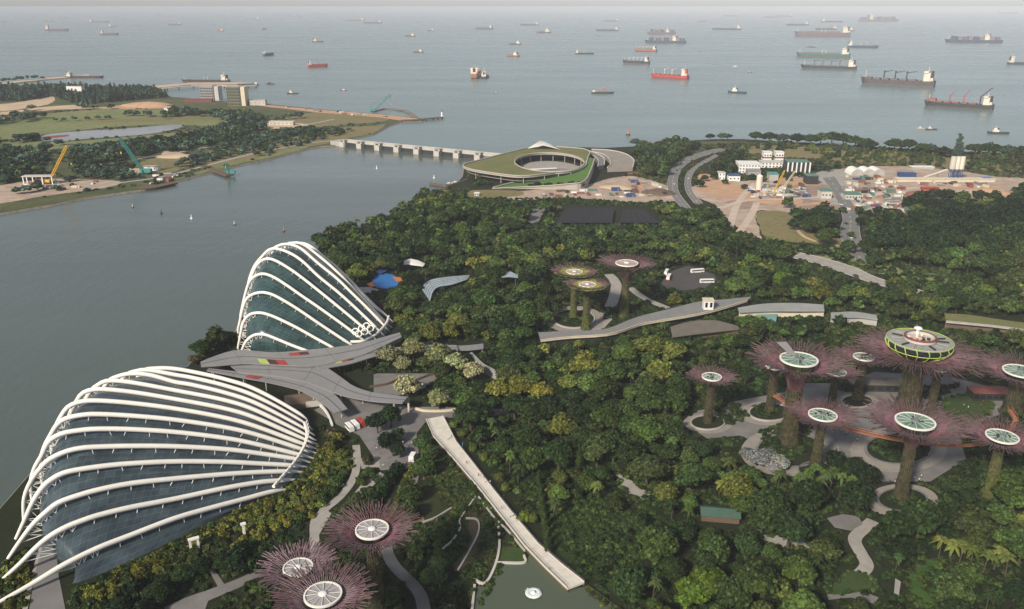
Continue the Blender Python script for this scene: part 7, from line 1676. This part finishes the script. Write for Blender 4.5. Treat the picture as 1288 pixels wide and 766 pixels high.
for pl in ([(899, 512), (930, 507), (942, 524), (926, 535), (905, 531)], [(946, 514), (968, 509), (980, 519), (966, 527), (950, 525)], [(954, 540), (990, 532), (1020, 536), (1018, 562), (990, 582), (962, 568)], [(1096, 556), (1130, 549), (1162, 554), (1166, 574), (1140, 583), (1104, 576)], [(1050, 482), (1092, 480), (1090, 492), (1060, 496)], [(1152, 484), (1206, 484), (1180, 505), (1150, 500)],
           [(1122, 620), (1150, 620), (1156, 634), (1140, 642), (1120, 636)], [(862, 512), (884, 500), (884, 512), (866, 526)], [(1016, 586), (1036, 586), (1036, 598), (1016, 598)], [(708, 400), (734, 400), (734, 408), (712, 408)], [(757, 388), (782, 384), (784, 398), (760, 402)], [(540, 484), (560, 474), (600, 484), (604, 500), (548, 508), (528, 500)]): bed(pl, 2.6, (1.2, 2.3), DK, 1.2)
bed([(94, 742), (200, 692), (310, 637), (345, 620), (402, 570), (408, 582), (398, 602), (340, 646), (220, 702), (104, 754)], 2.3, (1.0, 1.8), SHRUBC, 1.0)
def rim(poly, step, R, colours):
    P = [at(u, v) for u, v in poly]
    for a, b in zip(P, P[1:]+P[:1]):
        n = max(1, int((b-a).length/step))
        for i in range(n):
            q = a.lerp(b, (i+random.random())/n)+Vector((random.uniform(-1, 1), random.uniform(-1, 1), 0)); r = random.uniform(*R); LOWP.append(('shrub', random.choice(colours), q.x, q.y, r, r*random.uniform(.7, 1.2)))
for pl in ([(1040, 746), (1060, 722), (1082, 720), (1098, 728), (1108, 742), (1090, 744), (1060, 748)], [(1143, 725), (1160, 706), (1188, 706), (1182, 712), (1165, 720), (1160, 735), (1190, 766), (1160, 760), (1145, 745)], [(1190, 500), (1225, 496), (1250, 508), (1240, 524), (1205, 530), (1185, 516)], [(770, 594), (782, 596), (818, 622), (808, 630), (790, 622)], [(955, 673), (985, 674), (1020, 682), (1018, 690), (985, 689), (955, 680)], [(590, 790), (597, 738), (612, 738), (630, 711)], [(738, 740), (790, 778), (810, 800)]): rim(pl, 1.8, (.8, 1.7), ['dark green', 'mid green', 'olive', 'fresh green'])
bed([(-30, 790), (-10, 730), (16, 700), (36, 690), (40, 720), (28, 790)], 2.5, (1.0, 2.0), SHRUBC, 1.0)
LG = ['deep green', 'dark green', 'dark green', 'mid green', 'olive', 'dark green']
low([(-60, 790), (0, 700), (90, 660), (330, 600), (420, 520), (520, 520), (860, 530), (1290, 500), (1420, 600), (1420, 900), (560, 900), (-60, 900)], 3.5, (1.2, 2.2), LG, 1.0, LANDW)
low([(236, 462), (404, 312), (590, 225), (850, 255), (1090, 320), (1420, 345), (1420, 620), (900, 560), (520, 525), (420, 500), (300, 440)], 5.0, (1.8, 3.2), LG, 1.1, LANDW)
low([(800, 184), (1000, 178), (1420, 196), (1420, 345), (1090, 320), (850, 255), (600, 248), (590, 230), (740, 232)], 8.0, (1.6, 3.4), ['dark green', 'olive', 'mid green', 'olive', 'brownish', 'yellow-green'], 1.0, LANDW)
low([(536, 545), (600, 622), (655, 692), (630, 702), (596, 730), (545, 690), (530, 640)], 1.8, (.8, 1.35), ['olive', 'mid green', 'olive', 'brownish', 'mid green', 'yellow-green'], .8, LANDW)
low([(690, 640), (720, 615), (765, 650), (805, 700), (822, 745), (790, 765), (730, 715)], 2.4, (.8, 1.6), ['mid green', 'fresh green', 'dark green', 'mid green', 'fresh green'], .7)
bed([(396, 562), (440, 562), (446, 588), (426, 610), (392, 606)], 2.2, (.9, 1.6), ['golden', 'yellow-green', 'olive', 'golden'], .9)
# -- far shore
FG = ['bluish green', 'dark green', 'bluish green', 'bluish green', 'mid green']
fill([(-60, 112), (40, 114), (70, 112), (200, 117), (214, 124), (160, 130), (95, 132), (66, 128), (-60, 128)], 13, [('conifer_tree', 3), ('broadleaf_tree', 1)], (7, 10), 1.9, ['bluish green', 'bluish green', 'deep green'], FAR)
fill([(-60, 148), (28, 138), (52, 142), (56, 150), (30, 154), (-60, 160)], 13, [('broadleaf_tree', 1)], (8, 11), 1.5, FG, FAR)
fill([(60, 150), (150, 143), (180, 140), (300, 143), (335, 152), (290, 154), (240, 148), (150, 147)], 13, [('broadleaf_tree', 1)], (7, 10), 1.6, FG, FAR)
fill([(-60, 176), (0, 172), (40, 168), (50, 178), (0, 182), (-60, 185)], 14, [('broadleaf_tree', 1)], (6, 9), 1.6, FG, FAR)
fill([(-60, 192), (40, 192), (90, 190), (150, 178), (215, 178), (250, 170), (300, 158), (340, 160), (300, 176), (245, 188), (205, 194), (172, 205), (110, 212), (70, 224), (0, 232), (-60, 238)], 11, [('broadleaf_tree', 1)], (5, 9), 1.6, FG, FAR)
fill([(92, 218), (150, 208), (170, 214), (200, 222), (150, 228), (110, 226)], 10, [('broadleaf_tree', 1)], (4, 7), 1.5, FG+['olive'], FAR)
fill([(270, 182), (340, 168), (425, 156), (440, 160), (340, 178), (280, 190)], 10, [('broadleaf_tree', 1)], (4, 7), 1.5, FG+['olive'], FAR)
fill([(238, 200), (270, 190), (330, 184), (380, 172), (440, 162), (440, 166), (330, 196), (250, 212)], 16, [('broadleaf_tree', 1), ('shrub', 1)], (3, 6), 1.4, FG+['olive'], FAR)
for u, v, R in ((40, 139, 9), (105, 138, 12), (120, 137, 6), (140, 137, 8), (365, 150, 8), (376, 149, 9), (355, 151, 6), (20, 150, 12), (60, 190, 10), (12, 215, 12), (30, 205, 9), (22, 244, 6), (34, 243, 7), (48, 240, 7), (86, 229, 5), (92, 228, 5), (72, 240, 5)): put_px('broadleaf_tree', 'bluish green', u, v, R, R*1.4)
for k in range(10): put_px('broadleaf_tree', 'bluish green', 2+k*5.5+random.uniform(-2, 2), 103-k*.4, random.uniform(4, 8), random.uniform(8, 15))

for u, v, R in ((1020, 214, 6), (1012, 207, 5), (1030, 211, 6), (946, 227, 5), (960, 229, 4), (976, 234, 4), (992, 228, 4), (1006, 223, 4), (1000, 216, 4), (1040, 216, 5), (1052, 212, 5), (936, 238, 4), (912, 232, 4), (898, 226, 5), (886, 228, 5), (880, 236, 6), (1092, 276, 6), (1104, 272, 6), (1080, 270, 5), (1118, 276, 7), (1130, 280, 7), (1140, 262, 7), (1150, 258, 8), (1160, 254, 8), (1175, 252, 8), (1190, 254, 9), (1210, 256, 9), (1230, 254, 8), (1250, 256, 9), (1275, 258, 9), (1060, 268, 4), (1048, 300, 6), (1040, 305, 5), (1066, 318, 7), (1090, 320, 8), (1096, 334, 7), (1070, 300, 4)): put_px('broadleaf_tree', random.choice(['dark green', 'deep green', 'mid green']), u, v, R, R*1.7)
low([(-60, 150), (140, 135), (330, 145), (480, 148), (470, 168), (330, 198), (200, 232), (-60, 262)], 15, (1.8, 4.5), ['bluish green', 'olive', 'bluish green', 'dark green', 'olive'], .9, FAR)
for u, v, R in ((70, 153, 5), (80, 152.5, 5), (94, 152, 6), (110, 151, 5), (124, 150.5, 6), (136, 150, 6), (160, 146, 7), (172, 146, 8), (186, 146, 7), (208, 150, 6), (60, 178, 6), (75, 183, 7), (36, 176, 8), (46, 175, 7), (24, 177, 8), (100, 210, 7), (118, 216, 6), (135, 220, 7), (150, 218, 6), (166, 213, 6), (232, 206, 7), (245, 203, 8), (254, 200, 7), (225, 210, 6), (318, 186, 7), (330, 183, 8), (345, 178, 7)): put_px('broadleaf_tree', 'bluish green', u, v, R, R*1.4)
# -- build: the largest of each kind as things, the rest of the wood as mass
ZONES = [([(0, 790), (330, 628), (445, 560), (540, 640), (600, 735), (588, 800)], 'in the garden strip below the near dome'),
         ([(470, 436), (620, 430), (625, 520), (470, 520)], 'around the taxi court by the grey canopies'),
         ([(520, 520), (600, 520), (745, 740), (860, 800), (560, 800)], 'close beside the long pale walkway'),
         ([(600, 520), (870, 540), (870, 660), (700, 660)], 'in the wood between the pale walkway and the supertree grove'),
         ([(700, 640), (960, 640), (960, 800), (700, 800)], 'in the bottom middle of the wood around the shaded glade'),
         ([(940, 560), (1300, 560), (1300, 700), (940, 700)], 'in front of the supertree grove'),
         ([(940, 690), (1420, 690), (1420, 900), (940, 900)], 'around the winding path at the bottom right'),
         ([(560, 420), (960, 420), (960, 545), (560, 540)], 'in the wood between the long roof and the supertree grove'),
         ([(430, 220), (700, 220), (700, 430), (400, 430)], 'in the wood behind the tall dome'),
         ([(690, 240), (1000, 240), (1000, 420), (690, 420)], 'around the golden supertrees'),
         ([(900, 330), (1420, 330), (1420, 560), (900, 560)], 'behind the supertree grove'),
         ([(870, 160), (1420, 160), (1420, 340), (870, 340)], 'near the building site and the coast'),
         ([(200, 280), (470, 280), (470, 480), (200, 480)], 'on the bank beside the tall dome'),
         ([(-200, 60), (560, 60), (560, 290), (-200, 290)], 'on the far shore across the channel')]
PHRASE = {'broadleaf_tree': 'rounded tree', 'rain_tree': 'umbrella-crowned tree', 'conifer_tree': 'slender pointed tree', 'flowering_tree': 'flowering tree', 'clipped_tree': 'clipped ball tree', 'shrub': 'bush', 'palm_tree': 'palm tree'}
CATS = {'shrub': 'shrub', 'palm_tree': 'palm'}
def zone_of(u, v):
    for p, t in ZONES:
        if inside((u, v), p): return t
    return 'elsewhere in the gardens'
def palm_parts(seed):
    g = random.Random(seed); b = MB(); b.tube([(0, 0, -.1), (.05, .02, 1.0), (.09, .05, 1.95)], [.085, .06, .05], 6); o = b.build('trunk', M['bark']); tm = o.data; bpy.data.objects.remove(o)
    V, Q, T = [], [], []
    for i in range(26):
        a = 2*PI*i/13+g.uniform(-.2, .2); el = g.uniform(.1, .9) if i < 16 else g.uniform(.8, 1.35); L = g.uniform(.85, 1.08); c = Vector((.09, .05, 1.95)); pts = []
        for s in range(5):
            t = s/4; pts.append(c+Vector((math.cos(a)*math.cos(el)*L*t, math.sin(a)*math.cos(el)*L*t, math.sin(el)*L*t-.75*L*t*t)))
        side = Vector((-math.sin(a), math.cos(a), 0)); w = [.03, .14, .17, .12, .02]; tt = g.uniform(.7, 1.3)
        for s in range(4):
            for sg in (1, -1):
                k = len(V); dr = Vector((0, 0, -.45))
                V += [pts[s], pts[s]+(side*sg+dr)*w[s], pts[s+1]+(side*sg+dr)*w[s+1], pts[s+1]]; Q.append([k, k+1, k+2, k+3]); T += [(tt*(1 if sg > 0 else .85),)*3]*4
    return tm, (np.array([tuple(v) for v in V]), np.array(Q), np.array(T))
def size_px(p): return p[4]*F_PX/(p[3]*math.cos(PITCH)+(CAM_H-6)*math.sin(PITCH))
def in_view(p):
    u, v = project(p[2], p[3], GZ+p[5]*.7); return -8 < u < 1296 and -5 < v < 772
LIM = {'broadleaf_tree': 300, 'rain_tree': 120, 'conifer_tree': 60, 'flowering_tree': 60, 'clipped_tree': 60, 'shrub': 300, 'palm_tree': 130}
by = {}
for p in PLANTS: by.setdefault(p[0], []).append(p)
MASS = []
for kind, L in by.items():
    vis = sorted([p for p in L if in_view(p)], key=size_px, reverse=True); sel = vis[:LIM[kind]]; ids = set(map(id, sel)); MASS += [p for p in L if id(p) not in ids]
    nvar = 6
    if kind == 'palm_tree':
        vars_ = []
        for i in range(4):
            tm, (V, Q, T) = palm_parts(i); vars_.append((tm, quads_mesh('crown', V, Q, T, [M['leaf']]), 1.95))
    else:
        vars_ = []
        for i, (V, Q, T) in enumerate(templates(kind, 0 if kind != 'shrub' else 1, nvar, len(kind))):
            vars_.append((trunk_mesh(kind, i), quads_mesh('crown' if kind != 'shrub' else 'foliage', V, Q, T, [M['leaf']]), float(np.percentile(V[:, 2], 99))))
    for j, p in enumerate(sel):
        _, colr, x, y, R, Hh = p; tm, cm, zt = vars_[j % len(vars_)]
        u, v = project(x, y, GZ); lab = f"{colr} {PHRASE[kind]} {zone_of(u, v)}"
        r = empty(kind, (x, y, GZ), random.uniform(0, 6.28)); tag(r, lab, CATS.get(kind, 'tree'), f"{PHRASE[kind]}s {zone_of(u, v)}".replace('bushs', 'bushes'))
        sx = R*random.uniform(.92, 1.08); r.scale = (sx, R*random.uniform(.92, 1.08), Hh/zt)
        for nm, me in (('trunk', tm), ('crown' if kind != 'shrub' else 'foliage', cm)):
            if nm == 'trunk' and kind == 'shrub': continue
            c = bpy.data.objects.new(nm, me); COL.objects.link(c); c.parent = r
            if nm != 'trunk':
                k = random.uniform(.68, 1.42); b_ = PAL[colr]; c.color = (b_[0]*k*random.uniform(.9, 1.1), b_[1]*k, b_[2]*k*random.uniform(.85, 1.15), 1)
def mass(name, plants, label, lowly=False):
    tmpl = {}; Vs, Qs, Ts = [], [], []; base = 0
    for p in plants:
        kind, colr, x, y, R, Hh = p; s = size_px(p); u, v = project(x, y, GZ)
        lod = (2 if s > 4.5 else 3) if lowly else 1 if s > 9.5 else (2 if s > 5.0 else 3)
        if kind == 'palm_tree':
            key = (kind, 0)
            if key not in tmpl: tmpl[key] = [palm_parts(20+i)[1] for i in range(3)]
        else:
            key = (kind, lod)
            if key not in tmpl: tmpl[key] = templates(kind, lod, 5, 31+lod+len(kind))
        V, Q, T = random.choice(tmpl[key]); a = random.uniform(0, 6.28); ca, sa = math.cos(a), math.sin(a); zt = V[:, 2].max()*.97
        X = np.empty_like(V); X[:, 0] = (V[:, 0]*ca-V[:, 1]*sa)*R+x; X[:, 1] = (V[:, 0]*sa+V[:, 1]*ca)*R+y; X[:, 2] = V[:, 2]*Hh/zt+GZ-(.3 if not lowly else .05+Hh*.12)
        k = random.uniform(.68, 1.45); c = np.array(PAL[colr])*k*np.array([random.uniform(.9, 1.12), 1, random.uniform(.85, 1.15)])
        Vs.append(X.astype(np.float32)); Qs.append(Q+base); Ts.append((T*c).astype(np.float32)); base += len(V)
    me = quads_mesh(name, np.concatenate(Vs), np.concatenate(Qs), np.concatenate(Ts), [M['leaf']]); o = bpy.data.objects.new(name, me); COL.objects.link(o)
    o.color = (1, 1, 1, 1); tag(o, label, 'woodland' if not lowly else 'undergrowth', None, 'stuff'); return o
farm = [p for p in MASS if inside((p[2], p[3]), FAR)]; fi = set(map(id, farm)); nearm = [p for p in MASS if id(p) not in fi]
print('LOW', len(LOWP))
print('PLANTS', {k: len(v) for k, v in by.items()}, 'mass', len(nearm), len(farm))
mass('woodland', nearm, 'dense mixed wood filling the gardens behind the nearest trees')
mass('undergrowth', LOWP, 'low bushes and ground cover between the trees and paths', True)
mass('woodland', farm, 'hazy dark woods on the far shore across the channel')
